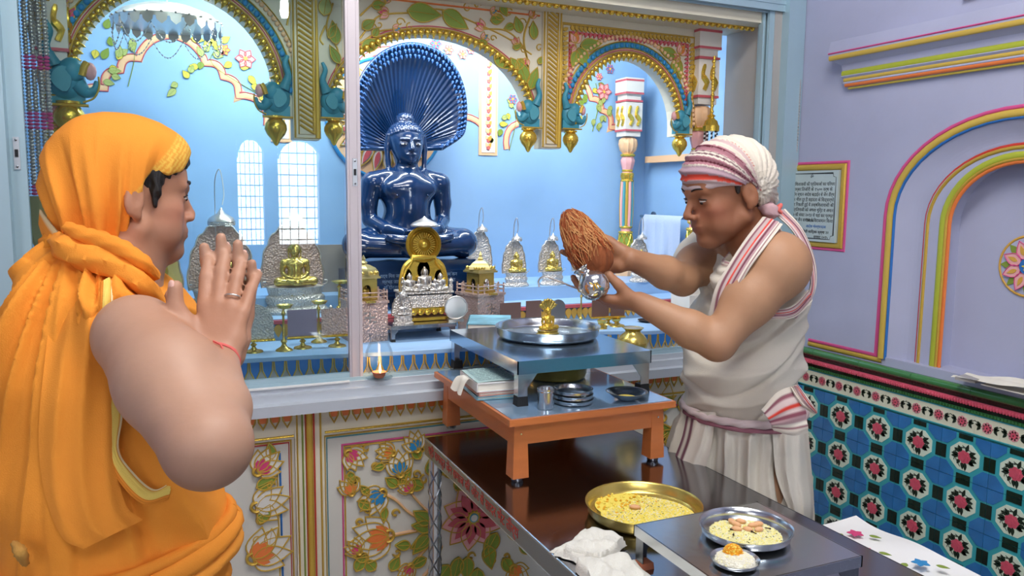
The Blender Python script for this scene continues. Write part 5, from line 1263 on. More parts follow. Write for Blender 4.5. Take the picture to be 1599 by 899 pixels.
pl_ = bpy.data.lights.new('flame_light', 'POINT'); pl_.energy = .25; pl_.color = (1, .6, .3); pl_.shadow_soft_size = .006; po = bpy.data.objects.new('flame_light', pl_); COL.objects.link(po); po.location = (p.x, 2.262, 1.045)
# ============================================================ HANGING THINGS
# silver canopy hanging over the left images
cp = thing('silver_canopy', 'scalloped silver canopy with chains hanging over the left idols', 'canopy'); 
g = G(); n = 26; Rr = .155
g.lathe([(Rr, 0), (Rr*1.0, .012), (Rr*.85, .035), (Rr*.5, .055), (.01, .062)], n=52); g.build('dome', 'silver', cp, 40)
g = G()
for i in range(n):
    a = 2*PI*i/n; c = Vector((Rr*1.02*math.cos(a), Rr*1.02*math.sin(a), -.004)); tt = Vector((-math.sin(a), math.cos(a), 0)); g.add([c-tt*.017+Vector((0, 0, .012)), c+tt*.017+Vector((0, 0, .012)), c+tt*.014-Vector((0, 0, .008)), c-Vector((0, 0, .020)), c-tt*.014-Vector((0, 0, .008))], [(0, 1, 2, 3, 4)])
    c2 = c*1.0; g.ell(c+Vector((0, 0, .016)), (.004, .004, .004), 6, 4)
g.build('scallop_fringe', 'silver', cp, 0)
g = G()
for i in range(10):
    a0 = 2*PI*i/10; a1 = 2*PI*(i+1)/10; pts = []
    for k in range(13): t_ = k/12; a = a0+(a1-a0)*t_; pts.append((Rr*math.cos(a), Rr*math.sin(a), -.02-.055*math.sin(PI*t_)))
    for q in pts: g.ell(q, .0028, 6, 4)
    g.tube(pts, .0009, 5)
g.build('bead_chain', 'silver', cp, 60)
g = G(); g.tube([(0, 0, .06), (0, 0, .24)], .003, 6); g.build('rod', 'silver', cp, 40)
p = at(262, 40, 1, 2.74); cp.location = (p.x, 2.74, p.z)
# bead curtain at the far left and the tassel at the right
bc = thing('bead_garland', 'hanging garland of silver bead strings with pink bands at the far left', 'garland')
for k in range(5):
    g = G(); x = -.295+.0150*k; z = 2.02; i = 0
    while z > 1.53:
        pink = (1.845 < z < 1.885) or (1.70 < z < 1.745) or z < 1.56
        if not pink: g.ell((x, 2.375+.006*(k % 2), z), (.0072, .0062, .0050), 8, 5)
        else: g.ell((x, 2.375+.006*(k % 2), z), (.0076, .0066, .0042), 8, 5, m=1)
        z -= .0088
    g.build('bead_string', ['silver', 'pink'], bc, 60)
g = G(); g.lathe([(.040, 2.02), (.042, 2.03), (.036, 2.05), (.038, 2.09), (.030, 2.12)], (-.265, 2.378, 0), 20, lobes=10, lamp=.08, sy=.4); g.build('gold_cap', 'goldbright', bc, 40)
g = G(); g.lathe([(.030, 2.12), (.034, 2.14), (.028, 2.18)], (-.265, 2.378, 0), 16, sy=.4); g.build('hanger', 'm_peach', bc, 40)
g = G(); g.lathe([(.02, 1.40), (.034, 1.44), (.030, 1.50), (.034, 1.53)], (-.265, 2.378, 0), 16, lobes=8, lamp=.1, sy=.4); g.build('lower_cap', 'brass_pale', bc, 40)
ts_ = thing('tassel', 'hanging gold tassel with black and white bead strings beside the right column', 'tassel')
p = at(1110, 200, 1, 2.43); tx, tz = p.x, p.z
g = G(); g.tube([(tx, 2.43, tz+.03), (tx+.004, 2.43, tz+.26)], [.0055, .0045], 8); [g.ell((tx+.002, 2.43, tz+.06+.02*i), .0075, 8, 5) for i in range(10)]; g.build('cord', 'goldbright', ts_, 50)
g = G(); g.lathe([(.030, -.012), (.030, .008), (.026, .012), (.022, .026), (.012, .034), (.010, .040), (.016, .044), (.006, .052)], (tx, 2.43, tz), 22, lobes=11, lamp=.04); g.build('gold_cap', 'goldbright', ts_, 40)
for k in range(9):
    g = G(); a = 2*PI*k/9; i = 0
    for i in range(26): g.ell((tx+.023*math.cos(a), 2.43+.023*math.sin(a), tz-.014-.0078*i), (.0042, .0042, .0035), 6, 4, m=(i+k) % 2)
    g.build('bead_string', ['white', 'black'], ts_, 60)
# the lamp whose light shows mirrored in the glass door
r_ = ray(443, 14); q_ = Vector((r_.x/r_.y*4.2, .40, 1.55+r_.z/r_.y*4.2)); pd = thing('pendant_lamp', 'white pendant bulb hanging behind the viewer, mirrored at the top of the glass door', 'lamp', (q_.x, q_.y, q_.z))
mat('bulb', '#ffffff', .5, emit='#f4f8ff', estr=140); g = G(); g.lathe([(.001, -.05), (.016, -.044), (.022, -.02), (.018, .03), (.012, .05)], n=20); g.build('bulb', 'bulb', pd, 60); g = G(); g.lathe([(.014, .05), (.014, .08), (.003, .085), (.003, 3.15-q_.z)], n=12); g.build('holder', 'white', pd, 60)
# wall shelf rail and towel at the right of the recess
wsh = thing('wooden_rail', 'narrow wooden rail on the blue side wall above the towel', 'rail'); g = G(); g.box((2.03, 2.87, 1.705), (.035, .34, .028)); g.build('bar', 'm_peach', wsh, 0); g = G(); g.box((2.03, 2.698, 1.705), (.04, .006, .034)); g.build('end_cap', 'board', wsh, 0)
tw = thing('towel_rail', 'metal towel rail fixed to the blue side wall', 'rail'); g = G(); g.tube([(1.985, 3.02, 1.455), (1.985, 2.66, 1.455)], .006, 8); g.build('rod', 'steel', tw, 40); g = G(); [g.lathe([(.02, 0), (.02, .006), (.008, .01), (.008, .05)], (2.049, y, 1.455), 14, axis=(-1, 0, 0)) for y in (2.67, 3.01)]; g.build('bracket', 'steel_brushed', tw, 40)
tl = G(); rows = []
for i in range(26):
    t_ = i/25; r = []
    for j in range(25):
        y = 2.70+.285*j/24; fold = .006*math.sin(j*1.1+1.2*t_)*(.3+t_)+.003*math.sin(j*2.3)
        if t_ < .06: r.append((1.985+.009-.018*(t_/.06), y, 1.457+.008*math.sin(PI*t_/.06)))
        else: r.append((1.973-.004-fold*.7, y, 1.457-(t_-.06)*.42-.008*(j/24)))
    rows.append(r)
tl.sheet(rows); mat('towel', '#b7c6e0', .9, bump=.6, bscale=300, var=.05); tag(tl.build('towel', 'towel', None, 60, origin=(1.975, 2.84, 1.45)), 'thin pale blue towel hanging on the rail in the blue corner', 'towel')
g = G(); g.lathe([(.028, 0), (.034, .05), (.036, .055), (.033, .052), (.026, .004), (.001, .002)], n=24); t = thing('steel_tumbler', 'small steel tumbler on the step in front of the hanging towel', 'tumbler'); g.build('cup', 'steel_brushed', t, 40); putz(t, 1050, 2.86, 1.19, py=400); t.location.z = 1.19
# ============================================================ TABLES AND WHAT STANDS ON THEM
ZBN, ZOT, ZST, ZFG = .85, 1.018, 1.134, .93
mat('bench_top', '#97979d', .16, 1, bump=.05, bscale=12); mat('steel_reflect_blue', '#9fb4c6', .14, .9, bump=.05, bscale=20)  # the bluish steel has its reflection painted into the tint
# big steel bench with a red inscription along its rim
bn = thing('steel_bench', 'long mirror-topped steel bench with a red inscription on its rim', 'bench', (.98, 1.35, 0))
g = G(); g.box((.983, 1.36, ZBN-.002), (.598, 1.52, .004)); g.build('top_plate', 'bench_top', bn, 0, world=True)
g = G(); g.box((.684, 1.36, ZBN-.024), (.003, 1.52, .048)); g.box((1.282, 1.36, ZBN-.024), (.003, 1.52, .048)); g.box((.983, 2.12, ZBN-.024), (.60, .003, .048)); g.box((.983, .60, ZBN-.024), (.60, .003, .048)); rim = g.build('rim', 'steel_brushed', bn, 0, world=True)
g = G(); g.tube([(.684, 2.12, ZBN-.001), (.684, .60, ZBN-.001)], .003, 8); g.tube([(.684, 2.12, ZBN-.047), (.684, .60, ZBN-.047)], .002, 6); g.build('rim_bead', 'steel', bn, 40, world=True)
mat('redprint', '#b23a30', .6)
for t_, y0 in (('श्री समस्त जैन समाज की ओर से सादर भेंट तीर्थ', 2.085), ('दिगम्बर जैन मन्दिर पूजन सामग्री', 1.20)):
    text(resh(t_), .034, lambda a, b, h, y0=y0: Vector((.6822-h, y0-a, ZBN-.034+b)), 'redprint', 'inscription', bn, .0004, align='LEFT')
for lx, ly in ((.706, 2.098), (1.260, 2.098), (.706, .62), (1.26, .62)):
    g = G(); P_ = []; 
    for k in range(60): P_.append((lx, ly, (ZBN-.05)*k/59))
    g.tube(P_, .0175, 12)
    lg = g.build('leg', 'steel', bn, 50, world=True); g = G()
    for ph in (0, 2*PI/3, 4*PI/3):
        for s_ in (1, -1): g.tube([(lx+.0178*math.cos(ph+s_*k*.30), ly+.0178*math.sin(ph+s_*k*.30), .02+(ZBN-.11)*k/79) for k in range(80)], .0022, 4)
    g.build('spiral_relief', 'steel_brushed', lg, 50, world=True)
    g = G(); g.lathe([(.026, 0), (.026, .02), (.02, .024)], (lx, ly, 0), 14); g.build('foot', 'rubber', lg, 40, world=True)
g = G(); g.ell((.905, 1.49, ZBN+.0015), (.0035, .0025, .002), 8, 5); tag(g.build('rice_grain', 'white', None, 60, origin=(.905, 1.49, ZBN)), 'single white grain lying on the steel bench beside the orange table', 'grain')
# orange wooden table
ot = thing('orange_table', 'small orange-painted wooden table standing on the steel bench', 'table', (.975, 1.95, ZBN))
x0, x1, y0, y1 = .747, 1.222, 1.668, 2.225; cx, cy = (x0+x1)/2, (y0+y1)/2
g = G(); g.box((cx, cy, ZOT-.010), (x1-x0, y1-y0, .016)); tb = g.build('tabletop', 'orange_wood', ot, 0, world=True)
mat('laminate', '#86a3bd', .10, .25, coat=.6); g = G(); g.box((cx, cy, ZOT-.001), (x1-x0-.016, y1-y0-.016, .002)); g.build('laminate_sheet', 'laminate', tb, 0, world=True)  # sky-blue reflection put into the sheet's own colour
for a, b, c, d in (((cx, y0+.032, 0), (x1-x0-.09, .018), 0, 0), ((cx, y1-.032, 0), (x1-x0-.09, .018), 0, 0), ((x0+.032, cy, 0), (.018, y1-y0-.09), 0, 0), ((x1-.032, cy, 0), (.018, y1-y0-.09), 0, 0)):
    g = G(); g.box((a[0], a[1], ZOT-.045), (b[0], b[1], .055)); g.build('apron', 'orange_wood', ot, 0, world=True)
for lx in (x0+.040, x1-.040):
    for ly in (y0+.040, y1-.040):
        g = G(); g.box((lx, ly, (ZOT-.018+ZBN+.012)/2), (.034, .034, ZOT-.018-ZBN-.012), rx=PI, taper=1.25); lg = g.build('leg', 'orange_wood', ot, 0, world=True)
        g = G(); g.lathe([(.013, 0), (.015, .003), (.015, .012)], (lx, ly, ZBN), 16); g.build('steel_foot', 'steel_brushed', lg, 40, world=True)
        g = G(); g.lathe([(.0025, 0), (.0025, .002)], (lx, ly-.019, ZOT-.045), 8, axis=(0, -1, 0)); g.build('screw', 'steel', lg, 40, world=True)
# steel stool carrying the big tray
steel_stool('steel_stool', 'mirror steel stool with black feet carrying the big steel tray', .812, 1.205, 1.765, 2.262, ZST, ZOT+.0, 'steel_reflect_blue', 'steel', fh=.024, lip=.034, lw=.026)
def tray(name, label, r, h, m, cat='tray', group=None, rimw=.004, curve=.06, n=56):
    t = thing(name, label, cat, group=group)
    g = G(); P = [(0.001, .002), (r*(1-curve), .002), (r*.985, h*.35), (r, h-.003), (r+rimw, h), (r+rimw, h+.0015), (r-.002, h-.002), (r*.97, h*.38), (r*(1-curve)-.002, .0035), (.001, .0035)]; g.lathe(P, n=n); g.build('dish', m, t, 60); return t
t = tray('steel_tray', 'large round steel tray under the small gilt idol', .150, .032, 'steel'); t.location = (1.035, 2.045, ZST+.001)
g = G(); g.sheet([[(1.035+r*math.cos(a), 2.045+r*math.sin(a), ZST+.0065) for a in np.linspace(0, 2*PI, 41)] for r in (.001, .07, .14)]); mat('water', '#c9dbe6', .03, trans=.6, ior=1.33); o = g.build('water', 'water', t, 60, world=True)
gi = thing('gilt_idol', 'small gilt seated idol under a serpent hood standing in the steel tray', 'idol', (1.035, 2.045, ZST+.0078))
small_jina('figure', 'goldbright', gi, .125, (0, 0, .014)); g = G(); g.lathe([(.034, 0), (.036, .003), (.030, .008), (.034, .012), (.033, .014)], n=24, sy=.7); g.build('lotus_base', 'brass', gi, 40)
g = G()
for k in range(7):
    a = R(150-k*20); c = Vector((0, .006, .064)); e = c+Vector((.026*math.cos(a), -.004, .030*math.sin(a)+.006)); g.tube([c, (c+e)/2, e], [.004, .0045, .0055], 8); g.ell(e, (.0055, .005, .0065), 8, 6); g.tube([e, e+Vector((.006*math.cos(a), -.008, .003))], [.003, .001], 6)
g.build('serpent_hood', 'brass', gi, 60)
# brass tray of offerings under the stool
t = tray('brass_tray', 'deep brass tray of rice and turmeric under the steel stool', .092, .036, 'brass'); t.location = (1.055, 2.03, ZOT+.001)
def heap(name, cx, cy, z, r, h, kinds, parent, seed=1, n=900, size=(.0022, .0009, .0009), flat=1.0):
    """a counted-by-nobody heap: a low mound under scattered grains, one object per colour"""
    rr = np.random.RandomState(seed); objs = []
    pos = []
    for _ in range(n):
        q = r*math.sqrt(rr.rand())*.97; a = rr.rand()*2*PI; pos.append((q*math.cos(a), q*math.sin(a), h*(1-(q/r)**2)**flat+size[1]*.5))
    gs = {k: G() for k, _ in kinds}; pr = np.cumsum([w for _, w in kinds]); pr = pr/pr[-1]
    for p in pos:
        k = kinds[int(np.searchsorted(pr, rr.rand()))][0]; a = rr.rand()*PI; d = Vector((math.cos(a)*size[0], math.sin(a)*size[0], (rr.rand()-.5)*size[0]*.8)); c = Vector((cx+p[0], cy+p[1], z+p[2]))
        u = Vector((-d.y, d.x, 0)).normalized()*size[1]; v = Vector((0, 0, size[2]))
        gs[k].add([c-d, c+u, c+v, c-u, c-v, c+d], [(0, 1, 2), (0, 2, 3), (0, 3, 4), (0, 4, 1), (5, 2, 1), (5, 3, 2), (5, 4, 3), (5, 1, 4)])
    for k, g in gs.items():
        if g.v: o = g.build(name, k, parent, 60, world=True); o['kind'] = 'stuff'; objs.append(o)
    g = G(); rows = [[(cx+r*q*math.cos(a), cy+r*q*math.sin(a), z+h*(1-q*q)**flat) for a in np.linspace(0, 2*PI, 33)] for q in np.linspace(0.001, 1, 9)]
    g.sheet(rows); o = g.build(name+'_bed', kinds[0][0], parent, 60, world=True); o['kind'] = 'stuff'; return objs
mat('rice_white', '#e6e2d2', .6); mat('rice_yellow', '#ebd862', .6); mat('turmeric', '#dba51e', .7); mat('clove', '#33221a', .7); mat('almond', '#d9a678', .6); mat('saffron', '#e59a12', .7); mat('rice_pale', '#e9e3a4', .6); mat('cardamom', '#9aa865', .7)
heap('rice', 1.055, 2.03, ZOT+.006, .085, .012, [('turmeric', .5), ('rice_yellow', .3), ('clove', .12)], t, 2, 500, (.003, .0014, .0014)); heap('rice', 1.075, 2.015, ZOT+.014, .045, .018, [('rice_pale', 1)], t, 3, 350, (.003, .0012, .0012), .7)
g = G(); rr = random.Random(4)
for i in range(9): a = rr.uniform(0, 6.28); g.ell((1.02+.028*math.cos(a)*rr.random(), 2.06+.025*math.sin(a), ZOT+.028+.004*rr.random()), (.008, .005, .004), 8, 6, rot=Matrix.Rotation(a, 3, 'Z'))
g.build('nut', 'almond', t, 60, world=True)['kind'] = 'stuff'
# steel cup, stacked bowls, shallow bowl
t = thing('steel_cup', 'small straight steel cup by the front leg of the steel stool', 'cup', (.872, 1.728, ZOT+.001)); g = G(); g.lathe([(.001, 0), (.020, 0), (.0205, .004), (.0205, .044), (.0225, .050), (.0225, .0515), (.0195, .050), (.019, .005), (.001, .003)], n=32); g.build('body', 'steel', t, 40); g = G(); g.lathe([(.0212, .041), (.0216, .043), (.0212, .045)], n=32); g.build('ridge', 'steel', t, 40)
for i in range(3):
    t = thing('steel_bowl', ['lowest of the three stacked round steel boxes on the orange table', 'middle one of the three stacked round steel boxes', 'top open one of the three stacked round steel boxes'][i], 'bowl', (.962, 1.752, ZOT+.001+.0125*i), group='stacked round steel boxes'); g = G(); r = .052-.0008*i
    g.lathe([(.001, 0), (r-.005, 0), (r, .003), (r, .0095), (r+.0015, .0115), (r-.001, .0118), (r-.003, .009), (r-.006, .002), (.001, .0015)], n=40); g.build('body', 'steel', t, 40)
t = thing('shallow_bowl', 'shallow flared steel bowl at the right corner of the orange table', 'bowl', (1.105, 1.722, ZOT+.001)); g = G(); g.lathe([(.001, 0), (.020, 0), (.024, .002), (.040, .012), (.052, .021), (.055, .0225), (.052, .0225), (.038, .013), (.022, .004), (.001, .0025)], n=44); g.build('body', 'steel', t, 50); g = G(); g.sheet([[(r*math.cos(a), r*math.sin(a), .0055+r*.05) for a in np.linspace(0, 2*PI, 25)] for r in (.001, .02, .026)]); g.build('offering_water', 'rice_yellow', t, 60)
# booklets on the left end
GBK = 'booklets at the left end of the orange table'
for i, (w_, d_, h_, cv, x, y, rz, lab) in enumerate(((.118, .165, .010, 'cover_aqua', .806, 1.932, -6, 'lowest thin booklet with a pale blue cover on the orange table'), (.116, .160, .011, 'cover_pink', .806, 1.930, -3, 'second booklet from the bottom of the orange table pile'), (.118, .162, .024, 'white', .804, 1.93, -5, 'thick open-faced book on top of the orange table pile'))):
    b = book(lab, w_, d_, h_, cv, GBK); b.location = (x, y, ZOT+.001+(0, .0103, .0216)[i]); b.rotation_euler = (0, 0, R(rz)); top = b
g = G(); rows = [[(.804-.057+.114*i/10, 1.93-.078+.156*j/10, ZOT+.0468+.003*math.sin(PI*i/10)+.0006*math.sin(j*1.7)) for j in range(11)] for i in range(11)]; g.sheet(rows); pg = g.build('top_page', 'page_aqua' if 'page_aqua' in MATS else 'paper', top, 60, world=False)
pg.parent = None; pg.parent = top
for v in pg.data.vertices: v.co -= Vector(top.location[:])
mat('page_aqua', '#b9d3cf', .7); pg.data.materials[0] = MATS['page_aqua']
g = G(); 
for k in range(12): g.box((-.048, -.062+.011*k, .0268), (.0, .0, 0)); 
g = G(); 
rr = random.Random(2)
for k in range(15):
    y = -.066+.0095*k; x = -.05
    while x < .045: L = rr.uniform(.006, .016); g.box((x+L/2, y, .0284+.0012*math.sin(PI*(x+.057)/.114)), (L, .0022, .0004)); x += L+.003
mat('print_grey', '#6f8b90', .8); g.build('printed_line', 'print_grey', top, 0)['kind'] = 'stuff'
g = G(); rows = [[(.744-.035*t_-.004*math.sin(j), 1.93+.07*(j/8-.5), ZOT+.040+.012*math.sin(PI*t_)-.030*t_*t_+.003*math.sin(j*1.2+t_*4)) for j in range(9)] for t_ in np.linspace(0, 1, 9)]; g.sheet(rows); tag(g.build('loose_paper', 'paper', None, 60, origin=(.735, 1.93, ZOT+.02)), 'curled loose paper sticking out left of the booklets', 'paper')
g = G(); g.box((.7475, 1.935, ZOT+.034), (.004, .012, .022)); g.build('red_ribbon', 'red', top, 0, world=True)
for v in top.children[-1].data.vertices: pass
# brass pot
t = thing('brass_pot', 'round-bellied brass pot with a flared rim behind the steel stool', 'pot', (1.478, 2.275, 1.002)); g = G(); g.lathe([(.001, 0), (.024, 0), (.028, .004), (.046, .022), (.052, .040), (.050, .056), (.038, .072), (.027, .080), (.026, .086), (.034, .094), (.037, .096), (.034, .097), (.024, .087), (.024, .080), (.034, .070), (.001, .068)], n=40); g.build('body', 'brass', t, 50); g = G(); g.lathe([(.001, .088), (.024, .088), (.033, .0955)], n=30); g.build('silver_lining', 'silver', t, 60)
# brass thali with rice on the bench
t = tray('brass_thali', 'round brass thali of yellow rice on the steel bench', .124, .028, 'brass', cat='tray'); t.location = (.955, 1.408, ZBN+.001); cx_, cy_ = .955, 1.408
heap('rice', cx_+.005, cy_-.012, ZBN+.005, .104, .007, [('rice_yellow', .5), ('rice_white', .22), ('rice_pale', .25), ('clove', .03), ('cardamom', .02)], t, 5, 2600, (.0030, .0011, .0011))
heap('puffed_grain', cx_-.01, cy_+.045, ZBN+.006, .075, .004, [('rice_yellow', .7), ('turmeric', .3)], t, 6, 130, (.0045, .0035, .003))
g = G(); g.ell((cx_-.014, cy_+.012, ZBN+.017), (.013, .007, .005), 12, 8, rot=Matrix.Rotation(-.6, 3, 'Z')); g.build('almond', 'almond', t, 60, world=True)
# white cloths folded on the bench
def crumple(name, label, c, w, d, h, rz, m, layers=3, seed=1, amp=.008, group=None):
    t = thing(name, label, 'cloth', c, 0, group); rr = random.Random(seed); M_ = Matrix.Rotation(rz, 3, 'Z')
    for L in range(layers):
        g = G(); rows = []; ph = [rr.uniform(0, 6) for _ in range(6)]; ox, oy, rz2 = rr.uniform(-.012, .012), rr.uniform(-.010, .010), rr.uniform(-.16, .16); M2 = Matrix.Rotation(rz+rz2, 3, 'Z')
        for i in range(34):
            r = []
            for j in range(34):
                u, v = i/33*2-1, j/33*2-1; e = max(abs(u), abs(v)); z = h*(L+1)/layers + amp*.5*(-.5*abs(math.sin(u*9-v*6+ph[5]))+math.sin(u*5+v*3+ph[0])+math.sin(u*2-v*7+ph[1])*.6+math.sin(u*11+v*4+ph[2])*.3)*(1-e**4)
                z = max(z, h*L/layers+.001); z *= (1-max(0, e-.88)/.12*.85); k = 1-.05*math.sin(v*6+ph[3])*abs(u)-.05*math.sin(u*5+ph[4])*abs(v); p = M2@Vector((u*w/2*k+ox, v*d/2*k+oy, 0)); r.append((p.x, p.y, max(z, .0015+.0008*L)))
            rows.append(r)
        g.sheet(rows); g.build('cloth_fold', m, t, 80)
    return t
mat('cotton', '#d8d6cc', .9, bump=.5, bscale=350, var=.05)
crumple('white_towel', 'crumpled white cotton towel on the near corner of the steel bench', (.765, 1.300, ZBN+.001), .115, .085, .026, R(25), 'cotton', 3, 3)
crumple('white_towel', 'second white cotton towel lying in front against the small stool', (.742, 1.165, ZBN+.001), .105, .13, .026, R(-8), 'cotton', 3, 8)
# near steel stool with its dishes
steel_stool('steel_stool', 'small steel stool with terracotta feet in the foreground corner', .806, 1.100, .951, 1.215, ZFG, ZBN+.0, 'steel', 'steel_brushed', fh=.012, lip=.020, lw=.024, foot='clay')
for o in list(bpy.data.objects):
    pass
t = tray('steel_plate', 'steel plate of yellow rice and nuts on the foreground stool', .080, .020, 'steel', cat='plate', curve=.22); t.location = (.965, 1.092, ZFG+.001)
heap('rice', .965, 1.092, ZFG+.005, .066, .009, [('rice_pale', .62), ('rice_yellow', .12), ('rice_white', .2), ('clove', .01), ('cardamom', .015)], t, 9, 2000, (.0026, .0010, .0010))
rr = random.Random(5)
for i, (dx, dy) in enumerate(((-.005, .02), (.012, .028), (-.018, .004), (.02, .004), (.0, -.006), (.034, .006), (.018, -.014), (-.004, .034))):
    g = G(); g.ell((.965+dx, 1.092+dy, ZFG+.0165), (.010, .0058, .005), 12, 8, rot=Matrix.Rotation(rr.uniform(0, 3), 3, 'Z')); g.build('almond', 'almond', t, 60, world=True)
g = G()
for i in range(7): a = rr.uniform(0, 6.28); q = .05*math.sqrt(rr.random()); c = Vector((.965+q*math.cos(a), 1.092+q*math.sin(a), ZFG+.0155)); d = Vector((math.cos(a*3), math.sin(a*3), .1))*.005; g.tube([c-d, c+d], [.0008, .0012], 5); g.ell(c+d, .0020, 6, 4)
g.build('clove', 'clove', t, 60, world=True)['kind'] = 'stuff'
t = tray('small_dish', 'little steel dish heaped with white and saffron rice on the foreground stool', .037, .009, 'steel', cat='dish', curve=.25); t.location = (.874, 1.012, ZFG+.001)
heap('rice', .874, 1.012, ZFG+.006, .034, .013, [('rice_white', .85), ('rice_pale', .15)], t, 10, 1100, (.0026, .0009, .0009), .6); heap('saffron_rice', .876, 1.020, ZFG+.014, .017, .017, [('saffron', .7), ('rice_yellow', .3)], t, 12, 420, (.0026, .0010, .0010), .7)
# cloth with printed flowers on a low cupboard at the right
cb = thing('low_cupboard', 'low pale cupboard under the flowered cloth at the tiled wall', 'cupboard', (1.42, 1.14, 0)); g = G(); g.box((1.42, 1.16, .385), (.20, .34, .77)); g.build('body', 'white', cb, 0, world=True); g = G(); g.box((1.3185, 1.16, .39), (.003, .30, .68)); g.build('door', 'marble', cb, 0, world=True)
fc = thing('flowered_cloth', 'white cloth printed with pink and blue flowers at the tiled wall', 'cloth', (1.40, 1.16, .775))
g = G(); rows = []
for i in range(15):
    r = []
    for j in range(25):
        u = i/14; v = j/24; x = 1.295+.215*u; z = .788+.004*math.sin(v*9+u*4)
        if u < .12: x = 1.306; z = .788-(.12-u)/.12*.055
        r.append((x+.003*math.sin(v*13), .985+.345*v, z))
    rows.append(r)
g.sheet(rows); g.build('sheet', 'white', fc, 60, world=True)
class FrTop: pass
for (x, y), m in zip(((1.33, 1.29), (1.36, 1.17), (1.335, 1.05), (1.41, 1.24), (1.42, 1.08)), ('m_blue', 'm_pinkdeep', 'm_blue', 'm_pinkdeep', 'm_blue')):
    sp = Spray(lambda u, v, h=0: Vector((u, v, .799+h))); sp.flower(x, y, .018, 5, m, m, None, h=.0004); sp.q(m).build('printed_flower', m, fc, 40, world=True)
    for dx, dy, an in ((-.03, .01, 200), (.02, -.02, -60)): sp = Spray(lambda u, v, h=0: Vector((u, v, .799+h))); sp.leaf(x+dx, y+dy, R(an), .026, .007, 'm_green', .0004, None); sp.q('m_green').build('printed_leaf', 'm_green', fc, 40, world=True)
# ============================================================ THE TWO MEN
def frame_from(c, fwd, up, s=1.0):
    f = Vector(fwd).normalized(); u = Vector(up); u = (u-f*u.dot(f)).normalized(); l = u.cross(f)
    return Matrix(((f.x*s, l.x*s, u.x*s, c[0]), (f.y*s, l.y*s, u.y*s, c[1]), (f.z*s, l.z*s, u.z*s, c[2]), (0, 0, 0, 1)))
rH = Vector((cR0.x, cR0.y, 0)).normalized(); aH = Vector((math.sin(YAW), math.cos(YAW), 0)); UP = Vector((0, 0, 1))   # image right / away, on the level
def add_head(S, M, nose=1.0, jaw=1.0, fat=0.0):
    s = Sculpt(M); 
    s.ell((-.012, 0, .038), (.094, .074, .084), k=.02); s.ell((.028, 0, -.030), (.062, .058+fat*.5, .084), k=.03)
    s.ell((.045, 0, .040), (.050, .062, .050), k=.02)
    for y in (-1, 1):
        s.cone((-.004, y*(.052+fat), -.058), (.060, y*.014, -.104), .017+fat, .016, .025)
        s.ell((.052, y*.043, -.024), (.026, .020, .022), k=.02)
        s.ell((.050, y*(.034+fat), -.064), (.026, .022, .026), k=.02)
        s.cone((.078, y*.040, .022), (.091, y*.012, .017), .0085, .0085, .012)
    s.ell((.074, 0, -.098), (.017, .020, .015), k=.018); s.ell((.072, 0, -.062), (.024, .027, .022), k=.018)
    for y in (-1, 1): s.sph((.098, y*.034, .000), .0125, .016, -1)
    for y in (-1, 1): 
        s.sph((.0745, y*.0315, .000), .0138, .003)                       # lidded eye
    s.cone((.084, 0, .014), (.104*nose, 0, -.026), .0085, .0088, .010); s.sph((.107*nose, 0, -.032), .0088, .006)
    for y in (-1, 1): s.ell((.099, y*.0125, -.037), (.010, .0075, .0075), k=.006); s.sph((.100, y*.007, -.046), .0034, .003, -1)
    s.ell((.0905, 0, -.0605), (.0085, .022, .0052), k=.004); s.ell((.0895, 0, -.0705), (.0090, .019, .0062), k=.004)
    s.cone((.0985, -.020, -.0655), (.0985, .020, -.0655), .0016, .0016, .003, -1)
    for y in (-1, 1):
        s.ell((-.012, y*(.078+fat*.9), -.006), (.0185, .0080, .032), (y*.12, .18, -y*.30), k=.006)
        s.ell((-.006, y*(.087+fat*.9), .000), (.0095, .006, .017), (0, .18, 0), k=.004, op=-1); s.ell((-.008, y*(.077+fat*.9), -.034), (.0085, .0065, .009), k=.005)
    S.p += s.p; return s
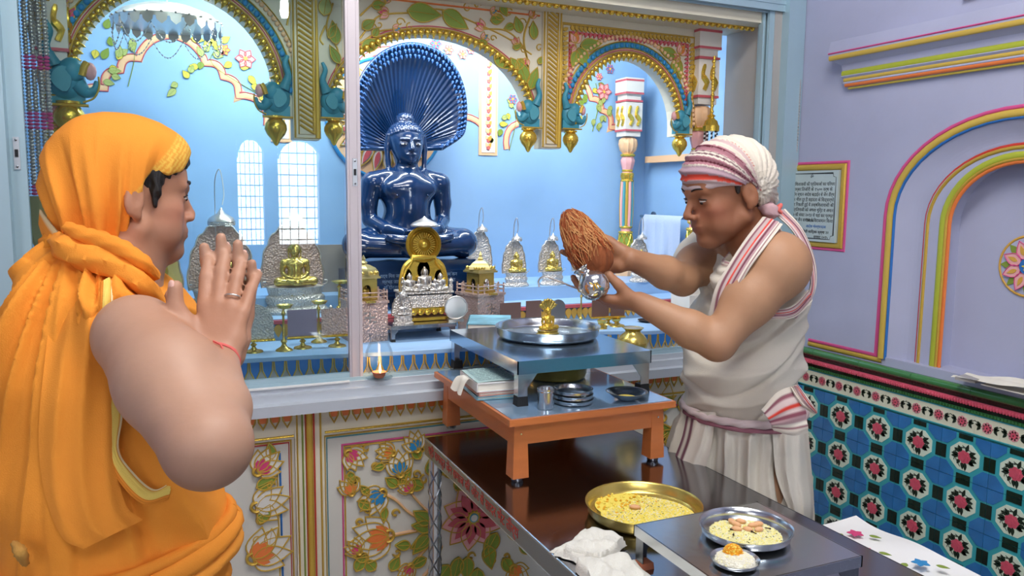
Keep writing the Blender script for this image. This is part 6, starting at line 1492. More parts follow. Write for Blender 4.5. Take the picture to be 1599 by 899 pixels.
def hand_prims(S, wrist, yd, zd, flip=1, sc=1.0, curl=(.3, .3, .3, .35), spread=0.06, thumb=(.8, .35, .2), kf=.0028, sp_off=(0, 0, 0, 0), out=None, rs=1.0):
    """wrist at origin, fingers along yd, back of hand towards zd, thumb on the +x side (flip mirrors)"""
    Y = Vector(yd).normalized(); Z = Vector(zd); Z = (Z-Y*Z.dot(Y)).normalized(); X = Y.cross(Z)*flip
    def T(x, y, z): return Vector(wrist)+(X*x+Y*y+Z*z)*sc
    bx = (.027, .0085, -.0105, -.0285); by = (.086, .090, .085, .076); ln = ((.043, .025, .021), (.048, .029, .022), (.044, .027, .022), (.034, .020, .019)); rr_ = [q*rs for q in (.0098, .0100, .0096, .0085)]
    s = Sculpt(); ends = []
    for i in range(4):
        s.cone(T(bx[i]*.45, .008, 0), T(bx[i]*.95, by[i]-.006, .001), .0150*sc, .0112*sc, .010*sc)
    s.ell(T(.020, .035, -.008), (.016*sc,)*3, k=.012*sc); s.ell(T(-.020, .030, -.006), (.015*sc,)*3, k=.012*sc)
    for i in range(4):
        p = Vector((bx[i], by[i]-.008, 0)); a = spread*(1.5-i)+sp_off[i]; c = 0; r = rr_[i]
        for j in range(3):
            c += curl[i]*(1.0, 1.15, .8)[j]; d = Vector((math.sin(a)*math.cos(c), math.cos(a)*math.cos(c), -math.sin(c))); q = p+d*(ln[i][j]+(.008 if j == 0 else 0))
            s.cone(T(*p), T(*q), r*sc*(1.06 if j else 1.0), r*.90*sc, kf*sc); p = q; r *= .90
        ends.append((T(*p), (X*d.x+Y*d.y+Z*d.z), Z*math.cos(c)+Y*math.sin(c), r*sc))
    a1, a2, tz = thumb; p = Vector((.022, .022, -.006)); r = .0145*rs
    for j, (L, aa) in enumerate(((.040, a1), (.032, a1*.8+a2*.2), (.027, a2))):
        d = Vector((math.sin(aa), math.cos(aa), -tz)).normalized(); q = p+d*L; s.cone(T(*p), T(*q), r*sc, r*.86*sc, (.010, .006, .003)[j]*sc); p = q; r *= .86
    ends.append((T(*p), (X*d.x+Y*d.y+Z*d.z), (Z*.8+X*.5), r*sc))
    S.p += s.p; 
    if out is not None: out += ends
    return T
def nails(parent, ends, name='fingernail'):
    for p, d, n, r in ends:
        n = (n-d*n.dot(d)).normalized(); x = d.cross(n); g = G(); c = p+d*r*.15
        g.ell(c+n*r*.62, (r*.62, r*.85, r*.34), 10, 6, rot=Matrix((x, d, n)).transposed()); g.build(name, 'nail', parent, 60, world=True)
mat('nail', '#d9ab9c', .3); mat('skin_lip', '#9a5a50', .4)
def eyes(parent, M, look=(1, 0, -.1), lid=.0):
    s = M.to_scale()[0]
    for y in (-1, 1):
        c = M @ Vector((.0775, y*.0315, -.001)); Q = M.to_3x3().normalized(); g = G(); g.ell(c, (.0118*s, .0122*s, .0036*s), 16, 12, rot=Q); e = g.build('eye', 'eyewhite', parent, 60, world=True)
        d = (Q @ Vector(look)).normalized(); g = G(); g.ell(c+d*.0098*s, (.0032*s, .0050*s, .0036*s), 12, 8, rot=Q); g.build('iris', 'iris', e, 60, world=True)
        g = G(); pts = [M @ Vector((.0775+.0120*math.cos(t), y*.0315+.0135*math.sin(t), .0045*math.cos(t)+.0005)) for t in np.linspace(-1.35, 1.35, 11)]; g.tube(pts, .0012*s, 6); g.build('eyelashes', 'hair', parent, 60, world=True)
mat('eyewhite', '#d8d0c8', .15); mat('iris', '#20130d', .1)
def brows(parent, M, w=1.0):
    s = M.to_scale()[0]
    for y in (-1, 1):
        g = G(); pts = [M @ Vector(p) for p in ((.0965, y*.012, .0235), (.0955, y*.024, .0285), (.0885, y*.038, .029), (.078, y*.049, .0235))]; g.tube(cat_rom(pts, 4), [.0015*s*w]+[.0030*s*w]*8+[.0022*s]*3+[.0008*s], 6, flat=.75); g.build('eyebrow', 'hair', parent, 60, world=True)
def local(M, P): Mi = np.array(M.inverted()); return P@Mi[:3, :3].T+Mi[:3, 3]
LUT = lambda h: np.array(lin(h))
def skin_col(P, N, M, base, face, lip, stubble=.25, hands=()):
    col = np.tile(LUT(base), (len(P), 1)); L = local(M, P); hd = np.clip(1-np.maximum(0, np.linalg.norm(L, axis=1)-.13)/.05, 0, 1); col = mixc(col, LUT(face), hd)
    inh = np.linalg.norm(L, axis=1) < .16
    lipm = np.exp(-((L[:, 2]+.0655)/.0085)**2)*np.exp(-(L[:, 1]/.019)**4)*(L[:, 0] > .082)*inh; col = mixc(col, LUT(lip), lipm*.75)
    st = np.clip((-.040-L[:, 2])/.02, 0, 1)*np.clip((L[:, 0]+.005)/.03, 0, 1)*inh*stubble*(1-lipm); col = mixc(col, LUT('#5a463c'), st*.55)
    ck = np.exp(-(((L-np.array([.07, 0, -.03]))/np.array([.03, 1, .02]))**2).sum(1))*inh; col = mixc(col, LUT('#b8655a'), ck*.22)
    es = np.exp(-((L[:, 2]+.000)/.014)**2)*np.exp(-((np.abs(L[:, 1])-.031)/.018)**2)*(L[:, 0] > .05)*inh; col = mixc(col, LUT('#5d3a2c'), es*.28)
    for c, r in hands: col = mixc(col, LUT(face), np.clip(1.15-np.linalg.norm(P-np.array(c[:]), axis=1)/r, 0, 1))
    return col
# ------------------------------------------------------------ the man in orange (left)
Lm = thing('person', 'man in an orange robe and head cloth praying with palms together, seen from behind', 'person', (V(170, 640, 1.36).x, V(170, 640, 1.36).y, 0))
th = R(52); fdir = rH*math.sin(th)+aH*math.cos(th); hc = V(203, 306, 1.42)
HM = frame_from(hc, fdir-UP*.03, UP, 1.0)
B = Sculpt(); add_head(B, HM, .98, fat=.008)
neckb = V(160, 425, 1.40)
B.chain([HM@Vector((-.025, 0, -.04)), HM@Vector((-.03, 0, -.11)), V(178, 420, 1.40)], [.056, .058, .072], .03)
ct = V(165, 560, 1.37)
def off_(p, r=0, a=0, z=0): return p+rH*r+aH*a+UP*z
sdir = (rH*math.cos(th)*1.0 - aH*math.sin(th))            # towards his right shoulder (near)
RS, RE, RW = V(214, 520, 1.20), V(322, 698, 1.045), V(343, 558, 1.20)
LS, LE, LW = off_(ct, -.01, .17, .02), V(285, 700, 1.50), V(352, 558, 1.245)
B.ell(off_(ct, -.025, .01, -.03), (.11, .15, .155), rot=Matrix.Rotation(-YAW, 3, 'Z'), k=.05); B.ell(off_(ct, .01, 0, -.24), (.155, .17, .19), rot=Matrix.Rotation(-YAW, 3, 'Z'), k=.05); B.ell(off_(ct, .0, 0, -.40), (.14, .17, .13), rot=Matrix.Rotation(-YAW, 3, 'Z'), k=.05)
B.chain([V(172, 450, 1.40), off_(RS, -.02, .05, -.01)], [.050, .050], .03); B.chain([V(178, 420, 1.40), LS], [.06, .06], .04)
# right arm (near, bare)
mid = RS.lerp(RE, .45)+rH*.006
B.chain([off_(RS, .004, .0, -.01), mid, RE], [.062, .072, .053], .02); B.sph(off_(RS, -.008, .01, -.004), .058, .02); B.ell(off_(RE, .004, -.0, .004), (.054, .054, .050), k=.02)
fm = RE.lerp(RW, .40)+rH*.006
B.chain([RE, fm, RW], [.050, .045, .027], .016)
# left arm, farther, under the robe then bare
B.chain([LS, LE], [.065, .048], .03); B.chain([LE, LE.lerp(LW, .4), LW], [.046, .042, .026], .016)
hl = []; hm = V(362, 383, 1.250); yd = (V(352, 440, 1.240)-RW)
hand_prims(B, RW-yd.normalized()*.004, yd, -aH*1.0+rH*.10, flip=-1, sc=1.06, rs=1.13, curl=(.15, .16, .18, .22), spread=.02, thumb=(.70, -.02, -.35), sp_off=(.03, .0, -.05, -.12), out=hl)
hl2 = []; hand_prims(B, LW-yd.normalized()*.004+UP*.0, yd, aH*1.0-rH*.10, flip=1, sc=1.06, rs=1.1, curl=(.15, .16, .18, .20), spread=.07, thumb=(.8, .40, .05), out=hl2)
# hips and legs under the wrap
hip = off_(ct, 0, 0, -.52)
for s_ in (-1, 1):
    a = off_(hip, 0, s_*.085, 0); k_ = Vector((a.x+fdir.x*.02, a.y+fdir.y*.02, .47)); an = Vector((a.x, a.y, .08)); B.chain([a, k_, an], [.095, .062, .042], .04); B.cone(Vector((an.x, an.y, .035))-fdir*.03, Vector((an.x, an.y, .025))+fdir*.16, .034, .024, .02)
Vt, F = B.mesh(.0042, smooth=1); N = normals(Vt, F)
col = skin_col(Vt, N, HM, '#b58d75', '#ab795e', '#965549', .5, [(RW+yd.normalized()*.08, .13)])
col = mixc(col, LUT('#7d5546'), gauss(Vt, off_(RE, 0, 0, -.025), (.07, .07, .055))*.75)  # brown elbow skin, with the shade under the arm painted in
body1 = mesh_obj('body', Vt, F, 'skin', Lm, col)
nails(Lm, hl); eyes(Lm, HM, (1, 0, -.12)); brows(Lm, HM, 1.1)
# hair: side hair in front of the ear and fringe
Hh = Sculpt(HM); Hh.ell((-.010, 0, .046), (.100, .0765, .084), k=.01); Hh.ell((.030, 0, .062), (.070, .070, .056), k=.02)
Hh.p[-1:] = Hh.p[-1:]
for y in (-1, 1): Hh.chain([(.030, y*.067, .040), (.027, y*.0715, .010), (.024, y*.0725, -.016)], [.011, .008, .004], .006)
Hh.chain([(-.045, -.062, -.01), (-.048, -.056, -.05)], [.014, .009], .01); Hh.chain([(-.045, .062, -.01), (-.048, .056, -.05)], [.014, .009], .01)
Hh.ell((.088, 0, .016), (.050, .075, .038), k=.012, op=-1)
Hh.half((0, 0, .012), (.35, 0, -1)) if False else None
Hh.ell((-.01, 0, -.085), (.14, .11, .085), k=.004, op=-1) if False else None
for y in (-1, 1): Hh.ell((-.012, y*.082, -.014), (.025, .030, .040), k=.005, op=-1); Hh.cone((.000, y*.07, -.05), (-.03, y*.07, -.06), .03, .03, .006, -1)
for y in (-1, 1): Hh.ell((.066, y*.070, -.018), (.034, .030, .038), k=.006, op=-1)
Hv, Hf = Hh.mesh(.003, smooth=1); Nn = normals(Hv, Hf); Lh = local(HM, Hv); q = np.sin(Lh[:, 0]*420+Lh[:, 2]*160)*.0010; Hv = Hv+Nn*q[:, None]
mesh_obj('hair', Hv, Hf, 'hair', Lm)
# head cloth
HC = Sculpt(); 
def Pc(px, py, d): return V(px, py, d)
hk = HM@Vector((-.035, 0, .035))
S2 = Sculpt(HM); S2.ell((-.020, 0, .046), (.106, .090, .098), k=.03); S2.ell((.024, 0, .070), (.082, .080, .062), k=.03)
S2.ell((-.052, .0, -.02), (.060, .082, .10), k=.04); HC.p += S2.p
HC.chain([HM@Vector((-.055, 0, -.03)), V(150, 395, 1.39)], [.080, .058], .04); HC.ell(V(155, 288, 1.41), (.082, .09, .098), rot=Matrix.Rotation(-YAW, 3, 'Z'), k=.05); HC.ell(V(152, 392, 1.385), (.052, .080, .04), rot=Matrix.Rotation(-YAW, 3, 'Z'), k=.03)
S3 = Sculpt(HM); S3.ell((.080, 0, -.052), (.114, .16, .106), k=.006, op=-1)          # face opening
S3.half((.040, 0, .0), (.80, 0, -.62)) ; HC.p += S3.p
for s_ in (-1,): 
    S4 = Sculpt(HM); S4.ell((.044, -.085, -.066), (.062, .07, .104), k=.006, op=-1); HC.p += S4.p
Cv, Cf = HC.mesh(.0036, smooth=1); Nn = normals(Cv, Cf); L = local(HM, Cv)
down = np.clip((.075-L[:, 2])/.10, 0, 1); u = L[:, 0]*1.0-L[:, 1]*.35+.18*np.clip(-L[:, 2], -.05, 1)*(L[:, 0]+.03)/.1*.3
conv = np.arctan2(L[:, 0]+.045-L[:, 1]*.25, .26+L[:, 2]*.9); f_ = ridge(conv*52+np.sin(L[:, 2]*30)*.5)*.0070+ridge(conv*27+1.3+L[:, 2]*6)*.0095+crease(conv*41+np.sin(L[:, 2]*14))*.006; f_ *= np.clip((.105-L[:, 2])/.12, 0.05, 1)
Cv = Cv+Nn*f_[:, None]
cc = np.tile(LUT('#ec9436'), (len(Cv), 1)); e = (.80*(L[:, 0]-.040)-.62*L[:, 2])/1.012     # distance behind the front edge
eb_ = np.clip((e+.046)/.004, 0, 1)*(L[:, 2] > -.0); stripe = (np.sin(e*900) > 0)*.55; cc = mixc(cc, LUT('#e7c65c'), eb_*(.75)); cc = mixc(cc, LUT('#d9781c'), eb_*stripe)
mesh_obj('head_cloth', Cv, Cf, 'cloth_vc', Lm, cc)
# robe
TB = Sculpt(); RYA = Matrix.Rotation(-YAW, 3, 'Z')
TB.ell(off_(ct, -.022, .01, -.035), (.142, .19, .165), rot=RYA, k=.06); TB.ell(off_(ct, .00, 0, -.22), (.186, .205, .20), rot=RYA, k=.06); TB.ell(off_(ct, .010, 0, -.36), (.185, .20, .16), rot=RYA, k=.05)
TB.chain([V(158, 440, 1.38), LS], [.085, .085], .05); TB.chain([V(152, 438, 1.37), V(172, 492, 1.24)], [.075, .055], .05); TB.chain([LS, LE], [.082, .07], .04)
TB.ell(V(112, 492, 1.36), (.088, .14, .115), rot=RYA, k=.06); TB.chain([V(225, 520, 1.42), V(275, 610, 1.40)], [.05, .05], .05)
TB.ell(off_(ct, .03, 0, -.62), (.19, .215, .25), rot=RYA, k=.06); bz0 = off_(ct, .03, 0, -.8)
TB.cone(bz0, Vector((bz0.x, bz0.y, .20)), .20, .17, .06); TB.half((0, 0, .10), (0, 0, -1))
arm = Sculpt(); arm.chain([off_(RS, .03, -.03, .07), off_(RS, .010, -.03, -.02), mid, RE], [.066, .080, .086, .062], .02); arm.cone(RE, V(300, 780, 1.0), .07, .05, .02)
for q in arm.p: TB.p.append(q[:6]+(-1,)+q[7:])
Tv, Tf = TB.mesh(.0050, lo=None, smooth=1); Nn = normals(Tv, Tf)
rel = Tv-np.array(ct[:]); r_ = rel@np.array(rH[:]); a_ = rel@np.array(aH[:]); z_ = rel[:, 2]; phi = np.arctan2(a_, r_)
darm = arm.field(Tv[:, None, :].astype(np.float32))[:, 0]
upz = np.clip((z_+.36)/.10, 0, 1)
kn = V(112, 385, 1.30)-ct; al = np.arctan2(r_-rH.dot(kn)+.25*a_, kn.z+.06-z_); al = np.where(z_ < kn.z-.02, al, phi*.3)
fo = (ridge(al*40+.8*np.sin(z_*9))*.0085+ridge(al*17+1.3+z_*2)*.012+np.sin(al*95+z_*9)*.0012+crease(al*33+.9*np.sin(z_*6))*.010)*upz*np.clip((.22-z_)/.10, .35, 1)
wst = np.exp(-((z_+.40)/.06)**2); fo += wst*ridge((z_+.05*np.cos(phi-.5))*120)*.007
lowz = np.clip((-.44-z_)/.06, 0, 1); fo += (ridge(phi*13+z_*4)*.010+ridge(phi*27)*.004)*lowz
fo *= np.clip(darm/.03, .15, 1); Tv = Tv+Nn*fo[:, None]
tc_ = np.tile(LUT('#ee9636'), (len(Tv), 1)); dd = darm; bb = np.clip((.040-dd)/.003, 0, 1)*0; tc_ = mixc(tc_, LUT('#ecc85a'), bb*((dd < .026))*.9)
tc_ = mixc(tc_, LUT('#c96a18'), bb*((np.sin(dd*1150) > .1)*(dd > .022))*.6); tc_ = mixc(tc_, LUT('#e8d9a0'), bb*(dd < .004)*.8)
mesh_obj('robe', Tv, Tf, 'cloth_vc', Lm, tc_)
# shawl roll round the neck, loose knot end, waist sash, drape tails
def ccol(g, c): g.c = [lin(c)]*len(g.v)
def roll(name, pts, rad, col, twist=0, n=14, parent=Lm, mt='cloth_vc', rid=5, flat=1, amp=.16):
    P = cat_rom(pts, 8); N_ = len(P); rr_ = np.interp(np.linspace(0, 1, N_), np.linspace(0, 1, len(rad)), rad); g = G(); vs = []
    g.tube(P, list(rr_), n, flat=flat); k = 0
    V_ = [Vector(v) for v in g.v]
    for i in range(N_):
        for j in range(n):
            a = 2*PI*j/n; d = V_[i*n+j]-P[i]; V_[i*n+j] = P[i]+d*(1+amp*math.sin(rid*a+twist*i*.35))
    g.v = [tuple(v) for v in V_]; g.c = [lin(col)]*len(g.v); return g.build(name, mt, parent, 80, world=True)
def SR(S, pts, bias): return [surf(S, x, y, bias) for x, y in pts]
UN = Sculpt(); UN.p = TB.p+HC.p[:0]
UB = Sculpt(); UB.p = [q for q in TB.p if q[6] > 0]+[q for q in B.p if q[6] > 0][:0]
rp = SR(UB, [(100, 385), (125, 398), (158, 408), (190, 422), (218, 440), (240, 462)], .012); rp = [p-cF*.0 for p in rp]
roll('shawl_roll', [V(90, 374, 1.335)]+rp+[V(262, 492, 1.31)], [.014, .019, .021, .020, .018, .016, .013, .008], '#ec9436', 1)
roll('shawl_roll', [p+UP*.030+aH*.012 for p in rp], [.010, .014, .015, .014, .012, .008], '#e88f33', 2)
roll('shawl_knot', [V(74, 376, 1.34), V(88, 385, 1.32), V(104, 380, 1.31)], [.014, .021, .013], '#e08a2c', 2)
g = G(); top_ = [V(64, 326, 1.33), V(78, 345, 1.32), V(92, 362, 1.31), V(116, 388, 1.29)]; botm = [V(62, 350, 1.35), V(68, 368, 1.34), V(80, 384, 1.32), V(102, 390, 1.30)]
rowsA = [[a.lerp(b, t) for t in np.linspace(0, 1, 6)] for a, b in zip(cat_rom(top_, 5), cat_rom(botm, 5))]; g.sheet(rowsA); g.sheet([[p-cF*.004 for p in r] for r in rowsA]); g.c = [lin('#e9cf9a') if (i % 6) < 2 else lin('#ec9436') for i in range(len(g.v))]; g.build('shawl_end', 'cloth_vc', Lm, 80, world=True)
bzc = (bz0.x, bz0.y)
def sash(z, rad, tl, tw, col):
    P = ringsurf(UB, bzc, z, 26, .004, tilt=lambda a: tl*math.cos(a+YAW)); P.append(P[0]); roll('waist_sash', P, [rad]*2, col, tw*.4, rid=4, amp=.07)
sash(ct.z-.345, .020, .030, 1, '#ec9436'); sash(ct.z-.382, .017, .038, 2, '#f09c3e'); sash(ct.z-.316, .011, .020, 2, '#e88f33')
roll('sash_knot', [surf(UB, 22, 848, .02), surf(UB, 32, 862, .035), surf(UB, 40, 880, .02)], [.005, .009, .005], '#c08f48', 3)
def drape(name, S, A_, B_, colf, bias=.006, nb=22, n=10, wob=.003, bul=.010, parent=Lm, th=.003, ramp=0):
    a = cat_rom([(x, y, 0) for x, y in A_], n); b = cat_rom([(x, y, 0) for x, y in B_], n); g = G(); rows = []; cs = []
    for i, (p, q) in enumerate(zip(a, b)):
        r = []; 
        uu_ = i/(len(a)-1); bb_ = bias*min(1, uu_*3)-ramp*max(0, 1-uu_*5)
        for k, t in enumerate(np.linspace(0, 1, nb)):
            m = p.lerp(q, t); w = surf(S, m.x, m.y, bb_+bul*min(1, uu_*3+(1-min(1, ramp*1e3)))*math.sin(PI*t)) if k % 3 == 0 or k == nb-1 else None; r.append((m, w)); cs.append(lin(colf(t, i/(len(a)-1))))
        ds = [((w-CAM).dot(cF)) if w is not None else None for m, w in r]; ks = [k for k in range(nb) if ds[k] is not None]; dd_ = np.interp(range(nb), ks, [ds[k] for k in ks])
        rows.append([V(m.x, m.y, float(dd_[k])-wob*(1-abs(math.sin(k/nb*9+i*.06)))) for k, (m, w) in enumerate(r)])
    # settle depths along the length
    D = np.array([[(x-CAM).dot(cF) for x in r] for r in rows])
    for _ in range(3): D[1:-1] = (D[:-2]+2*D[1:-1]+D[2:])/4
    rows = [[CAM+(x-CAM)*(float(D[i][k])/max(1e-6, (x-CAM).dot(cF))) for k, x in enumerate(r)] for i, r in enumerate(rows)]
    g.sheet(rows, col=cs); g.sheet([[x+cF*th for x in r] for r in rows], col=cs); return g.build(name, 'cloth_vc', parent, 80, world=True)
drape('hanging_fold', UB, [(84, 450), (70, 560), (60, 680), (70, 770), (96, 838), (130, 857)], [(160, 450), (168, 540), (174, 640), (180, 730), (196, 790), (222, 812)], lambda t, u: '#ee9638', .010, bul=.012, wob=.008, ramp=.02)
def bcol(t, u):
    if t < .30: return '#ec9436' if int(t*50) % 3 else '#c9701f'
    return '#e9c966' if t < .86 else ('#f0dfae' if t > .94 else '#dca045')
US = Sculpt(); US.p = UB.p
drape('robe_border', TB, [(156, 440), (152, 520), (152, 600), (158, 660), (166, 710), (186, 752), (222, 786), (262, 780)], [(175, 430), (176, 500), (190, 590), (190, 650), (184, 700), (202, 732), (238, 764), (268, 752)], bcol, .010, nb=40, bul=.004, wob=.0006, n=8)
# red thread on the wrist and silver ring
wd = (RW-RE).normalized(); wx = wd.cross(cF).normalized(); wy = wd.cross(wx)
mat('thread', '#d2605a', .7)
for k, z in enumerate((-.012, -.004, .0)):
    g = G(); c = RW+wd*z; g.tube([c+wx*(.0300*math.cos(a))+wy*(.0300*math.sin(a))+wd*(.006*math.sin(a+k)) for a in np.linspace(0, 2*PI, 25)[:-1]], .0014, 6, closed=True); g.build('wrist_thread', 'thread', Lm, 60, world=True)
g = G(); c = RW+wd*(-.004); g.tube(cat_rom([V(333, 532, 1.175), V(346, 540, 1.170), V(346, 556, 1.165), V(334, 572, 1.160), V(331, 580, 1.160)], 6), .0015, 6); g.build('thread_end', 'thread', Lm, 60, world=True)
yh = yd.normalized(); mf = RW-yh*.004; Zb = (-aH+rH*.1); Zb = (Zb-yh*Zb.dot(yh)).normalized(); Xb = -yh.cross(Zb)
rc = mf+(Xb*(-.0105-.002)+yh*(.085+.010))*1.06; g = G(); g.tube([rc+Xb*.0116*math.cos(a)+Zb*.0116*math.sin(a)+yh*(.0015*math.cos(a)) for a in np.linspace(0, 2*PI, 25)[:-1]], .0016, 6, closed=True); g.build('silver_ring', 'silver', Lm, 60, world=True)
# ------------------------------------------------------------ the priest (right)
Pm = thing('person', 'priest in a striped turban and white wrap pouring from a silver pot', 'person', (V(1165, 640, 2.06).x, V(1165, 640, 2.06).y, 0))
th2 = R(70); pf = -rH*math.sin(th2)-aH*math.cos(th2); phc = V(1131, 300, 1.97)
PM = frame_from(phc, pf*math.cos(R(14))-UP*math.sin(R(14)), UP+rH*.03, 1.04)
C = Sculpt(); add_head(C, PM, 1.05, fat=.004)
pct = V(1168, 500, 2.12); PR = Matrix.Rotation(-YAW+R(-30), 3, 'Z')
C.chain([PM@Vector((-.03, 0, -.03)), PM@Vector((-.045, 0, -.10)), V(1188, 392, 2.05)], [.054, .056, .066], .03)
C.ell(pct, (.105, .155, .17), rot=Matrix.Rotation(-YAW+R(30), 3, 'Z'), k=.05)
def PO(p, f=0, l=0, z=0): 
    fl = pf.normalized(); ll = UP.cross(fl); return p+fl*f+ll*l+UP*z
C.p.pop(); RQ = Matrix((pf.normalized(), UP.cross(pf).normalized(), UP)).transposed()
C.ell(PO(pct, 0, 0, .02), (.105, .150, .17), rot=RQ, k=.05); C.ell(PO(pct, .015, 0, -.16), (.120, .140, .15), rot=RQ, k=.05); C.ell(PO(pct, -.01, 0, -.32), (.12, .150, .13), rot=RQ, k=.05)
PS, PE, PW = V(1212, 412, 1.86), V(1120, 535, 1.83), V(998, 472, 1.86)
QS, QE, QW = V(1105, 395, 2.20), V(1066, 436, 2.04), V(984, 404, 1.93)
C.chain([V(1186, 392, 2.02), PS], [.055, .055], .04); C.chain([V(1180, 392, 2.05), QS], [.055, .052], .04)
pm = PS.lerp(PE, .45); C.sph(PS+Vector((0, 0, -.01)), .074, .04); C.chain([PS, pm, PE], [.070, .058, .040], .03); C.chain([PE, PE.lerp(PW, .33), PW], [.041, .042, .0255], .018)
C.chain([QS, QS.lerp(QE, .5), QE], [.056, .050, .040], .03); C.chain([QE, QE.lerp(QW, .35), QW], [.041, .040, .0255], .018)
ph1, ph2 = [], []
# near (left) hand under the pot: palm up towards the pot, fingers wrapped below
yd1 = V(940, 470, 1.885)-PW; hand_prims(C, PW+yd1.normalized()*-.004, yd1, -UP*.85-aH*.35-rH*.1, flip=1, sc=.98, curl=(.28, .34, .40, .45), spread=.03, thumb=(.55, .10, .75), out=ph1)
# far (right) hand steadying the coconut from the right, fingers behind
yd2 = V(928, 408, 1.965)-QW; hand_prims(C, QW+yd2.normalized()*-.004, yd2, aH*.85-UP*.35, flip=-1, sc=.98, curl=(.30, .40, .50, .55), spread=.04, thumb=(.62, .30, .25), out=ph2)
ph = PO(pct, -.01, 0, -.42)
for s_ in (-1, 1):
    a = PO(ph, 0, s_*.085, 0); k_ = Vector((a.x, a.y, .47))+pf*.02; an = Vector((a.x, a.y, .08)); C.chain([a, k_, an], [.090, .060, .040], .04); C.cone(Vector((an.x, an.y, .035))-pf*.03, Vector((an.x, an.y, .025))+pf*.16, .033, .024, .02)
Vt, F = C.mesh(.0042, smooth=1); N = normals(Vt, F)
col = skin_col(Vt, N, PM, '#ad8262', '#936043', '#7a4238', .18, [(PW+yd1.normalized()*.08, .13), (QW+yd2.normalized()*.08, .13)])
col = mixc(col, LUT('#8a5a40'), gauss(Vt, PE+Vector((0, 0, -.02)), (.05, .05, .04))*.6); mesh_obj('body', Vt, F, 'skin', Pm, col); nails(Pm, ph1[4:]); nails(Pm, ph2[4:]); eyes(Pm, PM, (1, 0, -.45)); brows(Pm, PM, .9)
Hh = Sculpt(PM)
Hh.ell((-.030, 0, .010), (.082, .0785, .078), k=.01); Hh.ell((.075, 0, -.03), (.088, .12, .105), k=.01, op=-1)
for y in (-1, 1): Hh.ell((-.012, y*.08, -.012), (.024, .03, .040), k=.006, op=-1); Hh.cone((.010, y*.0700, .030), (.012, y*.0715, .004), .009, .005, .006)
Hv, Hf = Hh.mesh(.0032, smooth=1); mat('hair_grey', '#2c2623', .6); mesh_obj('hair', Hv, Hf, 'hair_grey', Pm)
# turban
T = Sculpt(PM); T.ell((-.010, 0, .052), (.110, .092, .078), k=.03); T.ell((-.055, 0, .015), (.075, .086, .075), k=.03); T.chain([(-.06, .02, -.01), (-.125, .0, -.045)], [.055, .022], .03)
T.half((.095, 0, .026), (.30, 0, -1), .006); T.p.insert(0, T.p.pop(0))
S5 = Sculpt(PM); S5.ell((-.005, .10, -.030), (.036, .050, .052), k=.006, op=-1); S5.ell((-.005, -.10, -.030), (.036, .050, .052), k=.006, op=-1)
T.p = [q for q in T.p if q[0] != 'h']; T.ell((.052, 0, -.070), (.112, .16, .104), k=.006, op=-1); T.p += S5.p
Uv, Uf = T.mesh(.0034, smooth=1); Nn = normals(Uv, Uf); L = local(PM, Uv)
# stripes run from the brow over the side to the knot behind
w_ = L[:, 2]-.030+.42*(L[:, 0]-.03)*(-1)*.35+1.6*np.maximum(0, .0-L[:, 0])*0; ang = np.arctan2(L[:, 2]+.004, L[:, 0]+.040)       # fan out from behind the ear
fan = (ang-.30)/1.30-.06*np.abs(L[:, 1])/.09+.05
fo = ridge(fan*64+L[:, 1]*10)*.0024+ridge(fan*29)*.0026; Uv = Uv+Nn*(fo*np.clip((L[:, 0]+.16)/.05, .3, 1))[:, None]
uc = np.tile(LUT('#d9cfc0'), (len(Uv), 1))
def sband(col, f, a, b, c, w=1): return mixc(col, LUT(c), ((f > a) & (f < b)).astype(float)*w)
uc = sband(uc, fan, -.9, -.02, '#e6dfd3'); uc = sband(uc, fan, .0, .11, '#b5a2a2'); uc = sband(uc, fan, .10, .165, '#d9503f'); uc = sband(uc, fan, .165, .27, '#a98f98'); uc = sband(uc, fan, .29, .40, '#a4737c'); uc = sband(uc, fan, .332, .354, '#5b2630'); uc = sband(uc, fan, .43, .452, '#6a4552'); uc = sband(uc, fan, .475, .492, '#7a5560'); uc = sband(uc, fan, .50, .62, '#a87780'); uc = sband(uc, fan, .572, .592, '#5b2630'); uc = sband(uc, fan, .68, .78, '#c3aaa8'); uc = sband(uc, fan, .80, .812, '#c05a50')
mesh_obj('turban', Uv, Uf, 'cloth_vc', Pm, uc)
def stripe_sheet(name, A_, B_, cols, thick=.006, nb=24, wob=.003, parent=Pm, na=10, bulge=.010):
    a = cat_rom([V(*p) for p in A_], na); b = cat_rom([V(*p) for p in B_], na); g = G(); rows = []; cs = []
    for i, (p, q) in enumerate(zip(a, b)):
        r = []
        for k, t in enumerate(np.linspace(0, 1, nb)):
            r.append(p.lerp(q, t)-cF*(bulge*math.sin(PI*t)+wob*math.sin(t*21+i*.12)))
            j = 0
            while j < len(cols)-1 and t > cols[j][0]: j += 1
            cs.append(lin(cols[j][1]))
        rows.append(r)
    g.sheet(rows, col=cs); g.sheet([[x+cF*thick for x in r] for r in rows], col=cs); return g.build(name, 'cloth_vc', parent, 80, world=True)
BC = [(.12, '#d9d0c4'), (.2, '#8d5a66'), (.34, '#c9b6b4'), (.42, '#d8483c'), (.52, '#c9b6b4'), (.6, '#7f4a58'), (.72, '#b8989c'), (.8, '#e4dccf'), (.86, '#7f4a58'), (1, '#d9cfc2')]
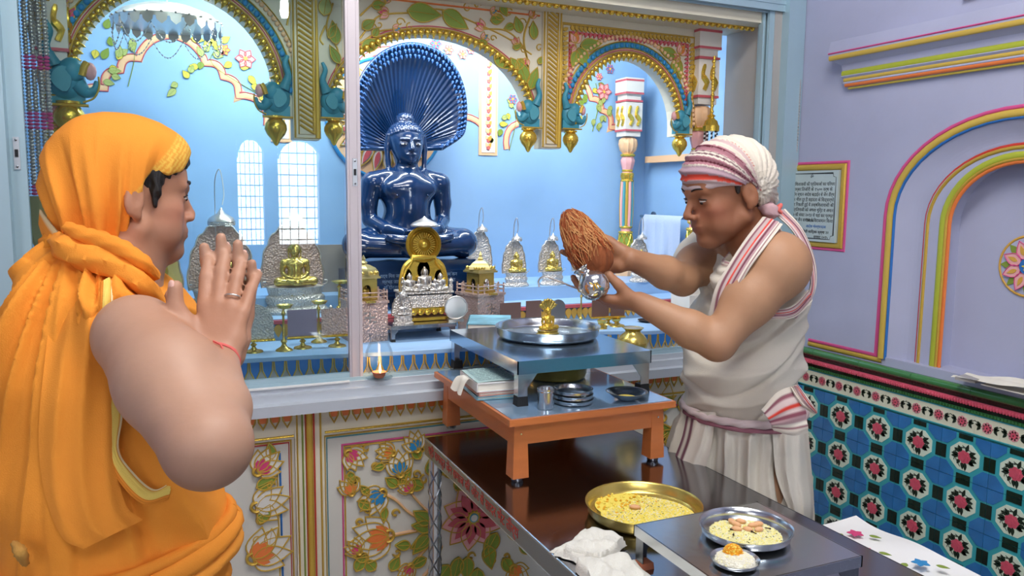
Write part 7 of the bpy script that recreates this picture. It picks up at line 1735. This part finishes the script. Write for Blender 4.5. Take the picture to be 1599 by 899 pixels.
# wrap round the body with its arm opening
WB = Sculpt()
WB.ell(PO(pct, .0, .005, .01), (.138, .182, .17), rot=RQ, k=.05); WB.ell(PO(pct, .025, 0, -.14), (.150, .170, .16), rot=RQ, k=.05); WB.ell(PO(pct, .0, 0, -.30), (.14, .168, .12), rot=RQ, k=.05)
WB.chain([V(1182, 385, 2.06), QS], [.070, .068], .04); WB.chain([QS, QS.lerp(QE, .25)], [.070, .064], .04); WB.cone(V(1188, 388, 2.06), V(1150, 430, 1.98), .06, .06, .04)
dh0 = PO(pct, .0, 0, -.42)
WB.ell(PO(dh0, 0, 0, -.02), (.145, .180, .15), rot=RQ, k=.05); WB.cone(PO(dh0, -.02, .03, -.1), Vector((dh0.x, dh0.y, .22)), .150, .125, .05); WB.ell(V(1108, 716, 2.21), (.105, .12, .17), rot=RQ, k=.06); WB.cone(V(1105, 740, 2.21), V(1115, 950, 2.25), .11, .09, .05); WB.half((0, 0, .12), (0, 0, -1))
armP = Sculpt(); armP.chain([V(1210, 352, 1.84), PS+Vector((0, 0, .0))-aH*.02, pm, PE], [.070, .088, .074, .055], .02)
for q in armP.p: WB.p.append(q[:6]+(-1,)+q[7:])
nk = Sculpt(); nk.cone(V(1120, 345, 1.93), V(1178, 395, 1.98), .062, .052, .02)
for q in nk.p: WB.p.append(q[:6]+(-1,)+q[7:])
WP = Sculpt(); WP.p = [q for q in WB.p if q[6] > 0]
Tv, Tf = WB.mesh(.0050, smooth=1); Nn = normals(Tv, Tf); rel = Tv-np.array(pct[:]); z_ = rel[:, 2]; r_ = rel@np.array(rH[:]); a_ = rel@np.array(aH[:]); phi = np.arctan2(a_, r_)
dA = armP.field(Tv[:, None, :].astype(np.float32))[:, 0]; dN = nk.field(Tv[:, None, :].astype(np.float32))[:, 0]; dd = np.minimum(dA, dN)
up_ = np.clip((z_+.30)/.06, 0, 1); tt_ = z_-.42*r_
fo = (ridge(tt_*75+np.sin(phi*3)*1.2)*.0060+ridge(tt_*31+phi*2)*.0085+crease(tt_*58+np.sin(phi*2.3)*2.1)*.011+np.sin(tt_*130+phi*5)*.0010)*up_; lo_ = 1-up_; fo += lo_*(ridge(phi*17+z_*3+np.sin(phi*4))*.0100+ridge(phi*33+1)*.0040); fo *= np.clip(dd/.02, .1, 1)
Tv = Tv+Nn*fo[:, None]; wc = np.tile(LUT('#d6cebf'), (len(Tv), 1)); bnd = np.where(z_ > -.20, dA, 1)
for a, b, c in ((0, .004, '#e6ded2'), (.004, .010, '#8d5a66'), (.010, .018, '#c9b2b0'), (.018, .023, '#d2564a'), (.023, .032, '#c4a9aa'), (.032, .036, '#7d4c58'), (.040, .043, '#a47f86')): wc = sband(wc, bnd, a, b, c, .9)
for a, b, c in ((.003, .008, '#8d5a66'), (.012, .016, '#b58d92')): wc = sband(wc, np.where(z_ > .05, dN, 1), a, b, c, .8)
mesh_obj('white_wrap', Tv, Tf, 'cloth_vc', Pm, wc)
# striped scarf end over the chest, knot behind the head, loose ends
stripe_sheet('striped_border', [(1192, 338, 1.90), (1165, 372, 1.875), (1140, 410, 1.865), (1118, 450, 1.87), (1108, 492, 1.885)], [(1222, 350, 1.835), (1196, 385, 1.80), (1168, 425, 1.80), (1150, 462, 1.815), (1146, 500, 1.84)], BC, bulge=.012)
stripe_sheet('striped_border', [(1206, 330, 1.94), (1238, 362, 1.90), (1262, 410, 1.885), (1264, 455, 1.885), (1236, 490, 1.89)], [(1226, 326, 1.99), (1255, 360, 1.96), (1274, 410, 1.95), (1272, 458, 1.94), (1244, 500, 1.93)], BC, bulge=.006)
stripe_sheet('underarm_border', [(1262, 452, 1.885), (1236, 478, 1.86), (1200, 484, 1.85)], [(1268, 470, 1.88), (1240, 496, 1.86), (1198, 500, 1.85)], BC, bulge=.006)
def rollP(*a, **k): return roll(*a, parent=Pm, **k)
rollP('turban_knot', [V(1188, 322, 1.95), V(1203, 328, 1.93), V(1212, 338, 1.93)], [.012, .019, .012], '#b9989c', 2, rid=4)
rollP('turban_end', [V(1210, 326, 1.93), V(1219, 320, 1.925), V(1216, 327, 1.92), V(1221, 333, 1.92)], [.003, .005, .005, .003], '#cf6a62', 2, rid=4)
# waist: rolled striped hem and knotted end at the hip
zw = pct.z-.235
def ringq(z, k, n, tl=0): fl = pf.normalized(); ll = UP.cross(fl); c = PO(pct, .005, 0, 0); return [Vector((c.x, c.y, z))+fl*(.150*k*math.cos(a))+ll*(.172*k*math.sin(a))+UP*tl*math.cos(a) for a in np.linspace(-PI, PI, n)]
rollP('rolled_hem', ringq(zw, 1.0, 22, -.004), [.010]*2, '#cdbab8', 2, rid=3); rollP('rolled_hem', ringq(zw-.018, 1.0, 22, .0), [.006]*2, '#93606c', 1, rid=3)
stripe_sheet('knotted_end', [(1190, 640, 1.90), (1215, 612, 1.885), (1246, 600, 1.87)], [(1208, 672, 1.90), (1238, 680, 1.87), (1262, 676, 1.86)], BC, bulge=.015)
stripe_sheet('knotted_end', [(1246, 600, 1.87), (1262, 622, 1.86), (1276, 642, 1.86)], [(1234, 604, 1.87), (1250, 630, 1.85), (1270, 646, 1.855)], BC, bulge=.01)
def pc1(t, u): return '#dcd4c5' if t < .9 else '#cfc5b5'
drape('dhoti_pleat', WP, [(1206, 672), (1212, 740), (1230, 790), (1248, 830)], [(1262, 672), (1268, 740), (1271, 785), (1266, 835)], pc1, .008, bul=.018, wob=.010, parent=Pm)
def pc2(t, u): return '#7d5560' if t < .08 or .18 < t < .24 else '#dcd4c5'
drape('dhoti_pleat', WP, [(1074, 640), (1066, 680), (1052, 720), (1046, 750)], [(1118, 644), (1110, 700), (1098, 740), (1092, 770)], pc2, .006, bul=.008, wob=.006, parent=Pm)
# ------------------------------------------------------------ the silver pot, husked coconut and ladle in his hands
ax = (V(868, 322, 1.88)-V(940, 462, 1.825)).normalized()
kp = thing('silver_pot', 'polished silver pot with a gilt emblem held tilted in the hands of the priest', 'pot', V(936, 445, 1.82))
g = G(); c0 = V(937, 464, 1.825); g.lathe([(.001, 0), (.018, .001), (.030, .010), (.036, .026), (.035, .042), (.026, .056), (.020, .062), (.0195, .068), (.026, .076), (.029, .078), (.026, .079), (.018, .070), (.001, .068)], c0, 40, axis=ax); g.build('body', 'silver_bright' if 'silver_bright' in MATS else 'silver', kp, 50, world=True)
mat('silver_bright', '#dcdcd8', .14, .95); kp.children[0].data.materials[0] = MATS['silver_bright']
em = c0+ax*.030-cF*.0355+cR*.000; g = G(); e1 = (cR-ax*cR.dot(ax)).normalized()
for d1, d2 in ((-.010, .008), (.0, -.004), (.010, .008)): g.tube([em+e1*d1*.9-ax*.008+cF*.002, em+e1*d1*.4+ax*.004-cF*.001, em+e1*d1+ax*.012+cF*.002], .0018, 6)
g.build('gilt_emblem', 'goldbright', kp, 60, world=True)
cn = thing('coconut', 'brown husked coconut with long fibres held upright on the silver pot', 'coconut', V(912, 400, 1.91))
Cs = Sculpt(); cb = V(926, 402, 1.855); ct2 = V(891, 341, 1.885); Cs.chain([cb, cb.lerp(ct2, .35), cb.lerp(ct2, .8), ct2], [.047, .044, .031, .022], .02); cv2, cf2 = Cs.mesh(.004); Nn = normals(cv2, cf2); cv2 = cv2+Nn*(np.sin(cv2[:, 0]*300)*np.sin(cv2[:, 2]*90+cv2[:, 1]*120)*.0015)[:, None]
mat('coir', '#8a4a26', .9, var=.35, vscale=60, bump=1, bscale=150, stretch=(1, 1, .2)); mesh_obj('husk', cv2, cf2, 'coir', cn)
mat('fibre_light', '#c08a55', .85); mat('fibre_red', '#9c4a22', .85)
axc = (ct2-cb); L_ = axc.length; axc.normalize(); e1 = axc.orthogonal().normalized(); e2 = axc.cross(e1); rr = random.Random(8)
for nm, n_, seed in (('fibre_light', 300, 1), ('fibre_red', 220, 2)):
    g = G(); rr = random.Random(seed)
    for i in range(n_):
        t0 = rr.uniform(-.15, .8); t1 = t0+rr.uniform(.2, .5); a = rr.uniform(0, 2*PI); da = rr.uniform(-.5, .5); pts = []
        for k in range(5):
            t = min(t0+(t1-t0)*k/4, 1.18); r = np.interp(t, [-.2, 0, .35, .8, 1, 1.2], [.042, .0485, .0465, .0350, .0265, .010])+.0028+.0016*rr.random(); aa = a+da*k/4; pts.append(cb+axc*(L_*t)+(e1*math.cos(aa)+e2*math.sin(aa))*r)
        g.tube(pts, .0008, 3)
    o = g.build('fibre', nm, cn, 0, world=True); o['kind'] = 'stuff'
ld = thing('ladle', 'thin silver ladle rod pointing left from under the silver pot', 'ladle', V(890, 447, 1.90)); g = G(); g.tube(cat_rom([V(842, 448, 1.96), V(841, 438, 1.96), V(848, 432, 1.955), V(860, 434, 1.95), V(890, 446, 1.93), V(922, 458, 1.90)], 6), .0022, 8); g.build('rod', 'silver', ld, 60, world=True)
